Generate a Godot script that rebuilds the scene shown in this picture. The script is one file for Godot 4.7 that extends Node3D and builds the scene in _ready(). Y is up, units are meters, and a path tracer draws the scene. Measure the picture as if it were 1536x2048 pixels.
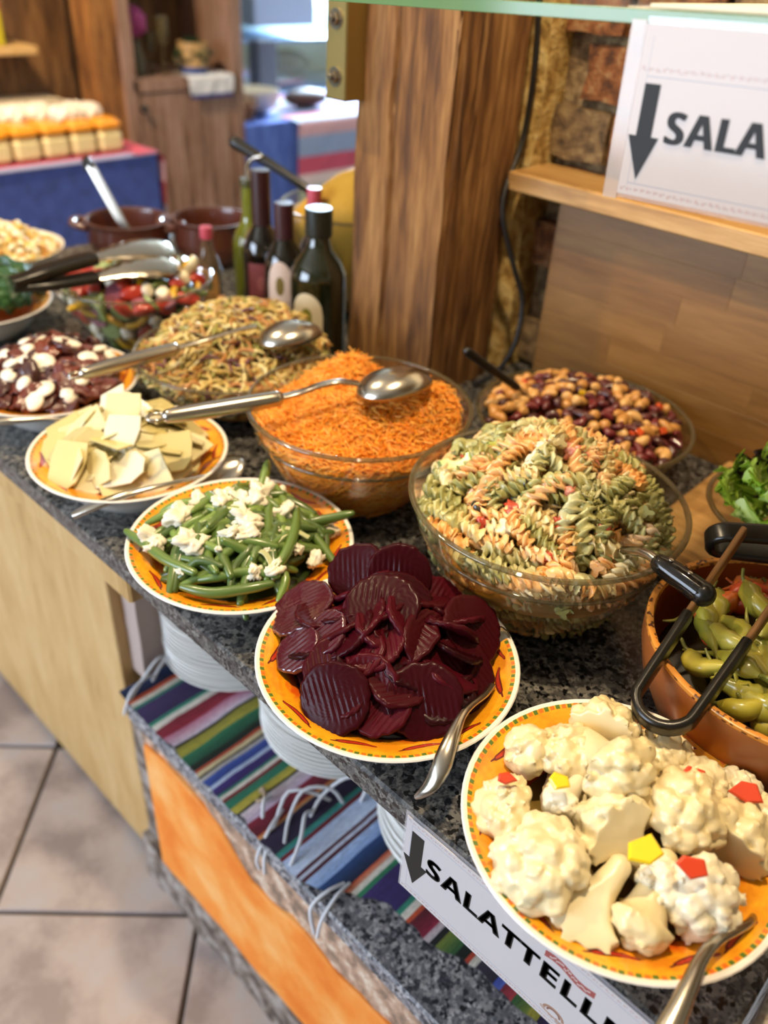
extends Node3D
# A salad counter seen from its front: chili plates along the granite edge, glass bowls behind, the room beyond.

class MB:
	var v := PackedVector3Array()
	var uv := PackedVector2Array()
	var ix := PackedInt32Array()
	var col := PackedColorArray()
	var flat_cuts := false
	func p(pos: Vector3, u := Vector2.ZERO) -> int:
		v.append(pos); uv.append(u)
		return v.size() - 1
	func tri(a: int, b: int, c: int) -> void:   # counter-clockwise seen from outside
		ix.append(a); ix.append(c); ix.append(b)
	func quad(a: int, b: int, c: int, d: int) -> void:
		tri(a, b, c); tri(a, c, d)
	func done(smooth := true) -> ArrayMesh:
		if not smooth:
			var v2 := PackedVector3Array(); var u2 := PackedVector2Array()
			for i in ix: v2.append(v[i]); u2.append(uv[i])
			v = v2; uv = u2; ix = PackedInt32Array(range(v.size()))
		var n := PackedVector3Array(); n.resize(v.size())
		for t in range(0, ix.size(), 3):
			var a := ix[t]; var b := ix[t + 1]; var c := ix[t + 2]
			var f := (v[c] - v[a]).cross(v[b] - v[a])
			n[a] += f; n[b] += f; n[c] += f
		for i in n.size(): n[i] = n[i].normalized() if n[i].length_squared() > 1e-24 else Vector3.UP
		var arr := []; arr.resize(Mesh.ARRAY_MAX)
		arr[Mesh.ARRAY_VERTEX] = v; arr[Mesh.ARRAY_NORMAL] = n; arr[Mesh.ARRAY_TEX_UV] = uv; arr[Mesh.ARRAY_INDEX] = ix
		if col.size() == v.size(): arr[Mesh.ARRAY_COLOR] = col
		var m := ArrayMesh.new()
		m.add_surface_from_arrays(Mesh.PRIMITIVE_TRIANGLES, arr)
		return m

var M := {}
var used := {}
var rng := RandomNumberGenerator.new()

func R(a: float, b: float) -> float: return rng.randf_range(a, b)

# ------------------------------------------------------------------ naming
func numbered(n: String) -> String:
	if not used.has(n):
		used[n] = 0
		return n
	used[n] += 1
	return "%s_%03d" % [n, used[n]]

func tag(o: Node, label: String, category: String, group := "", kind := "") -> void:
	if label: o.set_meta("label", label)
	if category: o.set_meta("category", category)
	if group: o.set_meta("group", group)
	if kind: o.set_meta("kind", kind)

func thing(called: String, label: String, category: String, at := Vector3.ZERO, group := "", kind := "") -> Node3D:
	var o := Node3D.new()
	o.name = numbered(called)
	o.position = at
	add_child(o)
	tag(o, label, category, group, kind)
	return o

func part(called: String, mesh: Mesh, mat: Material, parent: Node3D, xf := Transform3D.IDENTITY) -> MeshInstance3D:
	var o := MeshInstance3D.new()
	o.name = called
	o.mesh = mesh
	o.material_override = mat
	o.transform = xf
	parent.add_child(o, true)
	return o

func solo(called: String, mesh: Mesh, mat: Material, label: String, category: String, group := "", xf := Transform3D.IDENTITY, kind := "") -> MeshInstance3D:
	var o := MeshInstance3D.new()
	o.name = numbered(called)
	o.mesh = mesh
	o.material_override = mat
	o.transform = xf
	add_child(o)
	tag(o, label, category, group, kind)
	return o

func struct(called: String, mesh: Mesh, mat: Material, label: String, xf := Transform3D.IDENTITY) -> MeshInstance3D:
	return solo(called, mesh, mat, label, "", "", xf, "structure")

func swarm(called: String, mesh: Mesh, mat: Material, places: Array, parent: Node3D, label := "", category := "", colors := []) -> MultiMeshInstance3D:
	var mm := MultiMesh.new()
	mm.transform_format = MultiMesh.TRANSFORM_3D
	mm.use_colors = colors.size() > 0
	mm.mesh = mesh
	mm.instance_count = places.size()
	for i in places.size():
		mm.set_instance_transform(i, places[i])
		if colors.size(): mm.set_instance_color(i, colors[i])
	var o := MultiMeshInstance3D.new()
	o.name = called if parent != self else numbered(called)
	o.multimesh = mm
	o.material_override = mat
	parent.add_child(o, true)
	tag(o, label, category, "", "stuff")
	return o

# ------------------------------------------------------------------ transforms
func at(p: Vector3, yaw := 0.0) -> Transform3D: return Transform3D(Basis(Vector3.UP, yaw), p)

func toward(p: Vector3, up: Vector3, along: Vector3) -> Transform3D:   # local y along up, local x as near to along as it goes
	var y := up.normalized()
	var x := (along - y * along.dot(y))
	x = x.normalized() if x.length() > 1e-4 else y.cross(Vector3(0.3, 0.1, 0.9)).normalized()
	return Transform3D(Basis(x, y, x.cross(y)), p)

func jitter(a: float) -> Vector3: return Vector3(R(-a, a), R(-a, a), R(-a, a))

# where a piece lies in its dish, in words: seen from the counter's front
func zone(x: float, z: float, rad: float, deep := "") -> String:
	var fr := x * 0.67 + z * 0.74; var ri := x * 0.74 - z * 0.67
	var r := Vector2(x, z).length() / rad
	if r < 0.16: return "at the very middle" + deep
	var k := posmod(int(round(atan2(ri, fr) / (PI / 4))), 8)
	var side: String = ["front", "front right", "right", "back right", "back", "back left", "left", "front left"][k]
	if r < 0.42: return "just " + side + " of the middle" + deep
	return "at the " + side + (" rim" if r > 0.74 else " halfway out") + deep

func ordinal(n: int) -> String:
	var ones := ["", "first", "second", "third", "fourth", "fifth", "sixth", "seventh", "eighth", "ninth", "tenth", "eleventh", "twelfth", "thirteenth", "fourteenth", "fifteenth", "sixteenth", "seventeenth", "eighteenth", "nineteenth"]
	if n < 20: return ones[n]
	var tens: String = ["twentieth", "thirtieth"][n / 10 - 2] if n % 10 == 0 else ["twenty-", "thirty-"][n / 10 - 2]
	return tens + (ones[n % 10] if n % 10 else "")

# ------------------------------------------------------------------ shapes
func lathe(prof: Array, seg := 48, mb: MB = null, u_rep := 1.0, sharp := 48.0) -> MB:
	if mb == null: mb = MB.new()
	var len := [0.0]
	for i in range(1, prof.size()): len.append(len[i - 1] + (prof[i] as Vector2).distance_to(prof[i - 1]))
	var total: float = maxf(len[-1], 1e-6)
	var prev := -1
	for i in prof.size():
		var dup := false
		if i > 0 and i < prof.size() - 1:
			var a: Vector2 = (prof[i] - prof[i - 1]).normalized()
			var b: Vector2 = (prof[i + 1] - prof[i]).normalized()
			dup = absf(rad_to_deg(a.angle_to(b))) > sharp
		for copy in (2 if dup else 1):
			var start := mb.v.size()
			for k in seg + 1:
				var f := TAU * k / seg
				mb.p(Vector3(prof[i].x * cos(f), prof[i].y, prof[i].x * sin(f)), Vector2(u_rep * k / seg, len[i] / total))
			if prev >= 0 and copy == 0:
				for k in seg: mb.quad(prev + k, start + k, start + k + 1, prev + k + 1)
			prev = start
	# weld the seam's normals by sharing positions: the seam is a duplicate column, its normals are averaged in lathe_done
	return mb

func lathe_mesh(prof: Array, seg := 48, u_rep := 1.0) -> ArrayMesh:
	var m := lathe(prof, seg, null, u_rep).done()
	var arr := m.surface_get_arrays(0)
	var n: PackedVector3Array = arr[Mesh.ARRAY_NORMAL]
	for s in range(0, n.size(), seg + 1):
		if s + seg < n.size():
			var a := (n[s] + n[s + seg]).normalized()
			n[s] = a; n[s + seg] = a
	arr[Mesh.ARRAY_NORMAL] = n
	var o := ArrayMesh.new()
	o.add_surface_from_arrays(Mesh.PRIMITIVE_TRIANGLES, arr)
	return o

func circle(n: int, rx := 1.0, ry := -1.0) -> PackedVector2Array:
	var a := PackedVector2Array()
	for i in n: a.append(Vector2(cos(TAU * i / n) * rx, sin(TAU * i / n) * (rx if ry < 0 else ry)))
	return a

func rrect(w: float, h: float, r: float) -> PackedVector2Array:
	var a := PackedVector2Array()
	for c in [[1, 1, 0.0], [-1, 1, 90.0], [-1, -1, 180.0], [1, -1, 270.0]]:
		for s in 3:
			var f := deg_to_rad(c[2] + 45.0 * s)
			a.append(Vector2(c[0] * (w / 2 - r) + r * cos(f), c[1] * (h / 2 - r) + r * sin(f)))
	return a

func curve(pts: Array, n: int) -> PackedVector3Array:   # a smooth line through the points
	var c := Curve3D.new()
	for i in pts.size():
		var a: Vector3 = pts[maxi(i - 1, 0)]
		var b: Vector3 = pts[mini(i + 1, pts.size() - 1)]
		c.add_point(pts[i], (a - b) / 6.0, (b - a) / 6.0)
	var out := PackedVector3Array()
	var L := c.get_baked_length()
	for i in n + 1: out.append(c.sample_baked(L * i / n, true))
	return out

func sweep(mb: MB, pts: PackedVector3Array, sec: PackedVector2Array, scale: Array = [], twist: Array = [], up := Vector3.ZERO, cap := true, flat_ratio: Array = []) -> void:
	var n := sec.size()
	var t0 := (pts[1] - pts[0]).normalized()
	var ref := up if up != Vector3.ZERO else (Vector3.UP if absf(t0.y) < 0.9 else Vector3.RIGHT)
	var nx := ref.cross(t0).normalized()
	var first := mb.v.size()
	for i in pts.size():
		var t := (pts[mini(i + 1, pts.size() - 1)] - pts[maxi(i - 1, 0)]).normalized()
		if up != Vector3.ZERO and absf(up.normalized().dot(t)) < 0.97: nx = up.cross(t).normalized()
		else: nx = (nx - t * nx.dot(t)).normalized()
		var ny := t.cross(nx)
		var s: float = scale[mini(i * scale.size() / pts.size(), scale.size() - 1)] if scale.size() != pts.size() and scale.size() > 0 else (scale[i] if scale.size() else 1.0)
		var w: float = twist[i] if twist.size() else 0.0
		var fr: float = flat_ratio[i] if flat_ratio.size() else 1.0
		for k in n:
			var q := sec[k].rotated(w) * s
			mb.p(pts[i] + nx * q.x + ny * q.y * fr, Vector2(float(k) / n, float(i) / (pts.size() - 1)))
		if i > 0:
			var a := first + (i - 1) * n
			for k in n: mb.quad(a + k, a + (k + 1) % n, a + n + (k + 1) % n, a + n + k)
	if cap:
		for e in 2:
			var base := first if e == 0 else first + (pts.size() - 1) * n
			var mid := Vector3.ZERO
			var ring := []
			for k in n:
				mid += mb.v[base + k]
				ring.append(mb.p(mb.v[base + k], mb.uv[base + k]))
			var c := mb.p(mid / n)
			for k in n:
				if e == 0: mb.tri(c, ring[(k + 1) % n], ring[k])
				else: mb.tri(c, ring[k], ring[(k + 1) % n])

func tube(pts: Array, r: float, seg := 8, n := 16, round_ends := true, taper := []) -> ArrayMesh:
	var mb := MB.new()
	tube_in(mb, pts, r, seg, n, round_ends, taper)
	return mb.done()

func tube_in(mb: MB, pts: Array, r: float, seg := 8, n := 16, round_ends := true, taper := []) -> void:
	var line := curve(pts, n)
	var sc := []
	for i in n + 1:
		var f := float(i) / n
		var s := r
		if taper.size():
			var g := f * (taper.size() - 1)
			var k := mini(int(g), taper.size() - 2)
			s = r * lerpf(taper[k], taper[k + 1], g - k)
		sc.append(s)
	if round_ends:
		var ln := PackedVector3Array()
		var s2 := []
		var d0 := (line[0] - line[1]).normalized()
		var d1 := (line[n] - line[n - 1]).normalized()
		for q in [[0.98, 0.15], [0.75, 0.66], [0.35, 0.93]]: ln.append(line[0] + d0 * sc[0] * q[0]); s2.append(sc[0] * q[1])
		ln.append_array(line); s2.append_array(sc)
		for q in [[0.35, 0.93], [0.75, 0.66], [0.98, 0.15]]: ln.append(line[n] + d1 * sc[n] * q[0]); s2.append(sc[n] * q[1])
		sweep(mb, ln, circle(seg), s2)
	else:
		sweep(mb, line, circle(seg), sc)

func inset(poly: PackedVector2Array, d: float) -> PackedVector2Array:
	var out := PackedVector2Array()
	var n := poly.size()
	for i in n:
		var a := (poly[i] - poly[(i + n - 1) % n]).normalized()
		var b := (poly[(i + 1) % n] - poly[i]).normalized()
		var na := Vector2(-a.y, a.x); var nb := Vector2(-b.y, b.x)
		var m := na + nb
		m = m / maxf(m.length_squared(), 0.3) * 2.0
		out.append(poly[i] + m * d)
	return out

func area2(poly: PackedVector2Array) -> float:
	var s := 0.0
	for i in poly.size(): s += poly[i].cross(poly[(i + 1) % poly.size()])
	return s

# polygon in the xz plane, from y=0 to y=h, with chamfered edges; lift(x,z) may raise every point
func slab(poly: PackedVector2Array, h: float, bev := 0.0, mb: MB = null, off := Vector3.ZERO) -> MB:
	if mb == null: mb = MB.new()
	if area2(poly) < 0: poly = PackedVector2Array(Array(poly).duplicate()); poly.reverse()
	var n := poly.size()
	var ins := inset(poly, bev) if bev > 0 else poly
	var rings := [[ins, 0.0], [poly, bev], [poly, h - bev], [ins, h]] if bev > 0 else [[poly, 0.0], [poly, h]]
	var start := []
	for r in rings:
		start.append(mb.v.size())
		for i in n: mb.p(off + Vector3(r[0][i].x, r[1], r[0][i].y), Vector2(r[0][i].x, r[0][i].y))
	for k in rings.size() - 1:
		for i in n:
			var j := (i + 1) % n
			mb.quad(start[k] + i, start[k + 1] + i, start[k + 1] + j, start[k] + j)
	var t := Geometry2D.triangulate_polygon(ins)
	for i in range(0, t.size(), 3):
		var a: int = t[i]; var b: int = t[i + 1]; var c: int = t[i + 2]
		if (ins[b] - ins[a]).cross(ins[c] - ins[a]) < 0:
			var q := b; b = c; c = q
		var top: int = start[-1]
		mb.tri(top + a, top + c, top + b)
		mb.tri(start[0] + a, start[0] + b, start[0] + c)
	return mb

func rect(w: float, d: float, c := 0.0) -> PackedVector2Array:
	if c <= 0: return PackedVector2Array([Vector2(-w / 2, -d / 2), Vector2(w / 2, -d / 2), Vector2(w / 2, d / 2), Vector2(-w / 2, d / 2)])
	var x := w / 2; var z := d / 2
	return PackedVector2Array([Vector2(-x + c, -z), Vector2(x - c, -z), Vector2(x, -z + c), Vector2(x, z - c), Vector2(x - c, z), Vector2(-x + c, z), Vector2(-x, z - c), Vector2(-x, -z + c)])

func box(mb: MB, lo: Vector3, hi: Vector3, bev := 0.003) -> MB:
	var s := hi - lo
	return slab(rect(s.x, s.z, bev), s.y, bev, mb, Vector3((lo.x + hi.x) / 2, lo.y, (lo.z + hi.z) / 2))

func box_mesh(lo: Vector3, hi: Vector3, bev := 0.003) -> ArrayMesh: return box(MB.new(), lo, hi, bev).done(false)

func blob(nu: int, nv: int, f: Callable) -> ArrayMesh:
	var mb := MB.new()
	var top := mb.p(f.call(Vector3.UP))
	for j in range(1, nv):
		var th := PI * j / nv
		for i in nu:
			var ph := TAU * i / nu
			mb.p(f.call(Vector3(sin(th) * cos(ph), cos(th), sin(th) * sin(ph))), Vector2(float(i) / nu, float(j) / nv))
	var bot := mb.p(f.call(Vector3.DOWN))
	for i in nu:
		var k := (i + 1) % nu
		mb.tri(top, 1 + k, 1 + i)
		for j in nv - 2:
			var a := 1 + j * nu
			mb.quad(a + i, a + k, a + nu + k, a + nu + i)
		mb.tri(bot, 1 + (nv - 2) * nu + i, 1 + (nv - 2) * nu + k)
	return mb.done()

# surface nets of a distance field
func nets(lo: Vector3, hi: Vector3, cell: float, f: Callable) -> ArrayMesh:
	var nx := int((hi.x - lo.x) / cell) + 1
	var ny := int((hi.y - lo.y) / cell) + 1
	var nz := int((hi.z - lo.z) / cell) + 1
	var d := PackedFloat32Array(); d.resize(nx * ny * nz)
	for z in range(0, nz, 2):      # coarse look first: far cells keep the coarse value
		for y in range(0, ny, 2):
			for x in range(0, nx, 2):
				var val: float = f.call(lo + Vector3(x, y, z) * cell)
				for dz in 2:
					for dy in 2:
						for dx in 2:
							var X := x + dx; var Y := y + dy; var Z := z + dz
							if X >= nx or Y >= ny or Z >= nz: continue
							d[X + nx * (Y + ny * Z)] = f.call(lo + Vector3(X, Y, Z) * cell) if absf(val) < cell * 3.2 and dx + dy + dz > 0 else val
	var mb := MB.new()
	var id := PackedInt32Array(); id.resize(nx * ny * nz); id.fill(-1)
	var cs := [0, 1, nx, nx + 1, nx * ny, nx * ny + 1, nx * ny + nx, nx * ny + nx + 1]
	var co := [Vector3(0, 0, 0), Vector3(1, 0, 0), Vector3(0, 1, 0), Vector3(1, 1, 0), Vector3(0, 0, 1), Vector3(1, 0, 1), Vector3(0, 1, 1), Vector3(1, 1, 1)]
	var ed := [[0, 1], [2, 3], [4, 5], [6, 7], [0, 2], [1, 3], [4, 6], [5, 7], [0, 4], [1, 5], [2, 6], [3, 7]]
	for z in nz - 1:
		for y in ny - 1:
			for x in nx - 1:
				var b := x + nx * (y + ny * z)
				var mask := 0
				for k in 8:
					if d[b + cs[k]] < 0: mask |= 1 << k
				if mask == 0 or mask == 255: continue
				var s := Vector3.ZERO
				var c := 0
				for e in ed:
					var u := d[b + cs[e[0]]]; var w := d[b + cs[e[1]]]
					if (u < 0) != (w < 0):
						s += (co[e[0]] as Vector3).lerp(co[e[1]], u / (u - w)); c += 1
				id[b] = mb.p(lo + (Vector3(x, y, z) + s / c) * cell)
	for z in range(1, nz - 1):
		for y in range(1, ny - 1):
			for x in range(1, nx - 1):
				var b := x + nx * (y + ny * z)
				var s0 := d[b] < 0
				for ax in 3:
					var st: int = [1, nx, nx * ny][ax]
					if (d[b + st] < 0) == s0: continue
					var u: int = [nx, nx * ny, 1][ax]
					var w: int = [nx * ny, 1, nx][ax]
					var q := [id[b], id[b - u], id[b - u - w], id[b - w]]
					if q.min() < 0: continue
					if s0: mb.quad(q[0], q[1], q[2], q[3])
					else: mb.quad(q[3], q[2], q[1], q[0])
	return mb.done()

func smin(a: float, b: float, k: float) -> float:
	var h := maxf(k - absf(a - b), 0.0) / k
	return minf(a, b) - h * h * k * 0.25

func seg_d(p: Vector3, a: Vector3, b: Vector3, ra: float, rb: float) -> float:
	var t := clampf((p - a).dot(b - a) / (b - a).length_squared(), 0, 1)
	return p.distance_to(a.lerp(b, t)) - lerpf(ra, rb, t)

# ------------------------------------------------------------------ materials and textures
func mat(called: String, c: Color, rough := 0.6, o := {}) -> StandardMaterial3D:
	var m := StandardMaterial3D.new()
	m.resource_name = called
	m.albedo_color = c
	m.roughness = rough
	for k in o: m.set(k, o[k])
	M[called] = m
	return m

func nz(seed_: int, freq: float, oct := 3, type := FastNoiseLite.TYPE_SIMPLEX_SMOOTH) -> FastNoiseLite:
	var n := FastNoiseLite.new()
	n.seed = seed_; n.frequency = freq; n.noise_type = type
	n.fractal_type = FastNoiseLite.FRACTAL_FBM if oct > 1 else FastNoiseLite.FRACTAL_NONE
	n.fractal_octaves = oct
	return n

func field(seed_: int, freq: float, w: int, h: int, oct := 3, type := FastNoiseLite.TYPE_SIMPLEX_SMOOTH) -> PackedByteArray:
	var im := nz(seed_, freq, oct, type).get_seamless_image(w, h)
	im.convert(Image.FORMAT_L8)
	return im.get_data()

func tex(w: int, h: int, f: Callable) -> ImageTexture:   # f(x, y, i) -> Color
	var im := Image.create(w, h, false, Image.FORMAT_RGB8)
	var i := 0
	for y in h:
		for x in w:
			im.set_pixel(x, y, f.call(x, y, i)); i += 1
	return ImageTexture.create_from_image(im)

func mixc(stops: Array, t: float) -> Color:
	t = clampf(t, 0, 1) * (stops.size() - 1)
	var k := mini(int(t), stops.size() - 2)
	return (stops[k] as Color).lerp(stops[k + 1], t - k)

func tri_mat(called: String, t: Texture2D, rough: float, sc: Vector3, o := {}, world := true) -> StandardMaterial3D:
	var d := {"albedo_texture": t, "uv1_triplanar": true, "uv1_world_triplanar": world, "uv1_scale": sc, "uv1_triplanar_sharpness": 6.0}
	d.merge(o, true)
	return mat(called, Color.WHITE, rough, d)

func dab(im: Image, cx: float, cy: float, r: float, c: Color, ry := -1.0) -> void:
	if ry < 0: ry = r
	for y in range(maxi(0, int(cy - ry)), mini(im.get_height() - 1, int(cy + ry) + 1) + 1):
		for x in range(int(cx - r), int(cx + r) + 2):
			var d := Vector2((x - cx) / r, (y - cy) / ry).length()
			if d < 1.15:
				var X := posmod(x, im.get_width())
				im.set_pixel(X, y, im.get_pixel(X, y).lerp(c, clampf((1.15 - d) / 0.3, 0, 1)))

func _ready() -> void:
	rng.seed = 20240611
	view_and_light()
	make_materials()
	room()
	counter()
	back_wall()
	kitchen_side()
	dishes()
	signs()

# ------------------------------------------------------------------ camera, sky, light
const CAM := Vector3(0, 1.48, 0.325)

func view_and_light() -> void:
	var cam := Camera3D.new()
	cam.name = "camera"
	var p := deg_to_rad(34.7); var r := deg_to_rad(3.85); var y := deg_to_rad(42.0)
	var F := Vector3(-sin(y) * cos(p), -sin(p), -cos(y) * cos(p))
	var Rt := Vector3(cos(y), 0, -sin(y))
	var U := Rt.cross(F)
	var X := Rt * cos(r) + U * sin(r)
	var Y := U * cos(r) - Rt * sin(r)
	cam.transform = Transform3D(Basis(X, Y, -F), CAM)
	cam.fov = rad_to_deg(2.0 * atan(1024.0 / 1640.0))
	cam.near = 0.02
	cam.far = 60.0
	var ca := CameraAttributesPhysical.new()
	ca.frustum_focal_length = 24.0 / (2.0 * tan(deg_to_rad(cam.fov) / 2.0))
	ca.frustum_focus_distance = 0.69
	ca.exposure_aperture = ca.frustum_focal_length / 8.5     # an 8.5 mm wide opening
	ca.frustum_near = 0.02
	ca.frustum_far = 60.0
	cam.attributes = ca
	add_child(cam)
	cam.fov = rad_to_deg(2.0 * atan(1024.0 / 1640.0))
	cam.current = true

	var we := WorldEnvironment.new()
	we.name = "environment"
	var e := Environment.new()
	e.background_mode = Environment.BG_SKY
	var sk := ProceduralSkyMaterial.new()
	sk.sky_top_color = Color(0.55, 0.68, 0.9)
	sk.sky_horizon_color = Color(0.86, 0.9, 0.96)
	sk.ground_bottom_color = Color(0.45, 0.44, 0.42)
	sk.ground_horizon_color = Color(0.7, 0.7, 0.7)
	sk.sky_energy_multiplier = 1.0
	e.sky = Sky.new()
	e.sky.sky_material = sk
	e.background_energy_multiplier = 2.2
	e.tonemap_mode = Environment.TONE_MAPPER_LINEAR
	e.tonemap_exposure = 0.94
	e.sdfgi_enabled = true
	e.ssao_enabled = true
	e.ssil_enabled = true
	we.environment = e
	add_child(we)

	# daylight through the front windows (behind the photographer) and the kitchen window
	area("daylight_front", Vector3(-1.75, 1.55, 3.12), Vector3(-1.6, 0.9, 0), Vector2(2.3, 1.7), Color(0.86, 0.92, 1.0), 15.0)
	area("daylight_kitchen", Vector3(-4.5, 1.62, -3.95), Vector3(-2.6, 0.9, -2.6), Vector2(1.1, 0.9), Color(0.80, 0.90, 1.0), 48.0)
	# warm spotlights in the ceiling over the counter
	lamp(Vector3(-0.34, 2.55, -0.06), Vector3(-0.45, 0.9, -0.25), 2.6, 58.0)
	lamp(Vector3(-1.5, 2.45, 0.10), Vector3(-1.4, 0.9, -0.35), 1.9, 60.0)
	lamp(Vector3(-2.7, 2.45, -0.5), Vector3(-3.0, 0.9, -1.2), 6.0, 62.0)

func area(called: String, pos: Vector3, target: Vector3, size: Vector2, c: Color, energy: float) -> void:
	var l := AreaLight3D.new()
	l.name = called
	l.area_size = size
	l.light_color = c
	l.light_energy = energy
	l.shadow_enabled = true
	l.area_range = 14.0
	l.area_attenuation = 2.0
	add_child(l)
	l.look_at_from_position(pos, target)

func lamp(pos: Vector3, target: Vector3, energy: float, cone: float) -> void:
	var warm := Color(1.0, 0.885, 0.715)
	var t := thing("ceiling_spotlight", "small round ceiling spotlight above the counter", "lamp", pos, "ceiling spotlights")
	part("housing", lathe_mesh([Vector2(0.0, 0.14), Vector2(0.045, 0.14), Vector2(0.05, 0.13), Vector2(0.05, -0.03), Vector2(0.047, -0.032), Vector2(0.044, -0.03), Vector2(0.044, 0.05), Vector2(0.0, 0.05)], 24), mat("lamp_housing", Color("d8d4cc"), 0.4), t)
	var bulb := mat("lamp_glow", Color("fff2d8"), 0.5, {"emission_enabled": true, "emission": warm, "emission_energy_multiplier": 6.0})
	part("bulb", blob(16, 10, func(d: Vector3) -> Vector3: return d * 0.028), bulb, t)
	var s := SpotLight3D.new()
	s.name = "spot_beam"
	s.light_color = warm
	s.light_energy = energy
	s.light_size = 0.028
	s.spot_angle = cone
	s.spot_angle_attenuation = 0.6
	s.spot_range = 9.0
	s.spot_attenuation = 2.0
	s.shadow_enabled = true
	add_child(s)
	s.look_at_from_position(pos + Vector3(0, -0.035, 0), target, Vector3.FORWARD)

# ------------------------------------------------------------------ materials
func make_materials() -> void:
	# granite: grains of three sizes
	var W := 768
	var g1 := grains(3, 0.105, W)
	var g2 := grains(8, 0.21, W)
	var g3 := grains(12, 0.062, W)
	var g4 := field(17, 0.014, W, W, 3)
	var gran := tex(W, W, func(_x: int, _y: int, i: int) -> Color:
		var a := g1[i] / 255.0; var b := g2[i] / 255.0; var c := g3[i] / 255.0; var l := g4[i] / 255.0
		var q := Color(0.37, 0.365, 0.36).lerp(Color(0.50, 0.49, 0.475), a)
		if c > 0.60: q = q.lerp(Color(0.63, 0.615, 0.58), 0.75)
		if a > 0.86: q = Color(0.66, 0.65, 0.62)
		if b > 0.72: q = q.lerp(Color(0.26, 0.265, 0.28), 0.7)
		if a * 0.75 + (1.0 - l) * 0.35 < 0.27: q = Color(0.07, 0.072, 0.08)
		if c < 0.15 and b < 0.75: q = q.lerp(Color(0.12, 0.125, 0.14), 0.85)
		return q * (0.62 + 0.24 * l))
	var gran_image := gran.get_image()
	tri_mat("granite", gran, 0.16, Vector3.ONE * 3.2, {"metallic_specular": 0.5})
	tri_mat("granite_pale", tex(384, 384, func(x: int, y: int, _i: int) -> Color:
		var c := gran_image.get_pixel(x * 2, y * 2)
		return Color(c.r * 1.45 + 0.05, c.g * 1.45 + 0.05, c.b * 1.5 + 0.06)), 0.55, Vector3.ONE * 3.2)

	# floor tiles
	var f1 := field(31, 0.012, 512, 512, 4)
	var f2 := field(32, 0.12, 512, 512, 2)
	var ft := tex(512, 512, func(_x: int, _y: int, i: int) -> Color:
		return mixc([Color("8b807f"), Color("a09593"), Color("aba09d"), Color("a9a4a6")], 0.5 + (f1[i] / 255.0 - 0.5) * 1.5 + (f2[i] / 255.0 - 0.5) * 0.25))
	tri_mat("floor_tile", ft, 0.42, Vector3.ONE * 0.9)
	mat("grout", Color("5f5853"), 0.9)
	mat("wall_paint", Color("cdbd9c"), 0.9)
	mat("ceiling_paint", Color("d9d0bd"), 0.9)

	# woods
	M["post_wood"] = wood("post_wood", 41, [Color("45290f"), Color("67431d"), Color("80592e"), Color("956f40")], 0.75, Vector3(5.0, 0.42, 5.0), 1.15)
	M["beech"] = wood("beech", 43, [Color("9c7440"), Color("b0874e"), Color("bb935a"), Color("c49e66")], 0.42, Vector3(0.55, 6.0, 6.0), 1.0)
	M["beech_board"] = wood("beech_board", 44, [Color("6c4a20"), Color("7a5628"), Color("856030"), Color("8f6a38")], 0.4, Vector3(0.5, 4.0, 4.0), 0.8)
	M["tan_wood"] = wood("tan_wood", 45, [Color("b08a50"), Color("c39d62"), Color("cba870"), Color("d4b47e")], 0.5, Vector3(3.0, 0.5, 3.0), 0.8)
	M["dark_wood"] = wood("dark_wood", 46, [Color("3a2614"), Color("5a3e24"), Color("74522f"), Color("86643f")], 0.6, Vector3(3.5, 0.4, 3.5), 1.2)
	M["dresser_wood"] = wood("dresser_wood", 47, [Color("64483a"), Color("80604c"), Color("947464"), Color("a28476")], 0.55, Vector3(4.0, 0.4, 4.0), 1.2)

	# masonry
	var p1 := field(51, 0.02, 512, 512, 5)
	var p2 := field(52, 0.10, 512, 512, 3)
	var pl := func(stops: Array) -> ImageTexture: return tex(512, 512, func(_x: int, _y: int, i: int) -> Color: return mixc(stops, 0.5 + (p1[i] / 255.0 - 0.5) * 1.6 + (p2[i] / 255.0 - 0.5) * 0.5))
	var bump := tex(512, 512, func(_x: int, _y: int, i: int) -> Color:
		var q := p1[i] / 255.0 * 0.6 + p2[i] / 255.0 * 0.4
		return Color(q, q, q))
	var rel := {"heightmap_enabled": true, "heightmap_texture": bump, "heightmap_scale": 0.35}
	tri_mat("plaster_rough", pl.call([Color("86705e"), Color("ac8c74"), Color("c2a086"), Color("dccab4")]), 0.9, Vector3.ONE * 2.5, rel)
	tri_mat("plaster_yellow", pl.call([Color("8a6a34"), Color("b09050"), Color("c4a868"), Color("cfb980")]), 0.9, Vector3.ONE * 3.0, rel)
	tri_mat("plaster_white", pl.call([Color("a49a8e"), Color("c2b8ac"), Color("d0c8be"), Color("dcd6ce")]), 0.9, Vector3.ONE * 2.5, rel)
	tri_mat("stone_grey", pl.call([Color("54483f"), Color("7d6e62"), Color("968a80"), Color("aaa29a")]), 0.9, Vector3.ONE * 2.2, rel)
	tri_mat("brick_old", pl.call([Color("4a2c18"), Color("71431f"), Color("85522b"), Color("967048")]), 0.9, Vector3.ONE * 3.0, rel)
	tri_mat("brick_grey", pl.call([Color("4a3a26"), Color("665034"), Color("78603e"), Color("8a744e")]), 0.9, Vector3.ONE * 3.0, rel)
	tri_mat("mortar", pl.call([Color("54422c"), Color("735c3e"), Color("87704e"), Color("98835e")]), 0.95, Vector3.ONE * 4.0, rel)
	var o1 := field(55, 0.008, 512, 512, 4)
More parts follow.
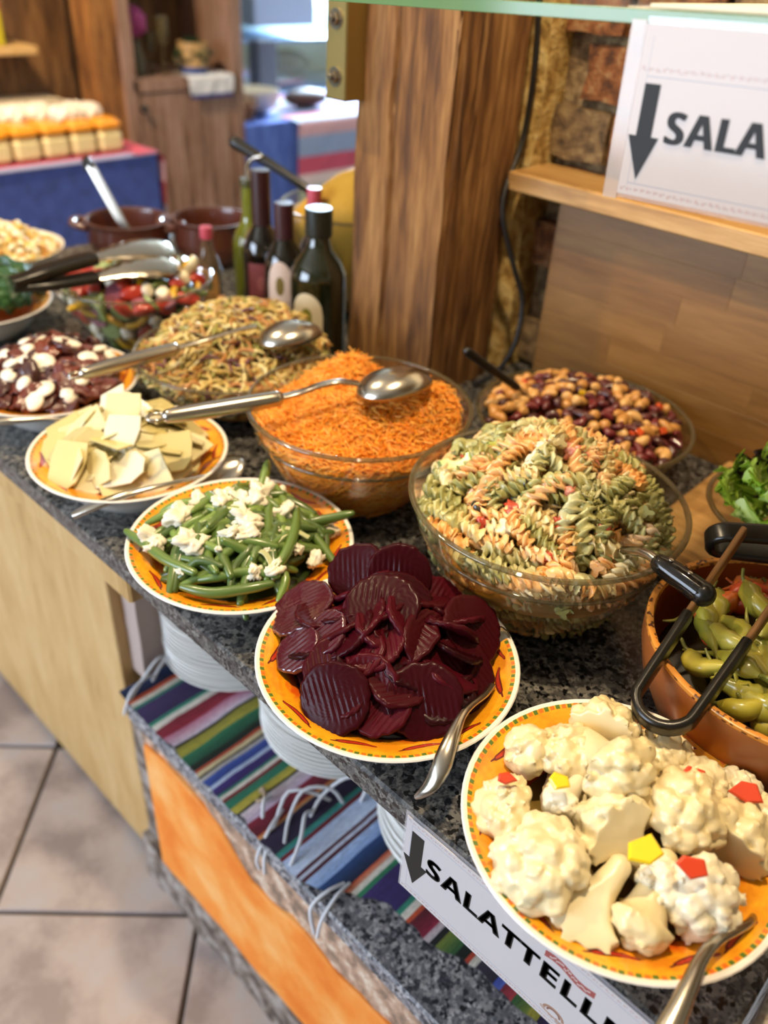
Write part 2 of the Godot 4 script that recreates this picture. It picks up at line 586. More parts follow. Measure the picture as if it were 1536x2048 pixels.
	tri_mat("orange_paint", tex(512, 512, func(_x: int, _y: int, i: int) -> Color: return mixc([Color("e87a1c"), Color("f08c2e"), Color("f4a04a"), Color("f6b468")], 0.5 + (o1[i] / 255.0 - 0.5) * 1.3 + (p2[i] / 255.0 - 0.5) * 0.2)), 0.75, Vector3.ONE * 1.6)

	# dishes and tools
	mat("china_white", Color("e9e6df"), 0.12, {"clearcoat_enabled": true, "clearcoat": 0.5})
	mat("china_stack", Color("ecebe6"), 0.25)
	M["chili_china"] = chili_china()
	mat("bowl_glass", Color(0.45, 0.41, 0.28, 0.06), 0.02, {"transparency": BaseMaterial3D.TRANSPARENCY_ALPHA, "cull_mode": BaseMaterial3D.CULL_DISABLED, "metallic_specular": 0.5})
	mat("rim_glass", Color(0.36, 0.32, 0.20, 0.5), 0.04, {"transparency": BaseMaterial3D.TRANSPARENCY_ALPHA, "metallic_specular": 0.6})
	mat("shelf_glass", Color(0.70, 0.80, 0.66, 0.06), 0.03, {"transparency": BaseMaterial3D.TRANSPARENCY_ALPHA, "metallic_specular": 0.5})
	mat("shelf_edge", Color(0.45, 0.60, 0.40, 0.75), 0.12, {"transparency": BaseMaterial3D.TRANSPARENCY_ALPHA, "metallic_specular": 0.5})
	mat("steel", Color("b9b2a6"), 0.22, {"metallic": 1.0})
	mat("steel_dark", Color("8d8578"), 0.3, {"metallic": 1.0})
	mat("brass_steel", Color("a3905a"), 0.38, {"metallic": 0.9})
	mat("black_plastic", Color("15130f"), 0.28)
	mat("black_cable", Color("14110e"), 0.5)
	mat("smoky_plastic", Color(0.10, 0.085, 0.07, 0.82), 0.1, {"transparency": BaseMaterial3D.TRANSPARENCY_ALPHA})
	mat("terracotta", Color("9c5826"), 0.32, {"clearcoat_enabled": true, "clearcoat": 0.4})
	mat("terracotta_rim", Color("c9822f"), 0.35, {"clearcoat_enabled": true, "clearcoat": 0.4})
	mat("brown_glaze", Color("4e2110"), 0.14, {"clearcoat_enabled": true, "clearcoat": 0.8})

func grains(seed_: int, freq: float, w: int) -> PackedByteArray:
	var n := nz(seed_, freq, 1, FastNoiseLite.TYPE_CELLULAR)
	n.cellular_return_type = FastNoiseLite.RETURN_CELL_VALUE
	n.cellular_jitter = 1.0
	var warp := nz(seed_ + 50, 0.12, 2)
	var im := n.get_seamless_image(w, w)
	im.convert(Image.FORMAT_L8)
	var src := im.get_data()
	var out := PackedByteArray(); out.resize(w * w)
	for y in w:
		for x in w:
			var dx := int(3.2 * warp.get_noise_2d(x, y)); var dy := int(3.2 * warp.get_noise_2d(x + 300, y))
			out[y * w + x] = src[posmod(y + dy, w) * w + posmod(x + dx, w)]
	return out

func wood(called: String, seed_: int, stops: Array, rough: float, sc: Vector3, contrast: float) -> StandardMaterial3D:
	var W := 384
	var a := field(seed_, 0.02, W, W, 4)
	var b := field(seed_ + 100, 0.09, W, W, 3)
	var c := field(seed_ + 200, 0.006, W, W, 2)
	var t := tex(W, W, func(_x: int, _y: int, i: int) -> Color:
		return mixc(stops, 0.5 + contrast * ((a[i] / 255.0 - 0.5) * 0.9 + (b[i] / 255.0 - 0.5) * 0.5 + (c[i] / 255.0 - 0.5) * 0.6)))
	return tri_mat(called, t, rough, sc)

# the plates' printed pattern: u runs round the plate, v from the lip down into the well
func chili_china() -> StandardMaterial3D:
	var W := 2048; var H := 320
	var n1 := field(61, 0.006, W, H, 4)
	var n2 := field(62, 0.03, W, H, 3)
	var im := Image.create(W, H, false, Image.FORMAT_RGB8)
	var i := 0
	for y in H:
		var v := float(y) / H
		for x in W:
			var q := n1[i] / 255.0 - 0.5 + (n2[i] / 255.0 - 0.5) * 0.4
			var c := mixc([Color("dc860a"), Color("e89a10"), Color("eea816"), Color("f2b428")], 0.5 + q * 1.2 - 0.25 * v)
			c = c.lerp(Color("d9560c"), clampf(smoothstep(0.34, 0.62, v + q * 0.55), 0, 1))
			if v < 0.035: c = Color("efe9dc")
			im.set_pixel(x, y, c); i += 1
	var r2 := RandomNumberGenerator.new()
	r2.seed = 5
	for ring in [[0.035, 0.105, 66], [0.56, 0.62, 52]]:
		for k in ring[2]:
			var w: float = float(W) / ring[2]
			for half in 2:
				var c := Color("3f6a22") if half == 0 else Color("e2681a")
				var x0 := int(k * w + half * w * 0.5 + w * 0.06); var x1 := int(x0 + w * 0.36)
				for y in range(int(ring[0] * H) + r2.randi_range(0, 2), int(ring[1] * H) - r2.randi_range(0, 2)):
					for x in range(x0, x1): im.set_pixel(x % W, y, im.get_pixel(x % W, y).lerp(c, 0.88))
	for k in 11:      # painted chilies, each a curved taper with a hooked stalk
		var cx := W * (k + r2.randf_range(0.2, 0.8)) / 11.0
		var dirn := 1.0 if r2.randf() < 0.5 else -1.0
		var y0 := H * r2.randf_range(0.15, 0.22)
		for s in 60:
			var f := s / 59.0
			var px := cx + dirn * (f - 0.5) * 110.0
			var py := y0 + H * (0.10 * sin(f * 2.6) + 0.08 * f * (1.0 if k % 2 else -0.6))
			var wd := 1.5 + 9.5 * pow(sin(clampf(f * 1.1, 0, 1) * PI * 0.93), 0.8) * (1.0 if f > 0.16 else 0.3)
			dab(im, px, py, wd * 1.25 + 1.2, Color("5d130c"), wd + 1.5)
		for s in 60:
			var f := s / 59.0
			if f < 0.17: continue
			var px := cx + dirn * (f - 0.5) * 110.0
			var py := y0 + H * (0.10 * sin(f * 2.6) + 0.08 * f * (1.0 if k % 2 else -0.6))
			var wd := 0.5 + 8.0 * pow(sin(clampf(f * 1.1, 0, 1) * PI * 0.93), 0.8)
			dab(im, px, py, wd, Color("a5230f").lerp(Color("c03a18"), r2.randf()), wd * 0.8)
	var m := mat("chili_china", Color.WHITE, 0.12, {"albedo_texture": ImageTexture.create_from_image(im), "clearcoat_enabled": true, "clearcoat": 0.6})
	return m

# ------------------------------------------------------------------ the room
func room() -> void:
	struct("floor", box_mesh(Vector3(-4.8, -0.12, -5.2), Vector3(2.8, -0.004, 3.4), 0.0), M.grout, "grey stone tile floor with dark joints")
	var fl: Node3D = get_node("floor")
	# diagonal tiles, each one a piece; the plain field beyond is farther than the photograph tells tiles apart
	var variants := []
	for k in 3: variants.append(slab(rect(0.361, 0.361, 0.002), 0.012, 0.0025).done(false))
	for i in range(-13, 8):
		for j in range(-9, 7):
			var pc := -0.825 + 0.261 + 0.522 * i
			var qc := -0.671 + 0.261 + 0.522 * j
			var x := (pc + qc) / 2; var z := (pc - qc) / 2
			if x < -4.5 or x > 0.9 or z < -2.9 or z > 1.7: continue
			if z < -0.3 and x > -1.9: continue
			part("tile", variants[(i * 7 + j * 3 + 90) % 3], M.floor_tile, fl, at(Vector3(x, -0.004 - 0.0005 * ((i + j + 40) % 3), z), PI / 4))
	struct("ceiling", box_mesh(Vector3(-4.8, 2.7, -5.2), Vector3(2.8, 2.82, 3.4), 0.0), M.ceiling_paint, "pale ceiling of the dining room")
	struct("wall_right", box_mesh(Vector3(2.6, 0, -5.2), Vector3(2.8, 2.7, 3.4), 0.0), M.wall_paint, "plain cream wall beyond the counter's end")
	struct("wall_kitchen", box_mesh(Vector3(-4.8, 0, -5.2), Vector3(2.8, 2.7, -5.0), 0.0), M.wall_paint, "plain cream wall at the back of the kitchen")
	# front wall with a wide window
	var f := MB.new()
	for b in [[-4.8, 0.0, -2.95, 2.7], [-0.55, 0.0, 2.8, 2.7], [-2.95, 0.0, -0.55, 0.68], [-2.95, 2.42, -0.55, 2.7]]: box(f, Vector3(b[0], b[1], 3.2), Vector3(b[2], b[3], 3.4), 0.0)
	struct("wall_front", f.done(false), M.wall_paint, "cream wall with the dining room window")
	window_frame("window_1", Vector3(-2.95, 0.68, 3.26), Vector3(-0.55, 2.42, 3.32), true)
	# far wall with the kitchen window
	var w := MB.new()
	for b in [[-5.0, 0.0, -4.55, 2.7], [-3.42, 0.0, 3.2, 2.7], [-4.55, 0.0, -3.42, 1.13], [-4.55, 2.1, -3.42, 2.7]]: box(w, Vector3(-4.8, b[1], b[0]), Vector3(-4.6, b[3], b[2]), 0.0)
	struct("wall_left", w.done(false), mat("kitchen_paint", Color("b9c9b8"), 0.8), "pale green kitchen wall round a bright window")
	window_frame("window_2", Vector3(-4.74, 1.13, -4.55), Vector3(-4.68, 2.1, -3.42), false)

func window_frame(called: String, lo: Vector3, hi: Vector3, along_x: bool) -> void:
	var mb := MB.new()
	var t := 0.05
	box(mb, lo, Vector3(hi.x, lo.y + t, hi.z), 0.003)
	box(mb, Vector3(lo.x, hi.y - t, lo.z), hi, 0.003)
	for k in 3:
		if along_x:
			var x := lerpf(lo.x, hi.x - t, k / 2.0)
			box(mb, Vector3(x, lo.y + t, lo.z), Vector3(x + t, hi.y - t, hi.z), 0.003)
		elif k != 1:
			var z := lerpf(lo.z, hi.z - t, k / 2.0)
			box(mb, Vector3(lo.x, lo.y + t, z), Vector3(hi.x, hi.y - t, z + t), 0.003)
	var o := struct(called, mb.done(false), mat("window_white", Color("e6e6e2"), 0.4), "white window frame with clear panes")
	var mid := (lo + hi) / 2
	var g := mat("window_pane", Color(1, 1, 1, 0.02), 0.0, {"transparency": BaseMaterial3D.TRANSPARENCY_ALPHA})
	if along_x:
		for k in 2: part("pane", box_mesh(Vector3(lerpf(lo.x, mid.x, k) + t, lo.y + t, mid.z - 0.003), Vector3(lerpf(mid.x, hi.x, k) - t * 0.4, hi.y - t, mid.z + 0.003), 0.0), g, o)
	else:
		part("pane", box_mesh(Vector3(mid.x - 0.003, lo.y + t, lo.z + t), Vector3(mid.x + 0.003, hi.y - t, hi.z - t), 0.0), g, o)

# ------------------------------------------------------------------ counter
func counter() -> void:
	# granite worktop with a cut-back right end
	var top := slab(PackedVector2Array([Vector2(-1.72, -0.008), Vector2(0.017, -0.008), Vector2(0.017, -0.115), Vector2(1.1, -0.115), Vector2(1.1, -0.80), Vector2(-0.74, -0.80), Vector2(-0.74, -0.90), Vector2(-1.72, -0.90)]), 0.03, 0.0025)
	solo("worktop", top.done(false), M.granite, "dark grey speckled granite worktop that carries all the salad bowls", "worktop", "", at(Vector3(0, 0.87, 0)))
	# tan cabinet under the worktop's far end
	var cab := thing("tan_cabinet", "tan wooden cabinet front under the far end of the granite worktop", "cabinet", Vector3(-1.6, 0, -0.3))
	part("front_panel", box_mesh(Vector3(-0.11, 0.012, 0.19), Vector3(0.693, 0.805, 0.215), 0.002), M.tan_wood, cab)
	part("side_panel", box_mesh(Vector3(0.665, 0.012, -0.5), Vector3(0.692, 0.8695, 0.188), 0.002), M.tan_wood, cab)
	part("side_panel", box_mesh(Vector3(-0.11, 0.012, -0.5), Vector3(-0.085, 0.8695, 0.188), 0.002), M.tan_wood, cab)
	solo("wooden_rail", box_mesh(Vector3(-1.71, 0.830, -0.10), Vector3(-0.69, 0.8695, -0.0125), 0.003), M.tan_wood, "tan wooden rail running under the worktop edge above the cabinet front", "rail")
	part("plinth", box_mesh(Vector3(-0.08, 0.0, 0.16), Vector3(0.66, 0.05, 0.188), 0.0), mat("plinth_dark", Color("3a3128"), 0.8), cab)

	# masonry base with the lower granite ledge
	var base := thing("counter_base", "plastered masonry base with an orange painted front under the ledge", "counter base", Vector3.ZERO)
	var body := MB.new()
	box(body, Vector3(-0.818, 0.0, -0.62), Vector3(0.018, 0.478, -0.078), 0.004)
	part("plaster_body", body.done(false), M.plaster_rough, base)
	solo("recess_plaster", box_mesh(Vector3(-0.86, 0.5105, -0.66), Vector3(0.9, 0.8695, -0.62), 0.0), M.stone_grey, "plastered back of the plate recess under the worktop", "recess wall")
	solo("recess_partition", rough_block(Vector3(-0.906, 0.5015, -0.30), Vector3(-0.868, 0.829, -0.105), 0.002, 5), mat("recess_tile", Color("b5a39a"), 0.5), "pinkish tiled end wall of the plate recess beside the tan cabinet", "recess wall")
	solo("recess_post", box_mesh(Vector3(-0.965, 0.5015, -0.42), Vector3(-0.905, 0.829, -0.36), 0.004), M.dark_wood, "dark wooden upright at the back of the plate recess", "post")
	part("stone_pier", rough_block(Vector3(-0.885, 0.0, -0.62), Vector3(-0.852, 0.474, -0.076), 0.004, 6), M.stone_grey, base)
	# rough strip of old plaster under the ledge
	part("plaster_strip", rough_block(Vector3(-0.824, 0.355, -0.084), Vector3(0.016, 0.479, -0.062), 0.006, 7), M.plaster_rough, base)
	part("stone_plinth", rough_block(Vector3(-0.885, 0.0, -0.09), Vector3(0.016, 0.125, -0.058), 0.008, 8), M.stone_grey, base)
	# orange paint with a wavy upper edge
	var pts := PackedVector2Array()
	var topline := [[-0.816, 0.434], [-0.80, 0.437], [-0.755, 0.445], [-0.72, 0.443], [-0.684, 0.441], [-0.65, 0.436], [-0.622, 0.43], [-0.585, 0.40], [-0.548, 0.374], [-0.502, 0.374], [-0.47, 0.384], [-0.438, 0.391], [-0.40, 0.381], [-0.37, 0.373], [-0.33, 0.379], [-0.272, 0.383], [-0.2, 0.372], [-0.1, 0.385], [0.012, 0.375]]
	for q in topline: pts.append(Vector2(q[0], -q[1]))
	var nn := nz(71, 3.0, 3)
	for k in range(24, -1, -1):
		var x := lerpf(-0.816, 0.012, k / 24.0)
		pts.append(Vector2(x, -0.124 - 0.012 * nn.get_noise_1d(x * 3.0)))
	part("orange_paint", slab(pts, 0.012, 0.003).done(false), M.orange_paint, base, Transform3D(Basis(Vector3.RIGHT, Vector3(0, 0, 1), Vector3(0, -1, 0)), Vector3(0, 0, -0.068)))

	var ledge := slab(PackedVector2Array([Vector2(-0.838, -0.052), Vector2(0.016, -0.052), Vector2(0.016, -0.6), Vector2(-0.838, -0.6)]), 0.03, 0.003)
	solo("granite_ledge", ledge.done(false), M.granite_pale, "low granite ledge under the worktop with a rough front edge", "ledge", "", at(Vector3(0, 0.48, 0)))

	# orange plastered pier at the worktop's right end
	var pier := thing("plaster_pier", "orange painted pier with a rough white plaster edge at the worktop end", "pier", Vector3(0.16, 0, -0.02))
	part("plaster", rough_block(Vector3(-0.136, 0.0, -0.31), Vector3(0.25, 0.858, 0.12), 0.004, 9), M.plaster_white, pier)
	part("orange_paint", rough_block(Vector3(-0.112, 0.10, -0.30), Vector3(0.25, 0.8625, 0.13), 0.003, 10), M.orange_paint, pier)
	striped_runner()
	plate_stacks()

func rough_block(lo: Vector3, hi: Vector3, amp: float, seed_: int) -> ArrayMesh:
	var mb := MB.new()
	var s := hi - lo
	var n := nz(seed_, 18.0, 3)
	for face in [[Vector3.RIGHT, Vector3.UP, Vector3.BACK], [Vector3.LEFT, Vector3.UP, Vector3.FORWARD], [Vector3.UP, Vector3.BACK, Vector3.RIGHT], [Vector3.DOWN, Vector3.BACK, Vector3.LEFT], [Vector3.BACK, Vector3.UP, Vector3.LEFT], [Vector3.FORWARD, Vector3.UP, Vector3.RIGHT]]:
		var nrm: Vector3 = face[0]; var a: Vector3 = face[1]; var b: Vector3 = face[2]
		var na := clampi(int(absf(s.dot(a)) / 0.025), 2, 24)
		var nb := clampi(int(absf(s.dot(b)) / 0.025), 2, 60)
		var base := mb.v.size()
		for i in na + 1:
			for j in nb + 1:
				var q := nrm * 0.5 + a * (float(i) / na - 0.5) + b * (float(j) / nb - 0.5)
				var p := lo + s * (q + Vector3.ONE * 0.5)
				mb.p(p + Vector3(n.get_noise_3dv(p), n.get_noise_3dv(p + Vector3(9, 0, 0)), n.get_noise_3dv(p + Vector3(0, 9, 0))) * amp)
		for i in na:
			for j in nb:
				var k := base + i * (nb + 1) + j
				mb.quad(k, k + nb + 1, k + nb + 2, k + 1)
	return mb.done()

const STRIPES := [[30, "d8d6d2", "c9ccd4"], [14, "8a5a66", "c9c0c0"], [26, "9db4da", "86a2cc"], [26, "24365f", "151d3c"], [7, "c2502c", "c85c38"], [9, "d9d2c4", "cfc8ba"], [6, "2f7c66", "2f6a60"], [36, "3b2a58", "33244e"], [7, "2f7c66", "3a8a72"], [11, "dcd6ca", "d2ccc0"], [22, "7c1e2c", "97283c"], [22, "c07a92", "d9cfdc"], [5, "26221f", "26221f"], [17, "8f8a34", "b0a63e"], [20, "2d7350", "1d4f38"], [11.56, "1c2c1c", "131a14"], [4.76, "b2492a", "b2492a"], [7.48, "d2c298", "c9b88c"], [3.4, "1f1b1b", "1f1b1b"], [6.12, "b9b2a8", "a8a6aa"], [13.6, "3f57a4", "2c3f86"], [6.12, "a9bcdc", "c0cce0"], [13.6, "43307a", "33245a"], [4.08, "2f7c66", "2f7c66"], [6.12, "d9d2c6", "d9d2c6"], [4.76, "7c1e22", "7c1e22"], [12.92, "2c6e58", "2f7c5c"], [11.56, "a89c3a", "c0b048"], [4, "1f1b1b", "1f1b1b"], [20, "d0c4c4", "cdb6d0"], [22, "8b2438", "5d1622"], [6, "c2602c", "c8a878"], [30, "2b1d3a", "251a34"], [8, "2f7c66", "3a8a92"], [6, "6e1a22", "6e1a22"], [26, "b4c4e4", "c4d0e8"], [4, "4c1620", "4c1620"], [5, "c0c8dc", "c0c8dc"], [5, "4c1620", "4c1620"], [18, "a9bee4", "8ca8d8"], [24, "2b4a80", "101c36"], [8, "c2502c", "d8a890"], [7, "dcd6ca", "dcd6ca"], [6, "2f7c56", "2f7c56"], [42, "3b2a64", "30235a"], [7, "2f7c66", "3a8a72"], [9, "d9d2c6", "d9d2c6"], [6, "c2502c", "c2502c"], [24, "5d1622", "9a2a44"], [8, "c9b4bc", "d4c8cc"], [8, "1c1c1c", "1c1c1c"], [22, "7c8a3a", "2f5a34"], [12, "182418", "101810"], [6, "b2402a", "b2402a"], [8, "d8d2c4", "d8d2c4"], [26, "3a3340", "2a2432"], [10, "3f4fa4", "5d6fc0"], [16, "7c2a34", "b23a44"], [20, "2f5a34", "7c8a3a"], [12, "b0a63e", "8f8a34"], [30, "2b1d3a", "3b2a64"], [40, "2b1d3a", "3b2a64"]]

func striped_runner() -> void:
	var W := 1800; var H := 96
	var im := Image.create(W, H, false, Image.FORMAT_RGB8)
	var total := 0.0
	for s in STRIPES: total += s[0]
	var n := nz(81, 0.35, 2)
	var n2 := nz(82, 0.9, 1)
	var x := 0
	var acc := 0.0
	for s in STRIPES:
		acc += s[0]
		var x1 := int(acc / total * W)
		var x0 := x
		while x < x1:
			var f := float(x - x0) / maxi(1, x1 - x0)
			var c := Color(s[1]).lerp(Color(s[2]), f)
			for y in H: 
				var k := 1.0 + 0.14 * n.get_noise_2d(x * 1.0, y * 0.15) + 0.16 * n2.get_noise_2d(x * 0.3, y * 1.3) + (0.06 if (x / 2 + y / 3) % 2 == 0 else -0.06)
				im.set_pixel(x, y, Color(c.r * k, c.g * k, c.b * k).clamp())
			x += 1
	while x < W:
		for y in H: im.set_pixel(x, y, Color("2b1d3a"))
		x += 1
	var m := mat("serape_cloth", Color.WHITE, 0.92, {"albedo_texture": ImageTexture.create_from_image(im), "rim_enabled": true, "rim": 0.2})
	# a thin cloth lying on the ledge, slightly wavy, with a turned front hem
	var x_lo := -0.862; var x_hi := minf(-0.935 + total / 1000.0, 0.01)
	var mb := MB.new()
	var nx := 150; var nzz := 12
	var wave := nz(83, 5.0, 2)
	for side in 2:
		for i in nx + 1:
			var u := float(i) / nx
			var X := lerpf(x_lo, x_hi, u)
			var front := -0.056 - 0.055 * smoothstep(-0.44, -0.34, X) - 0.02 * smoothstep(-0.3, -0.2, X) + 0.006 * wave.get_noise_1d(X * 4.0)
			for j in nzz + 1:
				var f := float(j) / nzz
				var Z := lerpf(front, -0.50, f)
				var Y := 0.5102 + 0.0045 * maxf(0.0, wave.get_noise_2d(X * 3.0, Z * 5.0) + 0.2)
				if X < -0.84: Y = maxf(Y, 0.5102) + 0.004 * smoothstep(-0.84, -0.862, X)
				mb.p(Vector3(X, Y + (0.0022 if side == 0 else 0.0), Z), Vector2((X + 0.935) / (total / 1000.0), f))
	var half := (nx + 1) * (nzz + 1)
	for i in nx:
		for j in nzz:
			var k := i * (nzz + 1) + j
			mb.quad(k, k + nzz + 1, k + nzz + 2, k + 1)
			mb.quad(half + k, half + k + 1, half + k + nzz + 2, half + k + nzz + 1)
		var q := i * (nzz + 1)
		mb.quad(q, half + q, half + q + nzz + 1, q + nzz + 1)
	for j in nzz:
		mb.quad(j, j + 1, half + j + 1, half + j)
	var t := thing("striped_runner", "colourful striped woven runner with white fringe lying along the lower ledge", "runner")
	part("woven_cloth", mb.done(), m, t)
	var fm := mat("fringe_white", Color("d9dade"), 0.9)
	var strands := [
		[[-0.858, 0.517, -0.19], [-0.852, 0.548, -0.165], [-0.848, 0.545, -0.13], [-0.846, 0.52, -0.105]], [[-0.860, 0.518, -0.15], [-0.853, 0.550, -0.125], [-0.846, 0.53, -0.085], [-0.838, 0.505, -0.05]],
		[[-0.862, 0.518, -0.21], [-0.866, 0.555, -0.205], [-0.858, 0.56, -0.18], [-0.850, 0.525, -0.15]], [[-0.855, 0.517, -0.115], [-0.848, 0.530, -0.095], [-0.842, 0.525, -0.065], [-0.838, 0.495, -0.047]],
		[[-0.50, 0.514, -0.16], [-0.515, 0.535, -0.14], [-0.535, 0.54, -0.115], [-0.525, 0.515, -0.085], [-0.505, 0.50, -0.05], [-0.50, 0.47, -0.045]], [[-0.485, 0.514, -0.17], [-0.50, 0.54, -0.16], [-0.52, 0.545, -0.13], [-0.515, 0.52, -0.10], [-0.495, 0.512, -0.075]],
		[[-0.47, 0.514, -0.19], [-0.47, 0.55, -0.20], [-0.49, 0.555, -0.18], [-0.505, 0.53, -0.15], [-0.50, 0.514, -0.125]], [[-0.505, 0.514, -0.13], [-0.495, 0.535, -0.11], [-0.475, 0.53, -0.085], [-0.465, 0.512, -0.06]], [[-0.53, 0.52, -0.10], [-0.52, 0.518, -0.07], [-0.515, 0.49, -0.045], [-0.512, 0.465, -0.046]],
		[[-0.395, 0.514, -0.095], [-0.392, 0.518, -0.07], [-0.39, 0.50, -0.045], [-0.392, 0.465, -0.04]], [[-0.40, 0.514, -0.09], [-0.405, 0.518, -0.065], [-0.41, 0.50, -0.045], [-0.40, 0.46, -0.042]],
		[[-0.56, 0.515, -0.105], [-0.555, 0.525, -0.09], [-0.54, 0.52, -0.075]]]
	for s in strands:
		var a := []
		for q in s: a.append(Vector3(q[0], q[1], q[2]))
		part("fringe_strand", tube(a, 0.0026, 6, 14), fm, t)
	# a second little knot of tan yarn
	part("yarn_knot", tube([Vector3(-0.575, 0.516, -0.10), Vector3(-0.57, 0.527, -0.10), Vector3(-0.56, 0.52, -0.095), Vector3(-0.568, 0.513, -0.088)], 0.003, 6, 10), mat("yarn_tan", Color("a48d74"), 0.9), t)

func plate_stacks() -> void:
	var prof := [Vector2(0.0, 0.002), Vector2(0.06, 0.002), Vector2(0.064, 0.0), Vector2(0.068, 0.002), Vector2(0.085, 0.0065), Vector2(0.117, 0.0155), Vector2(0.1185, 0.0172), Vector2(0.117, 0.0185), Vector2(0.085, 0.0105), Vector2(0.07, 0.0062), Vector2(0.0, 0.0062)]
	var mesh := lathe_mesh(prof, 48)
	var names := ["stack under the green bean dish", "stack under the beetroot dish", "stack behind the lower sign"]
	var spots := [Vector3(-0.825, 0.5145, -0.252), Vector3(-0.593, 0.5145, -0.266), Vector3(-0.352, 0.5145, -0.27)]
	for s in 3:
		for k in 36:
			solo("dinner_plate", mesh, M.china_stack, ordinal(k + 1) + " white plate from the bottom of the " + names[s], "plate", "white plates in the " + ["far stack", "middle stack", "near stack"][s], at(spots[s] + Vector3(R(-0.0012, 0.0012), 0.0083 * k, R(-0.0012, 0.0012)), R(0, TAU)))

# ------------------------------------------------------------------ post, wall, shelf, leaning panel
func back_wall() -> void:
	struct("wall_back", box_mesh(Vector3(-0.80, 0, -1.0), Vector3(2.6, 2.7, -0.815), 0.0), M.mortar, "old brick wall behind the salad counter")
	var wall: Node3D = get_node("wall_back")
	var vars := []
	for k in 4: vars.append(rough_block(Vector3(-0.06, -0.034, -0.02), Vector3(0.06, 0.034, 0.02), 0.005, 90 + k))
	for row in 8:
		var y := 0.945 + row * 0.081
		for c in 5:
			var x := -0.70 + c * 0.131 + (0.065 if row % 2 else 0.0)
			part("brick", vars[(row * 3 + c) % 4], M.brick_old if (row * 5 + c * 3) % 4 else M.brick_grey, wall, Transform3D(Basis(Vector3.UP, R(-0.03, 0.03)), Vector3(x + R(-0.004, 0.004), y + R(-0.003, 0.003), -0.818 + R(-0.004, 0.006))))
	struct("wall_upper", box_mesh(Vector3(-0.80, 1.46, -0.816), Vector3(2.6, 2.7, -0.795), 0.0), mat("upper_plaster", Color("e6d8b8"), 0.9), "cream plastered upper wall above the bricks")
	struct("trim_1", rough_block(Vector3(-0.80, 0.9, -0.82), Vector3(-0.728, 2.7, -0.757), 0.009, 12), M.plaster_yellow, "rough yellow plaster edge beside the timber post")
	timber_post()

	# bracket on the post
	var br := thing("glass_bracket", "worn metal bracket with two hex bolts at the top of the timber post", "bracket", Vector3(-0.90, 1.30, -0.552))
	part("bracket_block", box_mesh(Vector3(-0.036, -0.002, -0.034), Vector3(0.004, 0.27, 0.018), 0.002), M.brass_steel, br)
	for y in [0.027, 0.095]:
		var b := part("bolt", bolt_mesh(), M.steel_dark, br, Transform3D(Basis(Vector3.RIGHT, PI / 2), Vector3(-0.016, y, 0.018)))
		part("washer", lathe_mesh([Vector2(0.0, 0.0), Vector2(0.0125, 0.0), Vector2(0.0125, 0.0018), Vector2(0.0, 0.0018)], 24), M.steel, b)

	# glass shelf over the counter
	var gs := thing("glass_shelf", "clear glass shelf with a green edge over the counter", "shelf", Vector3(-0.29, 1.4482, 0))
	gs.rotation.z = 0.031
	part("glass_sheet", box_mesh(Vector3(-0.36, 0.0, -0.535), Vector3(0.9, 0.008, -0.2005), 0.0), M.shelf_glass, gs)
	part("polished_edge", box_mesh(Vector3(-0.36, 0.0, -0.2003), Vector3(0.9, 0.008, -0.1985), 0.0005), M.shelf_edge, gs)

	var sheet := thing("cream_sheet", "cream coloured card lying on top of the glass shelf", "card", Vector3(-0.29, 1.4482, 0))
	sheet.rotation.z = 0.031
	part("card", box_mesh(Vector3(0.002, 0.0083, -0.53), Vector3(0.88, 0.0108, -0.2035), 0.0005), mat("cream_card", Color("e6dcc0"), 0.6), sheet)
	# wooden shelf
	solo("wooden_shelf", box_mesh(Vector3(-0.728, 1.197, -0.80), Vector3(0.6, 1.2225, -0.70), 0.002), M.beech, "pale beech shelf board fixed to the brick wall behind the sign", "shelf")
	# leaning panel of glued staves
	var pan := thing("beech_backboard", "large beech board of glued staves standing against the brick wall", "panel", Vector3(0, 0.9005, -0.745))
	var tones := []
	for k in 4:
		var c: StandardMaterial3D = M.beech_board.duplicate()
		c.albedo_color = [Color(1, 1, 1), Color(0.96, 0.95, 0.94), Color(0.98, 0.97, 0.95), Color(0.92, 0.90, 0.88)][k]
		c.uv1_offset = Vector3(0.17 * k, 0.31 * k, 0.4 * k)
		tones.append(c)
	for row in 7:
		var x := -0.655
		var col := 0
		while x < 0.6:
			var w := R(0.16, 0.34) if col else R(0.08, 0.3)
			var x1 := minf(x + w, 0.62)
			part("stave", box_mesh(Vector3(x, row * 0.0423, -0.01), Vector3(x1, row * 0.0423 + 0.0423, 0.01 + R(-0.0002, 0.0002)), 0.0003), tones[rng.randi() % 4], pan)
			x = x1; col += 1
	# board on the worktop
	solo("beech_board", box_mesh(Vector3(-0.315, 0.9005, -0.732), Vector3(0.55, 0.918, -0.44), 0.003), M.beech, "light beech board lying on the worktop under the lettuce bowl", "board")
	# cable
	var pts := []
	for q in [[-0.745, 1.80, -0.735], [-0.742, 1.50, -0.735], [-0.738, 1.416, -0.735], [-0.732, 1.355, -0.735], [-0.735, 1.26, -0.735], [-0.722, 1.179, -0.688], [-0.697, 1.097, -0.70], [-0.680, 1.04, -0.715], [-0.672, 0.976, -0.70], [-0.685, 0.93, -0.68], [-0.71, 0.905, -0.66]]: pts.append(Vector3(q[0], q[1], q[2]))
	solo("black_cable", tube(pts, 0.0042, 8, 60), M.black_cable, "black cable hanging down past the shelf end beside the timber post", "cable")

func bolt_mesh() -> ArrayMesh:
	var mb := slab(circle(6, 0.0085), 0.006, 0.0008, null, Vector3(0, 0.0018, 0))
	slab(circle(12, 0.0045), 0.004, 0.0006, mb, Vector3(0, 0.0078, 0))
	return mb.done(false)

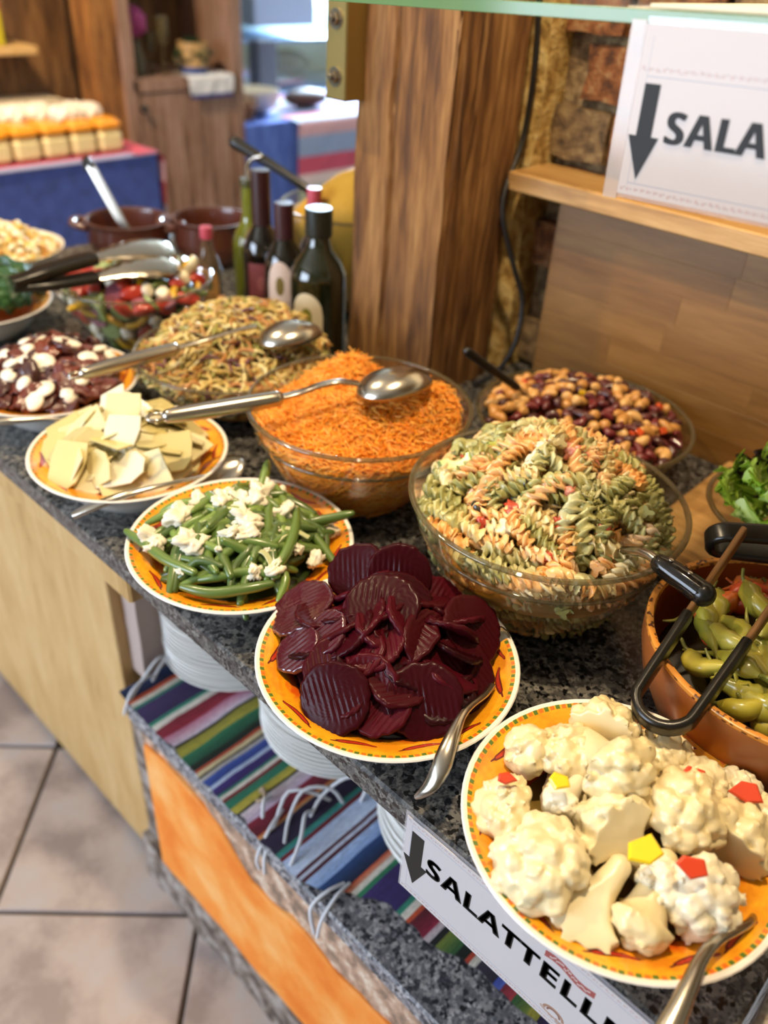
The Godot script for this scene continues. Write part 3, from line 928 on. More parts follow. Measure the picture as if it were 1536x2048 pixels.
func timber_post() -> void:
	# squared old timber: an outline with drying cracks, drifting slightly with height
	var outline := []
	var x0 := -0.918; var x1 := -0.732; var z0 := -0.722; var z1 := -0.572
	var n := nz(95, 9.0, 3)
	var sides := [[Vector2(x0, z1), Vector2(x1, z1), 56], [Vector2(x1, z1), Vector2(x1, z0), 40], [Vector2(x1, z0), Vector2(x0, z0), 14], [Vector2(x0, z0), Vector2(x0, z1), 24]]
	for si in 4:
		var s: Array = sides[si]
		for k in s[2]: outline.append([(s[0] as Vector2).lerp(s[1], float(k) / s[2]), (s[1] - s[0]).normalized(), si, float(k) / s[2]])
	var mb := MB.new()
	var rows := 70
	var m := outline.size()
	for i in rows + 1:
		var y := lerpf(0.9, 2.7, float(i) / rows) if i > 0 else 0.9
		for o in outline:
			var q: Vector2 = o[0]
			var nrm := Vector2(o[1].y, -o[1].x) * -1.0
			var d := 0.004 * n.get_noise_3d(q.x * 2.0, y * 0.5, q.y * 2.0) + 0.0022 * n.get_noise_3d(q.x * 22.0, y * 1.2, q.y * 22.0)
			if o[2] == 0:      # the long crack down the front and a finer one
				var cx := 0.43 + 0.035 * n.get_noise_1d(y * 0.6) + 0.02 * sin(y * 4.0)
				d -= 0.016 * exp(-pow((o[3] - cx) / 0.013, 2.0)) * smoothstep(-0.3, 0.1, n.get_noise_1d(y * 0.9) + 0.3)
				d -= 0.006 * exp(-pow((o[3] - 0.18 - 0.03 * n.get_noise_1d(y * 0.7 + 30.0)) / 0.012, 2.0)) * (0.5 + 0.5 * n.get_noise_1d(y + 5.0))
				d += 0.004 * smoothstep(0.9, 1.0, o[3])
			if o[2] == 1:
				d -= 0.007 * exp(-pow((o[3] - 0.30 - 0.05 * n.get_noise_1d(y * 0.8 + 60.0)) / 0.02, 2.0))
				d -= 0.009 * maxf(0.0, n.get_noise_2d(o[3] * 1.4, y * 0.5 + 9.0))
			var ed := minf(o[3], 1.0 - o[3])
			d -= 0.008 * exp(-ed / 0.025)
			mb.p(Vector3(q.x + nrm.x * d, y, q.y + nrm.y * d), Vector2(o[3], y))
	for i in rows:
		for k in m: mb.quad(i * m + k, i * m + (k + 1) % m, (i + 1) * m + (k + 1) % m, (i + 1) * m + k)
	solo("timber_post", mb.done(), M.post_wood, "thick weathered timber post with a long crack beside the bottles", "post")

# ------------------------------------------------------------------ dishes
const PLATES := {"sund": Vector3(-1.050, 0.9002, -0.125), "pale": Vector3(-0.811, 0.9002, -0.102), "bean": Vector3(-0.574, 0.9002, -0.09), "beet": Vector3(-0.349, 0.9002, -0.081), "caul": Vector3(-0.111, 0.9002, -0.084), "broc": Vector3(-1.39, 0.9002, -0.17)}
const BOWLS := {"carrot": [Vector3(-0.621, 0.9002, -0.308), 0.1365, 0.124], "pasta": [Vector3(-0.346, 0.9002, -0.305), 0.141, 0.130], "beans": [Vector3(-0.468, 0.9002, -0.581), 0.144, 0.075], "slaw": [Vector3(-0.918, 0.9002, -0.341), 0.142, 0.08], "greek": [Vector3(-1.213, 0.9002, -0.363), 0.130, 0.105], "lettuce": [Vector3(-0.165, 0.9182, -0.530), 0.098, 0.082], "couscous": [Vector3(-1.09, 0.9002, -0.745), 0.130, 0.19]}

var plate_body: ArrayMesh
var plate_print: ArrayMesh

func chili_plate(key: String, label: String) -> void:
	if plate_body == null:
		plate_body = lathe_mesh([Vector2(0.0, 0.004), Vector2(0.052, 0.004), Vector2(0.056, 0.0), Vector2(0.062, 0.0), Vector2(0.065, 0.004), Vector2(0.074, 0.009), Vector2(0.088, 0.024), Vector2(0.098, 0.038), Vector2(0.109, 0.0465), Vector2(0.1185, 0.0520), Vector2(0.1192, 0.0535), Vector2(0.1183, 0.0546), Vector2(0.1165, 0.0545)], 72)
		var prof := [Vector2(0.1166, 0.0546), Vector2(0.108, 0.0512), Vector2(0.097, 0.0465), Vector2(0.0865, 0.0415), Vector2(0.0825, 0.036), Vector2(0.078, 0.0255), Vector2(0.071, 0.0160), Vector2(0.058, 0.011), Vector2(0.0, 0.009)]
		var vs := [0.0, 0.16, 0.36, 0.52, 0.6, 0.7, 0.8, 0.9, 0.99]
		var mb := MB.new()
		for i in prof.size():
			for k in 73:
				var f := TAU * k / 72
				mb.p(Vector3(prof[i].x * cos(f), prof[i].y, prof[i].x * sin(f)), Vector2(k / 72.0, vs[i]))
			if i > 0:
				var a: int = (i - 1) * 73
				for k in 72: mb.quad(a + k, a + 73 + k, a + 73 + k + 1, a + k + 1)
		plate_print = mb.done()
	var t := thing("chili_plate", label, "plate", PLATES[key], "deep plates painted with chilies")
	t.rotation.y = R(0, TAU)
	part("china_body", plate_body, M.china_white, t)
	part("painted_inside", plate_print, M.chili_china, t)

func bowl_in(rad: float, h: float, y: float) -> float:   # inner radius of a glass bowl at a height
	return lerpf(rad * 0.42, rad - 0.005, pow(clampf((y - 0.006) / (h - 0.006), 0, 1), 0.52))

func glass_bowl(key: String, label: String, step := true) -> void:
	var rad: float = BOWLS[key][1]; var h: float = BOWLS[key][2]
	var outer := [Vector2(0.0, 0.002), Vector2(rad * 0.40, 0.002), Vector2(rad * 0.42, 0.0), Vector2(rad * 0.45, 0.001)]
	var inner := []
	for k in 15:
		var y := lerpf(0.006, h - 0.001, k / 14.0)
		var r := bowl_in(rad, h, y)
		var o := r + 0.0042
		if step and y > h * 0.74: o += 0.0012
		if k > 0: outer.append(Vector2(o, y))
		inner.append(Vector2(r, y))
	inner.reverse()
	inner.append(Vector2(0.0, 0.0065))
	var t := thing("glass_bowl", label, "bowl", BOWLS[key][0], "round clear glass salad bowls")
	part("outer_wall", lathe_mesh(outer, 72), M.bowl_glass, t)
	part("inner_wall", lathe_mesh(inner, 72), M.bowl_glass, t)
	part("rim", ring_mesh(rad - 0.0022, h, 0.0032, 0.0026), M.rim_glass, t)
	if step: part("stacking_ring", ring_mesh(bowl_in(rad, h, h * 0.74) + 0.0045, h * 0.74, 0.0016, 0.0022), M.rim_glass, t)

func ring_mesh(r: float, y: float, rx: float, ry: float) -> ArrayMesh:
	var prof := []
	for k in 11: prof.append(Vector2(r + rx * cos(TAU * k / 10 - PI / 2), y + ry * sin(TAU * k / 10 - PI / 2)))
	return lathe_mesh(prof, 72)

# heap of n places over a dome: returns [[position, normal], ...], the spacing kept above min_d
func heap(n: int, rad: float, height: Callable, min_d: float, sink := 0.0) -> Array:
	var out := []
	var tries := 0
	while out.size() < n and tries < n * 40:
		tries += 1
		var a := R(0, TAU); var r := rad * sqrt(R(0, 1))
		var x := r * cos(a); var z := r * sin(a)
		var y: float = height.call(x, z)
		var p := Vector3(x, y - sink, z)
		var ok := true
		for q in out:
			if (q[0] as Vector3).distance_squared_to(p) < min_d * min_d:
				ok = false
				break
		if not ok: continue
		var e := 0.004
		out.append([p, Vector3(height.call(x - e, z) - height.call(x + e, z), 2 * e, height.call(x, z - e) - height.call(x, z + e)).normalized()])
	return out

func dome(y_edge: float, y_top: float, rad: float, cx := 0.0, cz := 0.0, k := 2.0) -> Callable:
	return func(x: float, z: float) -> float: return y_edge + (y_top - y_edge) * maxf(0.0, 1.0 - pow(Vector2(x - cx, z - cz).length() / rad, k))

# a closed lump of sauce or packed salad: bottom follows the vessel, top follows the heap
func core_mesh(rad: float, y0: float, height: Callable, under: float, side: Callable) -> ArrayMesh:
	var mb := MB.new()
	var seg := 40
	var top := mb.p(Vector3(0, height.call(0, 0) - under, 0))
	var rings := [0.25, 0.5, 0.75, 0.9, 1.0]
	for f in rings:
		for k in seg:
			var a := TAU * k / seg
			var x: float = rad * f * cos(a); var z: float = rad * f * sin(a)
			mb.p(Vector3(x, height.call(x, z) - under * (1.0 if f < 1.0 else 1.3), z))
	for j in 6:
		for k in seg:
			var a := TAU * k / seg
			var e: Vector3 = mb.v[1 + 4 * seg + k]
			var y := lerpf(e.y, y0, (j + 1) / 6.0)
			var r: float = minf(side.call(y), rad)
			mb.p(Vector3(r * cos(a), y, r * sin(a)))
	for k in seg: mb.tri(top, 1 + (k + 1) % seg, 1 + k)
	for j in 10:
		for k in seg:
			var a := 1 + j * seg
			mb.quad(a + (k + 1) % seg, a + seg + (k + 1) % seg, a + seg + k, a + k)
	return mb.done()

func tangent_dir(n: Vector3) -> Vector3:
	var a := R(0, TAU)
	var d := Vector3(cos(a), 0, sin(a))
	return (d - n * d.dot(n)).normalized()

func dishes() -> void:
	chili_plate("pale", "chili plate heaped with pale vegetable slices, between the dried tomatoes and green beans")
	chili_plate("bean", "chili plate of green beans topped with white feta crumbs")
	chili_plate("beet", "chili plate of dark crinkle-cut beetroot overhanging the worktop edge")
	chili_plate("caul", "chili plate of white cauliflower beside the lower sign")
	chili_plate("sund", "chili plate of dried tomatoes with white mozzarella at the frame's edge")
	chili_plate("broc", "chili plate of broccoli, farthest of the painted plates")
	glass_bowl("carrot", "glass bowl full of grated orange carrot in front of the post")
	glass_bowl("pasta", "largest glass bowl, heaped with spiral pasta salad")
	glass_bowl("beans", "glass bowl of kidney beans and chickpeas against the beech backboard")
	glass_bowl("slaw", "wide shallow glass bowl of pale shredded slaw before the bottles", false)
	glass_bowl("greek", "glass bowl of mixed tomato and cucumber salad under black tongs", false)
	glass_bowl("lettuce", "glass bowl of curly lettuce on the beech board", false)
	glass_bowl("couscous", "deep glass bowl of yellow couscous behind the bottles", false)
	pasta_salad()
	carrot_salad()
	green_beans()
	beetroot()
	cauliflower()
	pale_slices()
	bean_salad()
	pepper_pot()
	lettuce_bowl()
	slaw_salad()
	dried_tomatoes()
	greek_salad()
	broccoli_plate()
	bottles_and_couscous()
	tools()

# ------------------------------------------------------------------ pasta
func fusillo(L: float, rad: float, turns: float, bend: float, seed_: int) -> ArrayMesh:
	var sec := PackedVector2Array()
	for k in 18:
		var a := TAU * k / 18
		sec.append(Vector2(cos(a), sin(a)) * rad * (0.36 + 0.64 * pow(0.5 + 0.5 * cos(3.0 * a), 1.3)))
	var pts := PackedVector3Array()
	var tw := []; var sc := []
	var n := 40
	var no := nz(seed_, 1.0, 1)
	for i in n + 1:
		var f := float(i) / n
		pts.append(Vector3((f - 0.5) * L, bend * (1.0 - pow(2.0 * f - 1.0, 2.0)) + 0.001 * no.get_noise_1d(f * 9.0), 0.4 * bend * sin(f * 5.0)))
		tw.append(f * turns * TAU + 0.5 * no.get_noise_1d(f * 6.0 + 20.0))
		sc.append(0.9 + 0.14 * no.get_noise_1d(f * 7.0 + 50.0) - 0.25 * pow(absf(2.0 * f - 1.0), 8.0))
	var mb := MB.new()
	sweep(mb, pts, sec, sc, tw)
	return mb.done()

func pasta_salad() -> void:
	var B: Array = BOWLS.pasta
	var o: Vector3 = B[0]
	var top := func(x: float, z: float) -> float:
		var r := Vector2(x, z).length() / 0.136
		return 0.098 + 0.076 * maxf(0.0, 1.0 - pow(Vector2(x + 0.016, z + 0.026).length() / 0.150, 1.2)) + 0.006 * clampf(1.0 - r, 0, 1)
	var dress := mat("creamy_dressing", Color("a3804c"), 0.5)
	solo("salad_dressing", core_mesh(0.120, 0.008, top, 0.022, func(y: float) -> float: return bowl_in(0.141, 0.13, y) - 0.016), dress, "creamy dressing pooled between the pasta in the largest bowl", "dressing", "", at(o), "stuff")
	var shapes := []
	for k in 7: shapes.append(fusillo(R(0.052, 0.068), R(0.0102, 0.0118), R(2.0, 2.6), R(-0.004, 0.006), 200 + k))
	var kinds := [["green spiral pasta coated in dressing in the largest bowl", "green pasta spirals", [Color("aaa666"), Color("b6b072"), Color("9a9658"), Color("c0ba86")]],
		["orange spiral pasta coated in dressing in the largest bowl", "orange pasta spirals", [Color("e8b270"), Color("ebbc80"), Color("e2a860"), Color("eec894")]],
		["cream spiral pasta coated in dressing in the largest bowl", "cream pasta spirals", [Color("e2cb90"), Color("e6d4a2"), Color("d8bf80"), Color("ecdfb8")]]]
	var mats := []
	for k in 3:
		mats.append([])
		for c in kinds[k][2]: mats[k].append(mat("pasta_%d_%d" % [k, mats[k].size()], c, 0.34, {"clearcoat_enabled": true, "clearcoat": 0.35, "clearcoat_roughness": 0.3}))
	var put := func(p: Vector3, nrm: Vector3, dirv: Vector3) -> void:
		var f := R(0, 1)
		var k := 0 if f < 0.47 else (1 if f < 0.80 else 2)
		solo("pasta_spiral", shapes[rng.randi() % 7], mats[k][rng.randi() % 4], (kinds[k][0] as String).replace(" coated in dressing in the largest bowl", ((" low" if p.y < 0.045 else (" midway" if p.y < 0.075 else " high")) + " against the glass " if (p.y < 0.072 or (p.y < 0.105 and Vector2(p.x, p.z).length() > 0.09)) else (" on top " if top.call(p.x, p.z) - p.y < 0.008 else " tucked under ")) + zone(p.x, p.z, 0.05 if (p.y < 0.072 or (p.y < 0.105 and Vector2(p.x, p.z).length() > 0.09)) else 0.117) + " of the biggest bowl"), "pasta", kinds[k][1], toward(o + p, nrm, dirv))
	for q in heap(56, 0.104, top, 0.0195, 0.018): put.call(q[0], (q[1] + jitter(0.3)).normalized(), tangent_dir(q[1]) + jitter(0.2))
	for q in heap(105, 0.115, top, 0.0154, -0.001): put.call(q[0], (q[1] + jitter(0.35)).normalized(), (tangent_dir(q[1]) if Vector2(q[0].x, q[0].z).length() < 0.09 else (Vector3(-q[0].z, 0, q[0].x).normalized() + tangent_dir(q[1]) * 0.35)) + jitter(0.22))
	# against the glass on the side that shows
	for row in 6:
		var y := 0.020 + 0.0168 * row
		var n := 17
		for k in n:
			var a := deg_to_rad(-55.0 + 225.0 * (k + R(-0.3, 0.3) + 0.5 * (row % 2)) / n)
			var r := bowl_in(0.141, 0.13, y) - 0.0115
			var out := Vector3(cos(a), -0.4, sin(a)).normalized()
			var tang := Vector3(-sin(a), R(-0.7, 0.7), cos(a))
			put.call(Vector3(cos(a) * r, y + R(-0.004, 0.004), sin(a) * r), out, tang)
	# vegetables in the pasta
	var dice: Array = []
	for k in 3:
		var s := 500 + k
		var n := nz(s, 60.0, 2)
		dice.append(blob(14, 10, func(d: Vector3) -> Vector3:
			var q := d / pow(pow(absf(d.x), 4.0) + pow(absf(d.y), 4.0) + pow(absf(d.z), 4.0), 0.25)
			return q * 0.0078 * (1.0 + 0.8 * n.get_noise_3dv(d * 0.02)) * Vector3(1.1, 0.7, 0.85)))
	var red := mat("tomato_dice", Color("b8442a"), 0.2, {"clearcoat_enabled": true, "clearcoat": 0.6})
	var pinkm := mat("ham_dice", Color("d4846a"), 0.35, {"clearcoat_enabled": true, "clearcoat": 0.3})
	for q in [[-0.075, -0.062, 0], [-0.09, 0.02, 0], [-0.055, 0.0, 0], [-0.035, -0.075, 0], [0.005, -0.02, 1], [0.02, -0.03, 1], [-0.02, -0.052, 0], [0.045, 0.045, 0], [0.0, 0.06, 0], [-0.015, 0.085, 0], [0.052, 0.075, 0], [0.075, 0.02, 0], [0.03, 0.015, 1], [0.062, 0.055, 1]]:
		var y: float = top.call(q[0], q[1])
		solo("ham_dice" if q[2] else "tomato_piece", dice[rng.randi() % 3], pinkm if q[2] else red, ("pink ham cube" if q[2] else "red tomato piece") + " among the pasta " + zone(q[0], q[1], 0.117) + " of the largest bowl", "ham" if q[2] else "tomato", "ham cubes in the pasta" if q[2] else "tomato pieces in the pasta", toward(o + Vector3(q[0], y + 0.003, q[1]), Vector3.UP + jitter(0.9), jitter(1.0)))
	# cucumber half slices and olives
	var cs := PackedVector2Array()
	for k in 15:
		var a := PI * k / 14.0
		cs.append(Vector2(cos(a), sin(a)) * 0.019)
	for k in 9: cs.append(Vector2(-cos(PI * k / 8.0), 0.0) * 0.009 + Vector2(0, 0.006 * sin(PI * k / 8.0)))
	var skin := mat("cucumber_skin", Color("4f6a22"), 0.3)
	var flesh := mat("cucumber_flesh", Color("b3bd5c"), 0.2, {"clearcoat_enabled": true, "clearcoat": 0.5})
	for q in [[-0.097, 0.142, 0.030, "leaning on the bowl's left rim", Vector3(0.3, 0.8, 0.5), Vector3(0.6, 0.4, -0.7)], [-0.058, 0.166, 0.000, "at the back of the pasta heap", Vector3(0.5, 0.55, 0.65), Vector3(0.75, 0.1, -0.65)]]:
		var c := thing("cucumber_slice", "curved green cucumber slice " + q[3], "cucumber", Vector3.ZERO)
		c.transform = toward(o + Vector3(q[0], q[1], q[2]), q[4], q[5])
		part("flesh", slab(cs, 0.005, 0.0008).done(false), flesh, c)
		var rim := PackedVector3Array()
		for k in 15: rim.append(Vector3(cos(PI * k / 14.0) * 0.0192, 0.0025, sin(PI * k / 14.0) * 0.0192))
		var sm := MB.new()
		sweep(sm, rim, rrect(0.0056, 0.0014, 0.0006), [], [], Vector3.UP)
		part("skin", sm.done(), skin, c)
	var ol := lathe_mesh([Vector2(0.004, -0.003), Vector2(0.0075, -0.0028), Vector2(0.0085, 0.0), Vector2(0.0075, 0.0028), Vector2(0.004, 0.003), Vector2(0.0036, 0.0), Vector2(0.004, -0.003)], 20)
	var om := mat("olive_black", Color("25241c"), 0.2, {"clearcoat_enabled": true, "clearcoat": 0.6})
	for q in [[-0.045, -0.085], [0.02, 0.005], [0.05, -0.005], [-0.03, 0.075], [0.015, -0.055], [-0.005, 0.035]]:
		solo("olive_ring", ol, om, "dark olive ring tucked among the pasta in the largest bowl", "olive", "olive rings in the pasta", toward(o + Vector3(q[0], top.call(q[0], q[1]) + 0.005, q[1]), Vector3.UP + jitter(0.8), jitter(1)))

# ------------------------------------------------------------------ carrot
func carrot_salad() -> void:
	var o: Vector3 = BOWLS.carrot[0]
	var nn := nz(301, 22.0, 3)
	var top := func(x: float, z: float) -> float:
		var y := 0.098 + 0.016 * maxf(0.0, 1.0 - Vector2(x, z).length() / 0.12)
		y += 0.040 * exp(-pow(Vector2(x - 0.058, z + 0.066).length() / 0.045, 2.0))
		y += 0.036 * exp(-pow(Vector2(x + 0.070, z + 0.052).length() / 0.045, 2.0))
		y += 0.012 * exp(-pow(Vector2(x - 0.01, z - 0.01).length() / 0.05, 2.0))
		y -= 0.020 * exp(-pow(Vector2(x + 0.012, z + 0.078).length() / 0.034, 2.0))
		return y + 0.005 * nn.get_noise_2d(x, z)
	var m := mat("carrot", Color.WHITE, 0.42, {"vertex_color_use_as_albedo": true, "clearcoat_enabled": true, "clearcoat": 0.3})
	var core := mat("carrot_packed", Color("f08e14"), 0.5)
	var t := thing("grated_carrot", "finely grated orange carrot filling the glass bowl before the post", "grated carrot", o, "", "stuff")
	part("packed_carrot", core_mesh(0.122, 0.008, top, 0.008, func(y: float) -> float: return bowl_in(0.1365, 0.124, y) - 0.004), core, t).set_meta("kind", "stuff")
	var cols := [Color("f89c1c").srgb_to_linear(), Color("faae34").srgb_to_linear(), Color("f48e10").srgb_to_linear(), Color("fcba50").srgb_to_linear()]
	for v in 5:
		var L := R(0.026, 0.044)
		var mesh := tube([Vector3(-L / 2, 0, 0), Vector3(-L / 5, R(0.001, 0.004), R(-0.003, 0.003)), Vector3(L / 5, R(0, 0.005), R(-0.004, 0.004)), Vector3(L / 2, R(-0.003, 0.002), R(-0.004, 0.004))], 0.00085, 4, 8, false, [0.5, 1.0, 1.0, 0.5])
		var places := []; var tint := []
		for k in 1500:
			var a := R(0, TAU); var r := 0.119 * sqrt(R(0, 1))
			var p := Vector3(r * cos(a), 0, r * sin(a))
			p.y = top.call(p.x, p.z) + R(-0.008, 0.002)
			places.append(toward(p, Vector3.UP + jitter(0.6), jitter(1.0) * Vector3(1, 0.45, 1) + Vector3(-sin(a), 0, cos(a)) * (2.5 if r > 0.105 else 0.0)))
			tint.append(cols[rng.randi() % 4])
		for k in 420:
			var y := R(0.012, 0.100)
			var a := deg_to_rad(R(-70, 190))
			var r := bowl_in(0.1365, 0.124, y) - 0.0035
			places.append(toward(Vector3(cos(a) * r, y, sin(a) * r), Vector3(cos(a), -0.3, sin(a)), Vector3(-sin(a), R(-1, 1), cos(a))))
			tint.append(cols[rng.randi() % 4])
		swarm("shreds", mesh, m, places, t, "", "", tint)

# ------------------------------------------------------------------ green beans with feta
func green_beans() -> void:
	var o: Vector3 = PLATES.bean
	var top := dome(0.040, 0.080, 0.105)
	var bm := []
	for c in [Color("56702a"), Color("4c6524"), Color("647d34"), Color("425a22"), Color("708a3c")]: bm.append(mat("bean_green_%d" % bm.size(), c, 0.22, {"clearcoat_enabled": true, "clearcoat": 0.6}))
	var shapes := []
	for k in 8:
		var L := R(0.055, 0.095)
		shapes.append(tube([Vector3(-L / 2, 0, 0), Vector3(-L / 6, R(0.0, 0.006), R(-0.006, 0.006)), Vector3(L / 6, R(0, 0.006), R(-0.006, 0.006)), Vector3(L / 2, R(-0.004, 0.002), R(-0.010, 0.010))], R(0.0045, 0.0056), 10, 16, true, [0.72, 1.0, 1.06, 0.98, 1.03, 0.9, 0.6]))
	solo("bean_juice", core_mesh(0.088, 0.012, dome(0.038, 0.062, 0.1), 0.012, func(y: float) -> float: return 0.06 + 0.9 * (y - 0.012)), mat("bean_juice", Color("2c3a12"), 0.25), "dark oily dressing under the green beans", "dressing", "", at(o), "stuff")
	var put := func(q: Array, lift: float) -> void:
		var d := tangent_dir(q[1])
		# keep the ends over the plate
		var radial := Vector3(q[0].x, 0, q[0].z)
		if radial.length() > 0.040: d = (d + radial.cross(Vector3.UP).normalized() * R(0.4, 1.3) * (1.0 if R(0, 1) < 0.5 else -1.0)).normalized()
		solo("green_bean", shapes[rng.randi() % 8], bm[rng.randi() % 5], ("cooked green bean " if lift > 0 else "lower lying green bean ") + zone(q[0].x, q[0].z, 0.078) + " of the feta topped plate", "green bean", "green beans under the feta", toward(o + q[0] + q[1] * lift, q[1] + jitter(0.2), d + jitter(0.14)))
	for q in heap(46, 0.066, top, 0.0150, 0.012): put.call(q, 0.0)
	for q in heap(74, 0.076, top, 0.0112, 0.0): put.call(q, 0.002)
	for h in [
		["longest green bean reaching out over the plate rim toward the ledge", [[-0.082, 0.060, 0.086], [-0.05, 0.0605, 0.084], [-0.01, 0.0625, 0.084], [0.028, 0.067, 0.078]], 0],
		["green bean tip poking up behind the feta toward the carrot bowl", [[-0.068, 0.080, -0.092], [-0.057, 0.072, -0.078], [-0.04, 0.062, -0.056]], 2],
		["green bean jutting over the plate rim below the carrot bowl", [[0.070, 0.080, -0.094], [0.048, 0.070, -0.070], [0.026, 0.062, -0.048]], 1],
		["green bean lying along the front rim of the feta plate", [[0.028, 0.057, 0.093], [0.055, 0.058, 0.078], [0.075, 0.062, 0.055], [0.088, 0.064, 0.032]], 1],
		["bent green bean curving down at the right of the feta plate", [[0.028, 0.082, -0.052], [0.052, 0.08, -0.030], [0.072, 0.074, 0.0], [0.080, 0.064, 0.030]], 0],
		["short green bean standing upright among the feta crumbs", [[0.008, 0.088, 0.005], [0.020, 0.079, 0.020], [0.030, 0.068, 0.036]], 2],
		["green bean leaning against the feta in the plate's middle", [[-0.012, 0.087, 0.012], [-0.012, 0.080, 0.032], [-0.006, 0.068, 0.055]], 0]]:
		var a := []
		for q in h[1]: a.append(o + Vector3(q[0], q[1], q[2]))
		solo("green_bean", tube(a, 0.0056, 10, 18, true, [0.6, 0.9, 1.0, 1.05, 1.0, 0.95, 0.7]), bm[h[2]], h[0], "green bean")
	# onion
	var om := mat("onion", Color("b9bd8c"), 0.2, {"backlight_enabled": true, "backlight": Color(0.5, 0.5, 0.4), "clearcoat_enabled": true, "clearcoat": 0.6})
	for q in [[0.050, 0.079, -0.028], [0.058, 0.078, -0.012], [0.046, 0.080, 0.0], [-0.072, 0.064, -0.02], [0.004, 0.080, 0.02], [0.056, 0.074, 0.02], [0.02, 0.066, 0.064]]:
		var c := Vector3(q[0], q[1], q[2])
		var mb := MB.new()
		var a := R(0, TAU)
		sweep(mb, curve([c + Vector3(cos(a), 0, sin(a)) * 0.018, c + Vector3(0, 0.004, 0) + jitter(0.004), c - Vector3(cos(a + 0.5), 0.1, sin(a + 0.5)) * 0.02], 12), rrect(0.006, 0.0012, 0.0005), [], [], Vector3.UP)
		solo("onion_strip", mb.done(), om, "translucent onion strip among the green beans", "onion", "onion strips on the green beans", at(o))
	# feta
	var fm := mat("feta", Color("e4dbc4"), 0.75)
	var fs := []
	for k in 6:
		var n := nz(330 + k, 0.9, 3); var n2 := nz(340 + k, 3.2, 2)
		var st := Vector3(R(0.8, 1.25), R(0.65, 0.9), R(0.8, 1.2))
		fs.append(blob(26, 18, func(d: Vector3) -> Vector3:
			var q := d / pow(pow(absf(d.x), 5.0) + pow(absf(d.y), 5.0) + pow(absf(d.z), 5.0), 0.2)
			return q * st * (0.82 + 0.55 * n.get_noise_3dv(d) + 0.26 * n2.get_noise_3dv(d))))
	for q in [[-0.046, 0.066, 0.044, 26], [-0.052, 0.051, 0.075, 24], [-0.038, 0.052, 0.081, 20], [-0.001, 0.067, 0.061, 24], [0.015, 0.079, 0.005, 22], [0.034, 0.075, 0.017, 20], [0.022, 0.075, 0.028, 22], [0.028, 0.077, 0.006, 20], [-0.054, 0.069, 0.012, 22], [-0.028, 0.077, 0.005, 20], [-0.036, 0.075, -0.007, 20], [-0.022, 0.077, -0.016, 18], [-0.018, 0.073, -0.04, 26], [-0.004, 0.078, -0.024, 24], [-0.048, 0.055, -0.071, 20], [-0.022, 0.061, -0.071, 18], [0.017, 0.07, -0.05, 14], [0.024, 0.073, -0.038, 18], [0.056, 0.049, -0.076, 14], [0.07, 0.062, -0.018, 14], [0.085, 0.051, -0.029, 15], [0.068, 0.06, 0.035, 15], [0.078, 0.057, 0.019, 20], [0.058, 0.068, 0.012, 9], [0.041, 0.069, -0.039, 7], [0.043, 0.073, -0.014, 8], [0.013, 0.056, 0.083, 9], [-0.006, 0.079, 0.015, 11], [-0.006, 0.08, -0.003, 13], [0.0, 0.08, 0.03, 5], [0.03, 0.075, 0.05, 6], [-0.03, 0.07, 0.03, 6]]:
		var s: float = q[3] / 1640.0 * 0.87
		var xf := toward(o + Vector3(q[0], q[1] + 0.006 + s * 0.35, q[2]), Vector3.UP + jitter(0.5), jitter(1))
		xf.basis = xf.basis.scaled(Vector3.ONE * s)
		solo("feta_crumb", fs[rng.randi() % 6], fm, ("large" if q[3] > 17 else "small") + " white feta crumb on the green beans " + zone(q[0], q[2], 0.095), "cheese", "large feta crumbs" if q[3] > 17 else "small feta crumbs", xf)

# ------------------------------------------------------------------ beetroot
func beet_slice(rad: float, bend: float, seed_: int) -> ArrayMesh:
	var mb := MB.new()
	var n := nz(seed_, 1.0, 2)
	var th := 0.0052
	var seg := 60; var rings := 16
	for side in 2:
		for j in rings + 1:
			var f := float(j) / rings
			for k in seg:
				var a := TAU * k / seg
				var r := rad * f * (1.0 + 0.07 * n.get_noise_2d(cos(a) * 2.0, sin(a) * 2.0))
				var x := r * cos(a); var z := r * sin(a)
				var rip := 0.0006 * sin(x / 0.0050 * TAU)
				var y := bend * (x * x - 0.4 * z * z) / rad + rip + (th / 2 if side == 0 else -th / 2) * (1.0 if f < 0.97 else 0.55)
				mb.p(Vector3(x, y, z), Vector2(x / 0.1, z / 0.1))
	var half := (rings + 1) * seg
	for j in rings:
		for k in seg:
			var a := j * seg + k; var b := j * seg + (k + 1) % seg
			mb.quad(a, b, b + seg, a + seg)
			mb.quad(half + a, half + a + seg, half + b + seg, half + b)
	for k in seg:
		var a := rings * seg + k; var b := rings * seg + (k + 1) % seg
		mb.quad(a, b, half + b, half + a)
	return mb.done()

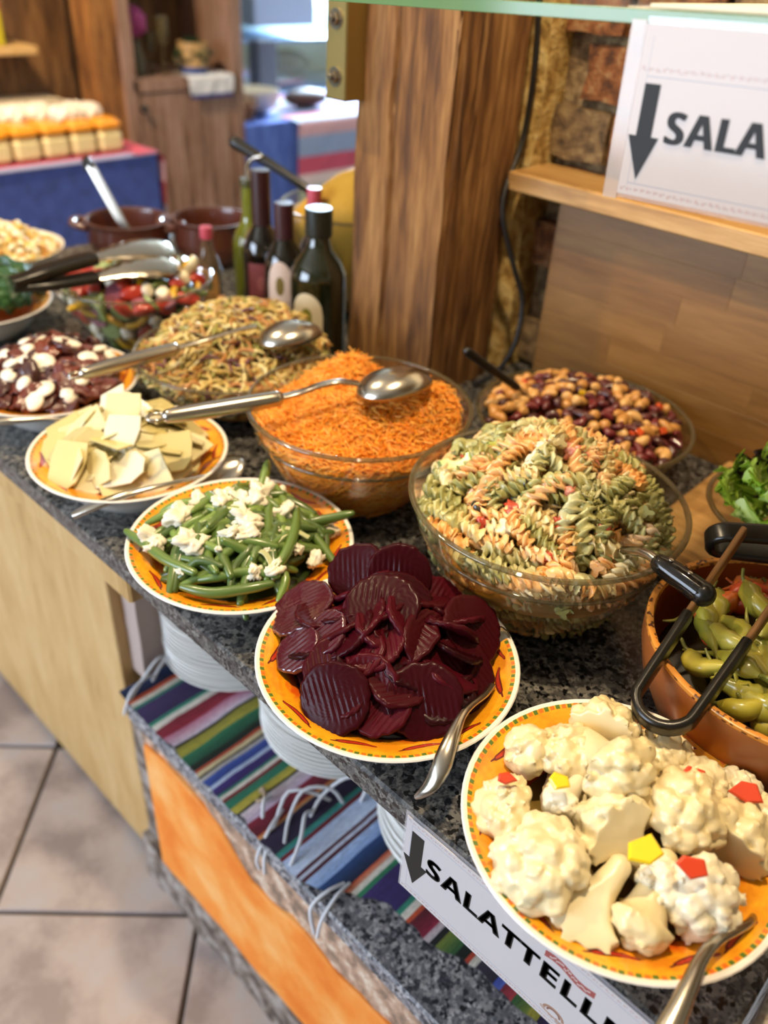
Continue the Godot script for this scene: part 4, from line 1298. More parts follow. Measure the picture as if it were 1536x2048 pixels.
func beetroot() -> void:
	var o: Vector3 = PLATES.beet
	var top := dome(0.040, 0.092, 0.106, -0.008, -0.012, 1.8)
	var bm := []
	for c in [Color("30050d"), Color("3a0810"), Color("240409"), Color("440b16")]: bm.append(mat("beet_%d" % bm.size(), c, 0.36, {"metallic_specular": 0.2, "clearcoat_enabled": true, "clearcoat": 0.1, "clearcoat_roughness": 0.22}))
	var shiny := mat("beet_shiny", Color("42091a"), 0.22, {"clearcoat_enabled": true, "clearcoat": 0.9, "clearcoat_roughness": 0.14})
	var shapes := []
	for k in 7: shapes.append(beet_slice(R(0.026, 0.034), R(-0.12, 0.14), 360 + k))
	solo("beet_juice", core_mesh(0.086, 0.012, dome(0.032, 0.066, 0.1), 0.008, func(y: float) -> float: return 0.062 + 1.0 * (y - 0.012)), mat("beet_juice", Color("1e0409"), 0.08, {"clearcoat_enabled": true, "clearcoat": 1.0}), "dark red juice pooled under the beetroot slices", "juice", "", at(o), "stuff")
	for q in heap(24, 0.062, top, 0.021, 0.010):
		solo("beetroot_slice", shapes[rng.randi() % 7], bm[rng.randi() % 4], "crinkle-cut beetroot slice low in the heap " + zone(q[0].x, q[0].z, 0.075), "beetroot", "beetroot slices in the heap", toward(o + q[0], q[1] + jitter(0.7), jitter(1)))
	for q in heap(30, 0.067, top, 0.0175, 0.0):
		solo("beetroot_slice", shapes[rng.randi() % 7], bm[rng.randi() % 4], "crinkle-cut beetroot slice on the heap " + zone(q[0].x, q[0].z, 0.075), "beetroot", "beetroot slices in the heap", toward(o + q[0], q[1] + jitter(0.6), jitter(1)))
	# the slices that stand out: [label, position, normal, along, radius]
	for h in [
		["ridged beetroot slice tilted over the plate's left rim with bright stripes", Vector3(-0.088, 0.066, 0.026), Vector3(-0.35, 0.85, 0.35), Vector3(0.75, 0.1, 0.62), 0.034],
		["ridged beetroot slice with bright stripes, second from the left rim", Vector3(-0.040, 0.078, 0.042), Vector3(-0.25, 0.8, 0.5), Vector3(0.9, 0.1, 0.45), 0.024],
		["small ridged beetroot slice under the two striped ones", Vector3(-0.052, 0.064, 0.062), Vector3(-0.3, 0.75, 0.55), Vector3(0.8, 0.1, 0.55), 0.024],
		["round beetroot slice standing flat toward the viewer at the front", Vector3(0.012, 0.064, 0.078), Vector3(0.25, 0.66, 0.70), Vector3(0.55, 0.3, -0.75), 0.031],
		["beetroot slice with fine glints at the front beside the spoon", Vector3(0.066, 0.066, 0.026), Vector3(0.45, 0.70, 0.45), Vector3(0.6, 0.1, -0.8), 0.033],
		["beetroot slice arched over the top of the heap", Vector3(-0.012, 0.100, -0.002), Vector3(0.2, 0.8, 0.45), Vector3(0.8, 0.0, -0.6), 0.033],
		["beetroot slice standing up at the back toward the pasta bowl", Vector3(-0.036, 0.096, -0.048), Vector3(0.55, 0.55, 0.6), Vector3(0.7, 0, -0.7), 0.031],
		["beetroot slice leaning out at the right of the heap", Vector3(0.045, 0.076, -0.060), Vector3(0.6, 0.7, -0.1), Vector3(0.3, 0.2, 0.9), 0.033],
		["beetroot slice upright at the back left of the heap", Vector3(-0.070, 0.088, -0.030), Vector3(0.2, 0.6, 0.7), Vector3(0.75, 0.2, -0.6), 0.03],
		["beetroot slice flat by the spoon bowl", Vector3(0.066, 0.064, -0.02), Vector3(0.6, 0.75, 0.1), Vector3(0.2, 0.1, 0.9), 0.034]]:
		solo("beetroot_slice", beet_slice(h[4], R(-0.10, 0.12), rng.randi() % 900), (shiny if h[4] < 0.027 or (h[0] as String).contains("bright") else bm[rng.randi() % 2]), h[0], "beetroot", "", toward(o + h[1], h[2], h[3]))

# ------------------------------------------------------------------ cauliflower
func floret(seed_: int, spread: float, stalk: float, cut := 9.0) -> ArrayMesh:
	var lump := nz(seed_, 88.0, 1, FastNoiseLite.TYPE_CELLULAR)
	var curd := nz(seed_ + 7, 215.0, 1, FastNoiseLite.TYPE_CELLULAR)
	for n in [lump, curd]:
		n.cellular_return_type = FastNoiseLite.RETURN_DISTANCE
		n.cellular_distance_function = FastNoiseLite.DISTANCE_EUCLIDEAN
	var soft := nz(seed_ + 3, 45.0, 2)
	var limbs := [[Vector3(0, -stalk, 0), Vector3(0.001, 0.006, 0), 0.0075, 0.0115]]
	for k in 5:
		var a := TAU * k / 5 + 0.4
		limbs.append([Vector3(0, -stalk * 0.2, 0), Vector3(cos(a) * spread * 0.60, 0.012, sin(a) * spread * 0.60), 0.0060, 0.0085])
	var rr := Vector3(spread, spread * 0.86, spread)
	return nets(Vector3(-spread - 0.011, -stalk - 0.011, -spread - 0.011), Vector3(spread + 0.011, spread * 0.86 + 0.020, spread + 0.011), 0.00175, func(p: Vector3) -> float:
		var d := 1.0
		for l in limbs: d = smin(d, seg_d(p, l[0], l[1], l[2], l[3]), 0.006)
		d += 0.0007 * soft.get_noise_3dv(p)
		if p.y > -0.008:
			var q := p - Vector3(0, 0.008, 0)
			var h := ((q / rr).length() - 1.0) * spread * 0.93
			if absf(h) < 0.012:
				var l1 := lump.get_noise_3dv(p) + 1.0; var l2 := curd.get_noise_3dv(p) + 1.0
				h += 0.0105 * l1 * l1 + 0.0042 * l2 * l2 - 0.0042
			h = maxf(h, 0.004 - p.y + 0.35 * (Vector2(p.x, p.z).length() - spread * 0.6))
			d = smin(d, h, 0.0015)
		if cut < 1.0: d = maxf(d, p.z - cut - 0.0012 * soft.get_noise_3dv(p * 0.7))
		return d)

func cauliflower() -> void:
	var o: Vector3 = PLATES.caul
	var cm := []
	for c in [Color("e2d4aa"), Color("e6dcbe"), Color("dcca9a")]: cm.append(mat("cauliflower_%d" % cm.size(), c, 0.34, {"clearcoat_enabled": true, "clearcoat": 0.25, "clearcoat_roughness": 0.3}))
	var shapes := [floret(11, 0.023, 0.026), floret(12, 0.026, 0.016), floret(13, 0.018, 0.032), floret(14, 0.024, 0.030, 0.009), floret(15, 0.021, 0.012)]
	solo("vegetable_brine", lathe_mesh([Vector2(0.0, 0.018), Vector2(0.06, 0.018), Vector2(0.0755, 0.0245), Vector2(0.0, 0.0246)], 40), mat("brine", Color("6e5a2c"), 0.06), "thin brine in the well of the cauliflower plate", "brine", "", at(o), "stuff")
	# [x, y, z, size, crown direction, shape, label]
	var list := [
		[-0.019, 0.058, 0.080, 1.25, Vector3(-0.25, 0.75, 0.35), 1, "largest cauliflower head nearest the lower sign's arrow, crown up"],
		[0.006, 0.072, 0.026, 1.15, Vector3(-0.55, 0.7, 0.2), 3, "cauliflower head in the plate's middle beside the big yellow pepper piece"],
		[-0.016, 0.088, -0.010, 1.2, Vector3(0.65, 0.25, 0.35), 0, "cauliflower floret with a thick branching stalk on top of the heap"],
		[-0.088, 0.056, 0.0, 1.05, Vector3(-0.3, 0.5, 0.6), 2, "cauliflower floret at the plate's upper left with stalk upward"],
		[-0.068, 0.054, 0.058, 1.1, Vector3(-0.5, 0.55, 0.4), 4, "cauliflower floret with an orange pepper bit at the left rim"],
		[-0.036, 0.070, 0.036, 0.75, Vector3(0.1, 0.2, 0.9), 2, "small cauliflower floret with split sprigs beside the yellow pepper bit"],
		[-0.052, 0.068, -0.055, 1.1, Vector3(-0.2, 0.8, -0.2), 3, "fan shaped cauliflower floret at the plate's back"],
		[-0.006, 0.060, -0.075, 1.0, Vector3(0.3, 0.8, -0.2), 0, "cauliflower floret at the back below the black tongs"],
		[0.030, 0.062, -0.070, 0.95, Vector3(0.35, 0.8, 0.1), 4, "cauliflower floret at the back right beside the clay pot"],
		[0.034, 0.078, -0.022, 1.1, Vector3(0.2, 0.85, 0.2), 1, "bright smooth cauliflower chunk right of the middle head"],
		[0.070, 0.062, -0.040, 1.15, Vector3(0.6, 0.6, 0.0), 3, "cauliflower head by the red pepper on the right rim"],
		[0.052, 0.054, 0.062, 1.05, Vector3(0.15, -0.3, 0.75), 2, "cauliflower floret upside down at the front with a thick white stalk"],
		[0.022, 0.050, 0.084, 1.0, Vector3(0.0, -0.35, 0.75), 3, "cauliflower floret upside down at the front rim"],
		[0.072, 0.062, 0.020, 1.15, Vector3(0.55, 0.55, 0.35), 0, "torn cauliflower floret beside the spoon"],
		[0.052, 0.068, 0.036, 0.8, Vector3(0.1, 0.6, 0.6), 4, "cauliflower piece under the red pepper bit"],
		[0.052, 0.052, -0.092, 0.9, Vector3(0.2, 0.85, -0.2), 0, "cauliflower floret at the right back rim"],
		[-0.060, 0.062, -0.018, 0.95, Vector3(-0.2, 0.9, 0.0), 1, "cauliflower floret between the upper left and the top pieces"],
		[0.085, 0.060, -0.072, 0.85, Vector3(0.5, 0.8, 0.0), 1, "cauliflower piece at the frame's right edge"],
		[-0.005, 0.040, 0.06, 0.9, Vector3(-0.2, 0.4, 0.6), 4, "cauliflower piece low in the plate under the largest head"],
		[0.0, 0.045, -0.035, 0.9, Vector3(0, 1, 0), 1, "cauliflower piece low in the plate's middle"],
		[-0.045, 0.042, 0.0, 0.9, Vector3(0.2, 1, 0.1), 4, "cauliflower piece low on the plate's left half"]]
	for q in list:
		var dirv: Vector3 = (q[4] as Vector3).normalized()
		var face := Vector3(0.35, 0.75, 0.55) + jitter(0.4)
		var xf := toward(o + Vector3(q[0], q[1], q[2]) * Vector3(0.97, 1, 0.97) - dirv * 0.010, dirv, dirv.cross(face) if q[5] in [0, 3] else jitter(1))
		xf.basis = xf.basis.scaled(Vector3.ONE * q[3] * 1.06)
		solo("cauliflower_floret", shapes[q[5]], cm[rng.randi() % 3], q[6], "cauliflower", "", xf)
	var yel := mat("pepper_yellow", Color("f0cf14"), 0.18, {"clearcoat_enabled": true, "clearcoat": 0.6})
	var red := mat("pepper_red", Color("d2401c"), 0.18, {"clearcoat_enabled": true, "clearcoat": 0.6})
	for q in [[-0.040, 0.098, 0.038, yel, 0.009, "small yellow pepper bit on the split cauliflower sprigs"], [-0.072, 0.083, 0.055, red, 0.009, "orange red pepper bit on the left cauliflower floret"], [0.034, 0.1005, 0.046, yel, 0.015, "big yellow pepper piece in the middle of the cauliflower"], [0.060, 0.098, 0.030, red, 0.011, "red pepper bit right of the big yellow piece"], [0.026, 0.090, -0.045, red, 0.012, "red pepper bit behind the bright cauliflower chunk"], [0.060, 0.086, -0.062, red, 0.013, "red pepper piece at the right edge of the cauliflower"]]:
		var poly := PackedVector2Array()
		for k in 5: poly.append(Vector2(cos(TAU * k / 5 + 0.3) * q[4] * R(0.6, 1.2), sin(TAU * k / 5 + 0.3) * q[4] * R(0.45, 0.95)))
		solo("pepper_piece", slab(poly, 0.0045, 0.0012).done(false), q[3], q[5], "pepper", "", toward(o + Vector3(q[0], q[1], q[2]), Vector3(0.3, 0.85, 0.35) + jitter(0.15), Vector3(0.8, 0, -0.6) + jitter(0.3)))

# ------------------------------------------------------------------ pale slices
func pale_slices() -> void:
	var o: Vector3 = PLATES.pale
	var top := dome(0.044, 0.088, 0.104, -0.01, -0.01, 1.6)
	var pm := []
	for c in [Color("ccbf86"), Color("d6cc9c"), Color("c0b274"), Color("dcd6bc")]: pm.append(mat("pale_slice_%d" % pm.size(), c, 0.28, {"clearcoat_enabled": true, "clearcoat": 0.4}))
	var shapes := []
	for k in 7:
		var poly := PackedVector2Array()
		var w := R(0.018, 0.026); var h := R(0.022, 0.032)
		for q in [[-0.9, -1], [0.9, -1], [1.0, -0.3], [0.85, 0.6], [0.4, 1.0], [-0.35, 1.02], [-0.85, 0.55], [-1.0, -0.2]]: poly.append(Vector2(q[0] * w * R(0.9, 1.08), q[1] * h * R(0.92, 1.06)))
		shapes.append(slab(poly, R(0.0018, 0.0030), 0.0006).done(false))
	solo("pale_filling", core_mesh(0.086, 0.012, dome(0.036, 0.070, 0.1), 0.010, func(y: float) -> float: return 0.062 + 1.0 * (y - 0.012)), mat("pale_filling", Color("b9ab6c"), 0.4), "dressed scraps under the pale vegetable slices", "dressing", "", at(o), "stuff")
	for q in heap(30, 0.074, top, 0.021, 0.008): solo("vegetable_slice", shapes[rng.randi() % 7], pm[rng.randi() % 3], "pale vegetable slice low in the heap " + zone(q[0].x, q[0].z, 0.08), "vegetable slice", "pale vegetable slices in the heap", toward(o + q[0], q[1] + jitter(0.4), jitter(1)))
	for q in heap(28, 0.078, top, 0.022, -0.001): solo("vegetable_slice", shapes[rng.randi() % 7], pm[rng.randi() % 4], "pale vegetable slice on the heap " + zone(q[0].x, q[0].z, 0.08), "vegetable slice", "pale vegetable slices in the heap", toward(o + q[0], q[1] + jitter(0.5), jitter(1)))
	for h in [["big square pale slice leaning at the front of the heap", Vector3(0.022, 0.090, 0.018), Vector3(0.40, 0.62, 0.65), Vector3(0.74, 0, -0.6), 3, 3], ["pale slice tucked behind the big square one", Vector3(-0.004, 0.093, 0.002), Vector3(0.35, 0.65, 0.6), Vector3(0.74, 0.1, -0.6), 1, 1], ["bright white slice leaning near the top of the heap", Vector3(-0.034, 0.096, -0.004), Vector3(-0.1, 0.7, 0.7), Vector3(0.6, 0.5, -0.5), 2, 3], ["flat white slice jutting left from the heap", Vector3(-0.066, 0.072, 0.030), Vector3(-0.2, 0.9, 0.3), Vector3(0.9, 0.0, 0.3), 4, 1], ["wide pale slice below the bright white one", Vector3(-0.028, 0.082, 0.040), Vector3(-0.05, 0.75, 0.6), Vector3(0.85, -0.2, 0.3), 5, 1], ["yellowish slice lying at the front rim", Vector3(0.002, 0.062, 0.082), Vector3(0.25, 0.75, 0.6), Vector3(0.8, 0, -0.5), 0, 0], ["long pale slice at the right rim of the heap", Vector3(0.066, 0.070, -0.020), Vector3(0.35, 0.75, 0.3), Vector3(0.6, 0.2, -0.8), 6, 2]]:
		solo("vegetable_slice", shapes[h[4]], pm[h[5]], h[0], "vegetable slice", "", toward(o + h[1], h[2], h[3]))

# ------------------------------------------------------------------ beans and chickpeas
func bean_salad() -> void:
	var o: Vector3 = BOWLS.beans[0]
	var top := dome(0.062, 0.096, 0.14, -0.01, -0.02, 1.8)
	var kid := blob(14, 10, func(d: Vector3) -> Vector3: return Vector3(d.x * 0.0100, d.y * 0.0054 , d.z * 0.0061 + 0.0025 * (1.0 - d.x * d.x * 2.0)))
	var chick := blob(14, 10, func(d: Vector3) -> Vector3: return d * Vector3(0.0082, 0.0076, 0.0076) * (1.0 + 0.10 * sin(d.x * 4.0 + 1.0)))
	var white := blob(14, 10, func(d: Vector3) -> Vector3: return Vector3(d.x * 0.0122, d.y * 0.007, d.z * 0.0076 + 0.0016 * (1.0 - d.x * d.x * 2.0)))
	var dice := slab(rect(0.010, 0.009, 0.001), 0.006, 0.001).done(false)
	var km := []
	for c in [Color("560c10"), Color("6a1216"), Color("420a0e")]: km.append(mat("kidney_%d" % km.size(), c, 0.14, {"clearcoat_enabled": true, "clearcoat": 0.8}))
	var cm := []
	for c in [Color("cf9a55"), Color("dbab68"), Color("c48b46")]: cm.append(mat("chickpea_%d" % cm.size(), c, 0.3, {"clearcoat_enabled": true, "clearcoat": 0.3}))
	var rm := mat("carrot_dice", Color("d2501c"), 0.25, {"clearcoat_enabled": true, "clearcoat": 0.5})
	var ym := mat("corn_dice", Color("cba21c"), 0.3)
	solo("bean_marinade", core_mesh(0.127, 0.008, top, 0.010, func(y: float) -> float: return bowl_in(0.144, 0.075, y) - 0.008), mat("bean_marinade", Color("35100c"), 0.2), "dark marinade between the kidney beans and chickpeas", "marinade", "", at(o), "stuff")
	var put := func(p: Vector3, nrm: Vector3, dirv: Vector3) -> void:
		var f := R(0, 1)
		var nn := 0.60 + 0.3 * sin(p.x * 60.0) * cos(p.z * 50.0 + 1.0)
		if f < nn: solo("kidney_bean", kid, km[rng.randi() % 3], "glossy dark red kidney bean " + zone(p.x, p.z, 0.124) + " of the bean bowl", "bean", "kidney beans", toward(o + p, nrm, dirv))
		elif f < nn + 0.24: solo("white_bean", white, cm[rng.randi() % 3], "pale tan curved bean " + zone(p.x, p.z, 0.124) + " of the bean bowl", "bean", "pale beans", toward(o + p, nrm, dirv))
		elif f < 0.955: solo("chickpea", chick, cm[rng.randi() % 3], "round tan chickpea " + zone(p.x, p.z, 0.124) + " of the bean bowl", "chickpea", "chickpeas", toward(o + p, nrm, dirv))
		elif f < 0.985: solo("carrot_cube", dice, rm, "orange red vegetable cube among the kidney beans", "vegetable cube", "orange cubes", toward(o + p, nrm, dirv))
		else: solo("corn_kernel", dice, ym, "yellow corn bit among the kidney beans", "corn", "corn bits", toward(o + p, nrm, dirv))
	for q in heap(80, 0.122, top, 0.0125, 0.006): put.call(q[0], q[1] + jitter(0.5), jitter(1))
	for q in heap(190, 0.128, top, 0.0116, -0.001): put.call(q[0], q[1] + jitter(0.5), jitter(1))
	for row in 3:
		for k in 9:
			var y := 0.022 + 0.016 * row
			var a := deg_to_rad(-35.0 + 75.0 * (k + 0.5 * (row % 2)) / 9.0)
			var r := bowl_in(0.144, 0.075, y) - 0.007
			put.call(Vector3(cos(a) * r, y, sin(a) * r), Vector3(cos(a), -0.3, sin(a)), jitter(1))

# ------------------------------------------------------------------ clay pot of peppers
func pepperoncino(L: float, rad: float, hook: float, seed_: int) -> ArrayMesh:
	var n := nz(seed_, 1.0, 2)
	var pts := [Vector3(-L * 0.5, 0, 0), Vector3(-L * 0.2, 0.002, n.get_noise_1d(2.0) * 0.02), Vector3(L * 0.12, 0.0, n.get_noise_1d(9.0) * 0.025), Vector3(L * 0.35, -0.003, hook * 0.5), Vector3(L * 0.46, -0.001, hook)]
	var line := curve(pts, 20)
	var sc := []
	for i in 21:
		var f := i / 20.0
		sc.append(rad * (0.35 + 0.65 * smoothstep(0.0, 0.16, f)) * (0.3 + 0.7 * pow(sin(clampf(f * 1.25 + 0.18, 0, 1) * PI * 0.98), 0.6)) * (1.0 if f < 0.36 else lerpf(1.0, 0.22, pow((f - 0.36) / 0.64, 0.75))) * (1.0 + 0.22 * n.get_noise_1d(f * 14.0)))
	var mb := MB.new()
	var sec := PackedVector2Array()
	for k in 14: sec.append(Vector2(cos(TAU * k / 14), sin(TAU * k / 14)) * (1.0 + 0.10 * cos(TAU * k / 14 * 3.0)))
	sweep(mb, line, sec, sc)
	return mb.done()

func pepper_pot() -> void:
	var o := Vector3(-0.085, 0.9002, -0.312)
	var t := thing("clay_pot", "open terracotta pot of pickled peppers at the frame's right edge", "pot", o)
	part("outside", lathe_mesh([Vector2(0.0, 0.001), Vector2(0.080, 0.0), Vector2(0.088, 0.003), Vector2(0.104, 0.022), Vector2(0.119, 0.052), Vector2(0.1255, 0.078), Vector2(0.1265, 0.094), Vector2(0.1265, 0.0985)], 64), M.terracotta, t)
	part("worn_rim", lathe_mesh([Vector2(0.1265, 0.0985), Vector2(0.1262, 0.1012), Vector2(0.124, 0.1025), Vector2(0.1205, 0.1015), Vector2(0.119, 0.098)], 64), tri_mat("rim_worn", tex(128, 128, func(x: int, y: int, _i: int) -> Color: return Color("4a2410") if nz(400, 0.09, 2).get_noise_2d(x, y) > 0.38 else Color("c98432")), 0.35, Vector3.ONE * 9.0), t)
	part("inside", lathe_mesh([Vector2(0.119, 0.098), Vector2(0.1175, 0.078), Vector2(0.110, 0.050), Vector2(0.096, 0.022), Vector2(0.0, 0.012)], 64), mat("pot_inside", Color("8a3c14"), 0.3), t)
	var top := dome(0.078, 0.108, 0.112, 0.0, 0.0, 2.0)
	solo("pepper_brine", core_mesh(0.109, 0.016, dome(0.055, 0.07, 0.1), 0.004, func(y: float) -> float: return 0.096 + 0.4 * (y - 0.022)), mat("pepper_brine", Color("2b2410"), 0.08), "dark brine under the pickled peppers", "brine", "", at(o), "stuff")
	var gm := []
	for c in [Color("a89c2e"), Color("98902a"), Color("b4a83c"), Color("8c8626")]: gm.append(mat("pepperoncini_%d" % gm.size(), c, 0.18, {"clearcoat_enabled": true, "clearcoat": 0.8}))
	var rm := []
	for c in [Color("c8461a"), Color("d8641e")]: rm.append(mat("pickle_orange_%d" % rm.size(), c, 0.18, {"clearcoat_enabled": true, "clearcoat": 0.8}))
	var stem := mat("pepper_stem", Color("6a6a28"), 0.4)
	var shapes := []
	for k in 7: shapes.append(pepperoncino(R(0.062, 0.088), R(0.0088, 0.0108), R(0.012, 0.028) * (1.0 if k % 2 else -1.0), 420 + k))
	var sm := tube([Vector3(0, 0, 0), Vector3(-0.005, 0.001, 0.001), Vector3(-0.012, 0.004, -0.002)], 0.0018, 6, 8)
	var put := func(p: Vector3, up: Vector3, dirv: Vector3, k: int, m: Material, called: String, label: String, group: String) -> void:
		var q := thing(called, label, "pepper", Vector3.ZERO, group)
		q.transform = toward(p, up, dirv)
		part("flesh", shapes[k], m, q)
		part("stem", sm, stem, q, at((shapes[k] as ArrayMesh).get_aabb().position * Vector3(1, 0, 0) + Vector3(0.002, 0, 0)))
	for q in heap(58, 0.087, top, 0.0155, 0.0):
		var back: float = q[0].x * 0.2 - q[0].z - q[0].x * 0.75
		if back > 0.045:
			put.call(o + q[0] + q[1] * 0.004, q[1] + jitter(0.35), (tangent_dir(q[1]) if Vector2(q[0].x, q[0].z).length() < 0.045 else Vector3(-q[0].z, 0, q[0].x).normalized() * (1.0 if R(0, 1) < 0.5 else -1.0)) + jitter(0.3), rng.randi() % 7, rm[rng.randi() % 2], "orange_pepper", "glossy orange red pickled pepper " + zone(q[0].x, q[0].z, 0.092) + " of the clay pot", "orange pickled peppers")
		else:
			put.call(o + q[0] + q[1] * 0.004, q[1] + jitter(0.35), (tangent_dir(q[1]) if Vector2(q[0].x, q[0].z).length() < 0.045 else Vector3(-q[0].z, 0, q[0].x).normalized() * (1.0 if R(0, 1) < 0.5 else -1.0)) + jitter(0.3), rng.randi() % 7, gm[rng.randi() % 4], "green_pepper", "yellow green pickled pepper " + zone(q[0].x, q[0].z, 0.092) + " of the clay pot", "yellow green pickled peppers")
	for h in [["orange red pickled pepper lying along the clay pot's left wall", Vector3(-0.078, 0.094, 0.022), Vector3(-0.3, 0.9, 0.2), Vector3(0.3, 0, 1), 2], ["upright orange pepper tip at the back of the clay pot", Vector3(-0.030, 0.104, -0.085), Vector3(0.7, 0.1, 0.7), Vector3(0.1, 1, 0.0), 4]]:
		put.call(o + h[1], h[2], h[3], h[4], rm[0], "orange_pepper", h[0], "")
	var om := mat("olive_dark", Color("17140f"), 0.14, {"clearcoat_enabled": true, "clearcoat": 0.8})
	var os := blob(16, 12, func(d: Vector3) -> Vector3: return d * Vector3(0.0105, 0.009, 0.009))
	for q in [[0.030, 0.072, 0.088], [0.05, 0.078, 0.072], [0.045, 0.070, 0.092], [0.068, 0.074, 0.060], [0.02, 0.066, 0.098]]: solo("black_olive", os, om, "shiny black olive at the front of the clay pot", "olive", "black olives in the clay pot", at(o + Vector3(q[0], q[1], q[2]), R(0, 3)))
	solo("round_pickle", blob(18, 12, func(d: Vector3) -> Vector3: return d * Vector3(0.0125, 0.0115, 0.0125)), gm[2], "round yellow green pickle at the front of the clay pot", "pickle", "", at(o + Vector3(0.016, 0.080, 0.084)))

# ------------------------------------------------------------------ lettuce
func frilly_leaf(L: float, w: float, seed_: int) -> ArrayMesh:
	var mb := MB.new()
	var n := nz(seed_, 1.0, 2)
	var nu := 130; var nv := 14
	for side in 2:
		for i in nu + 1:
			var a := lerpf(-1.9, 1.9, float(i) / nu)
			for j in nv + 1:
				var f := float(j) / nv
				var ruff := 0.0062 * pow(f, 2.0) * (sin(a * 15.0 + 3.0 * n.get_noise_1d(a * 2.0)) + 0.45 * sin(a * 37.0 + 1.0) + 0.8 * n.get_noise_2d(a * 3.0, f * 4.0))
				var r := L * f * (0.75 + 0.25 * cos(a * 0.8)) * (1.0 + 0.07 * pow(f, 4.0) * (sin(a * 31.0) + 0.6 * sin(a * 19.0 + 2.0)))
				mb.p(Vector3(r * sin(a) * w, ruff + 0.2 * L * f * f + (0.0005 if side == 0 else -0.0005), r * cos(a)), Vector2(float(i) / nu, f))
	var half := (nu + 1) * (nv + 1)
	for i in nu:
		for j in nv:
			var k := i * (nv + 1) + j
			mb.quad(k, k + 1, k + nv + 2, k + nv + 1)
			mb.quad(half + k, half + k + nv + 1, half + k + nv + 2, half + k + 1)
		var e := i * (nv + 1) + nv
		mb.quad(e, half + e, half + e + nv + 1, e + nv + 1)
	return mb.done()

func lettuce_bowl() -> void:
	var o: Vector3 = BOWLS.lettuce[0]
	var gm := []
	for c in [Color("b4d648"), Color("c4e060"), Color("a4c83c"), Color("cce478")]: gm.append(mat("lettuce_%d" % gm.size(), c, 0.35, {"backlight_enabled": true, "backlight": Color(0.5, 0.7, 0.18), "clearcoat_enabled": true, "clearcoat": 0.3}))
	var pm := mat("lollo_red", Color("2c1418"), 0.35, {"clearcoat_enabled": true, "clearcoat": 0.3})
	var shapes := []
	for k in 4: shapes.append(frilly_leaf(R(0.046, 0.060), R(0.8, 1.05), 450 + k))
	var n := 0
	for ring in [[13, 0.084, 0.080, 0.95], [11, 0.055, 0.098, 0.6], [6, 0.022, 0.112, 0.25]]:
		for k in ring[0]:
			var a: float = TAU * (k + R(-0.25, 0.25)) / ring[0]
			var out := Vector3(cos(a), 0, sin(a))
			var xf := toward(o + out * ring[1] * 0.95 + Vector3(0, ring[2] + 0.012, 0), (Vector3.UP * 1.0 + out * -ring[3]) + jitter(0.15), out.cross(Vector3.UP))
			var red := out.z < -0.35 and out.x < 0.3
			solo("lettuce_leaf", shapes[n % 4], pm if red else gm[n % 4], ("dark red frilly lettuce leaf " + zone(out.x * ring[1], out.z * ring[1], 0.095) + " of the lettuce bowl" if red else "bright green frilly lettuce leaf " + zone(out.x * ring[1], out.z * ring[1], 0.095) + " of the lettuce bowl"), "lettuce", "dark red lettuce leaves" if red else "green lettuce leaves", xf)
			n += 1

# ------------------------------------------------------------------ slaw
func slaw_salad() -> void:
	var o: Vector3 = BOWLS.slaw[0]
	var nn := nz(470, 20.0, 2)
	var top := func(x: float, z: float) -> float: return 0.070 + 0.055 * maxf(0.0, 1.0 - pow(Vector2(x + 0.02, z + 0.035).length() / 0.135, 1.8)) + 0.006 * nn.get_noise_2d(x, z)
	var m := mat("slaw_shred", Color.WHITE, 0.35, {"vertex_color_use_as_albedo": true, "clearcoat_enabled": true, "clearcoat": 0.4})
	var t := thing("shredded_slaw", "shredded pale cabbage slaw with purple bits filling the shallow bowl", "slaw", o, "", "stuff")
	part("packed_slaw", core_mesh(0.130, 0.008, top, 0.010, func(y: float) -> float: return bowl_in(0.142, 0.08, y) - 0.006), mat("slaw_packed", Color("75672e"), 0.5), t).set_meta("kind", "stuff")
	var cols := []
	for c in ["b89c50", "c8b068", "a88c44", "d4c488", "ad7f3c", "8f8a3a", "5c2430", "b0763a", "c0a458", "ccb878"]: cols.append(Color(c).srgb_to_linear())
	for v in 4:
		var L := R(0.020, 0.034)
		var mesh := tube([Vector3(-L / 2, 0, 0), Vector3(-L / 5, R(0.002, 0.007), R(-0.006, 0.006)), Vector3(L / 5, R(0, 0.008), R(-0.008, 0.008)), Vector3(L / 2, R(-0.003, 0.002), R(-0.006, 0.006))], 0.0024, 6, 9, true, [0.7, 1.0, 1.0, 0.7])
		var places := []; var tint := []
		for k in 330:
			var a := R(0, TAU); var r := 0.132 * sqrt(R(0, 1))
			var p := Vector3(r * cos(a), 0, r * sin(a))
			p.y = top.call(p.x, p.z) + R(-0.010, 0.003)
			places.append(toward(p, Vector3.UP + jitter(0.5), jitter(1.0) * Vector3(1, 0.5, 1)))
			tint.append(cols[rng.randi() % cols.size()])
		for k in 110:
			var y := R(0.012, 0.070)
			var a := deg_to_rad(R(-60, 190))
			var r := bowl_in(0.142, 0.08, y) - 0.005
			places.append(toward(Vector3(cos(a) * r, y, sin(a) * r), Vector3(cos(a), -0.3, sin(a)), Vector3(-sin(a), R(-1, 1), cos(a))))
			tint.append(cols[rng.randi() % cols.size()])
		swarm("shreds", mesh, m, places, t, "", "", tint)

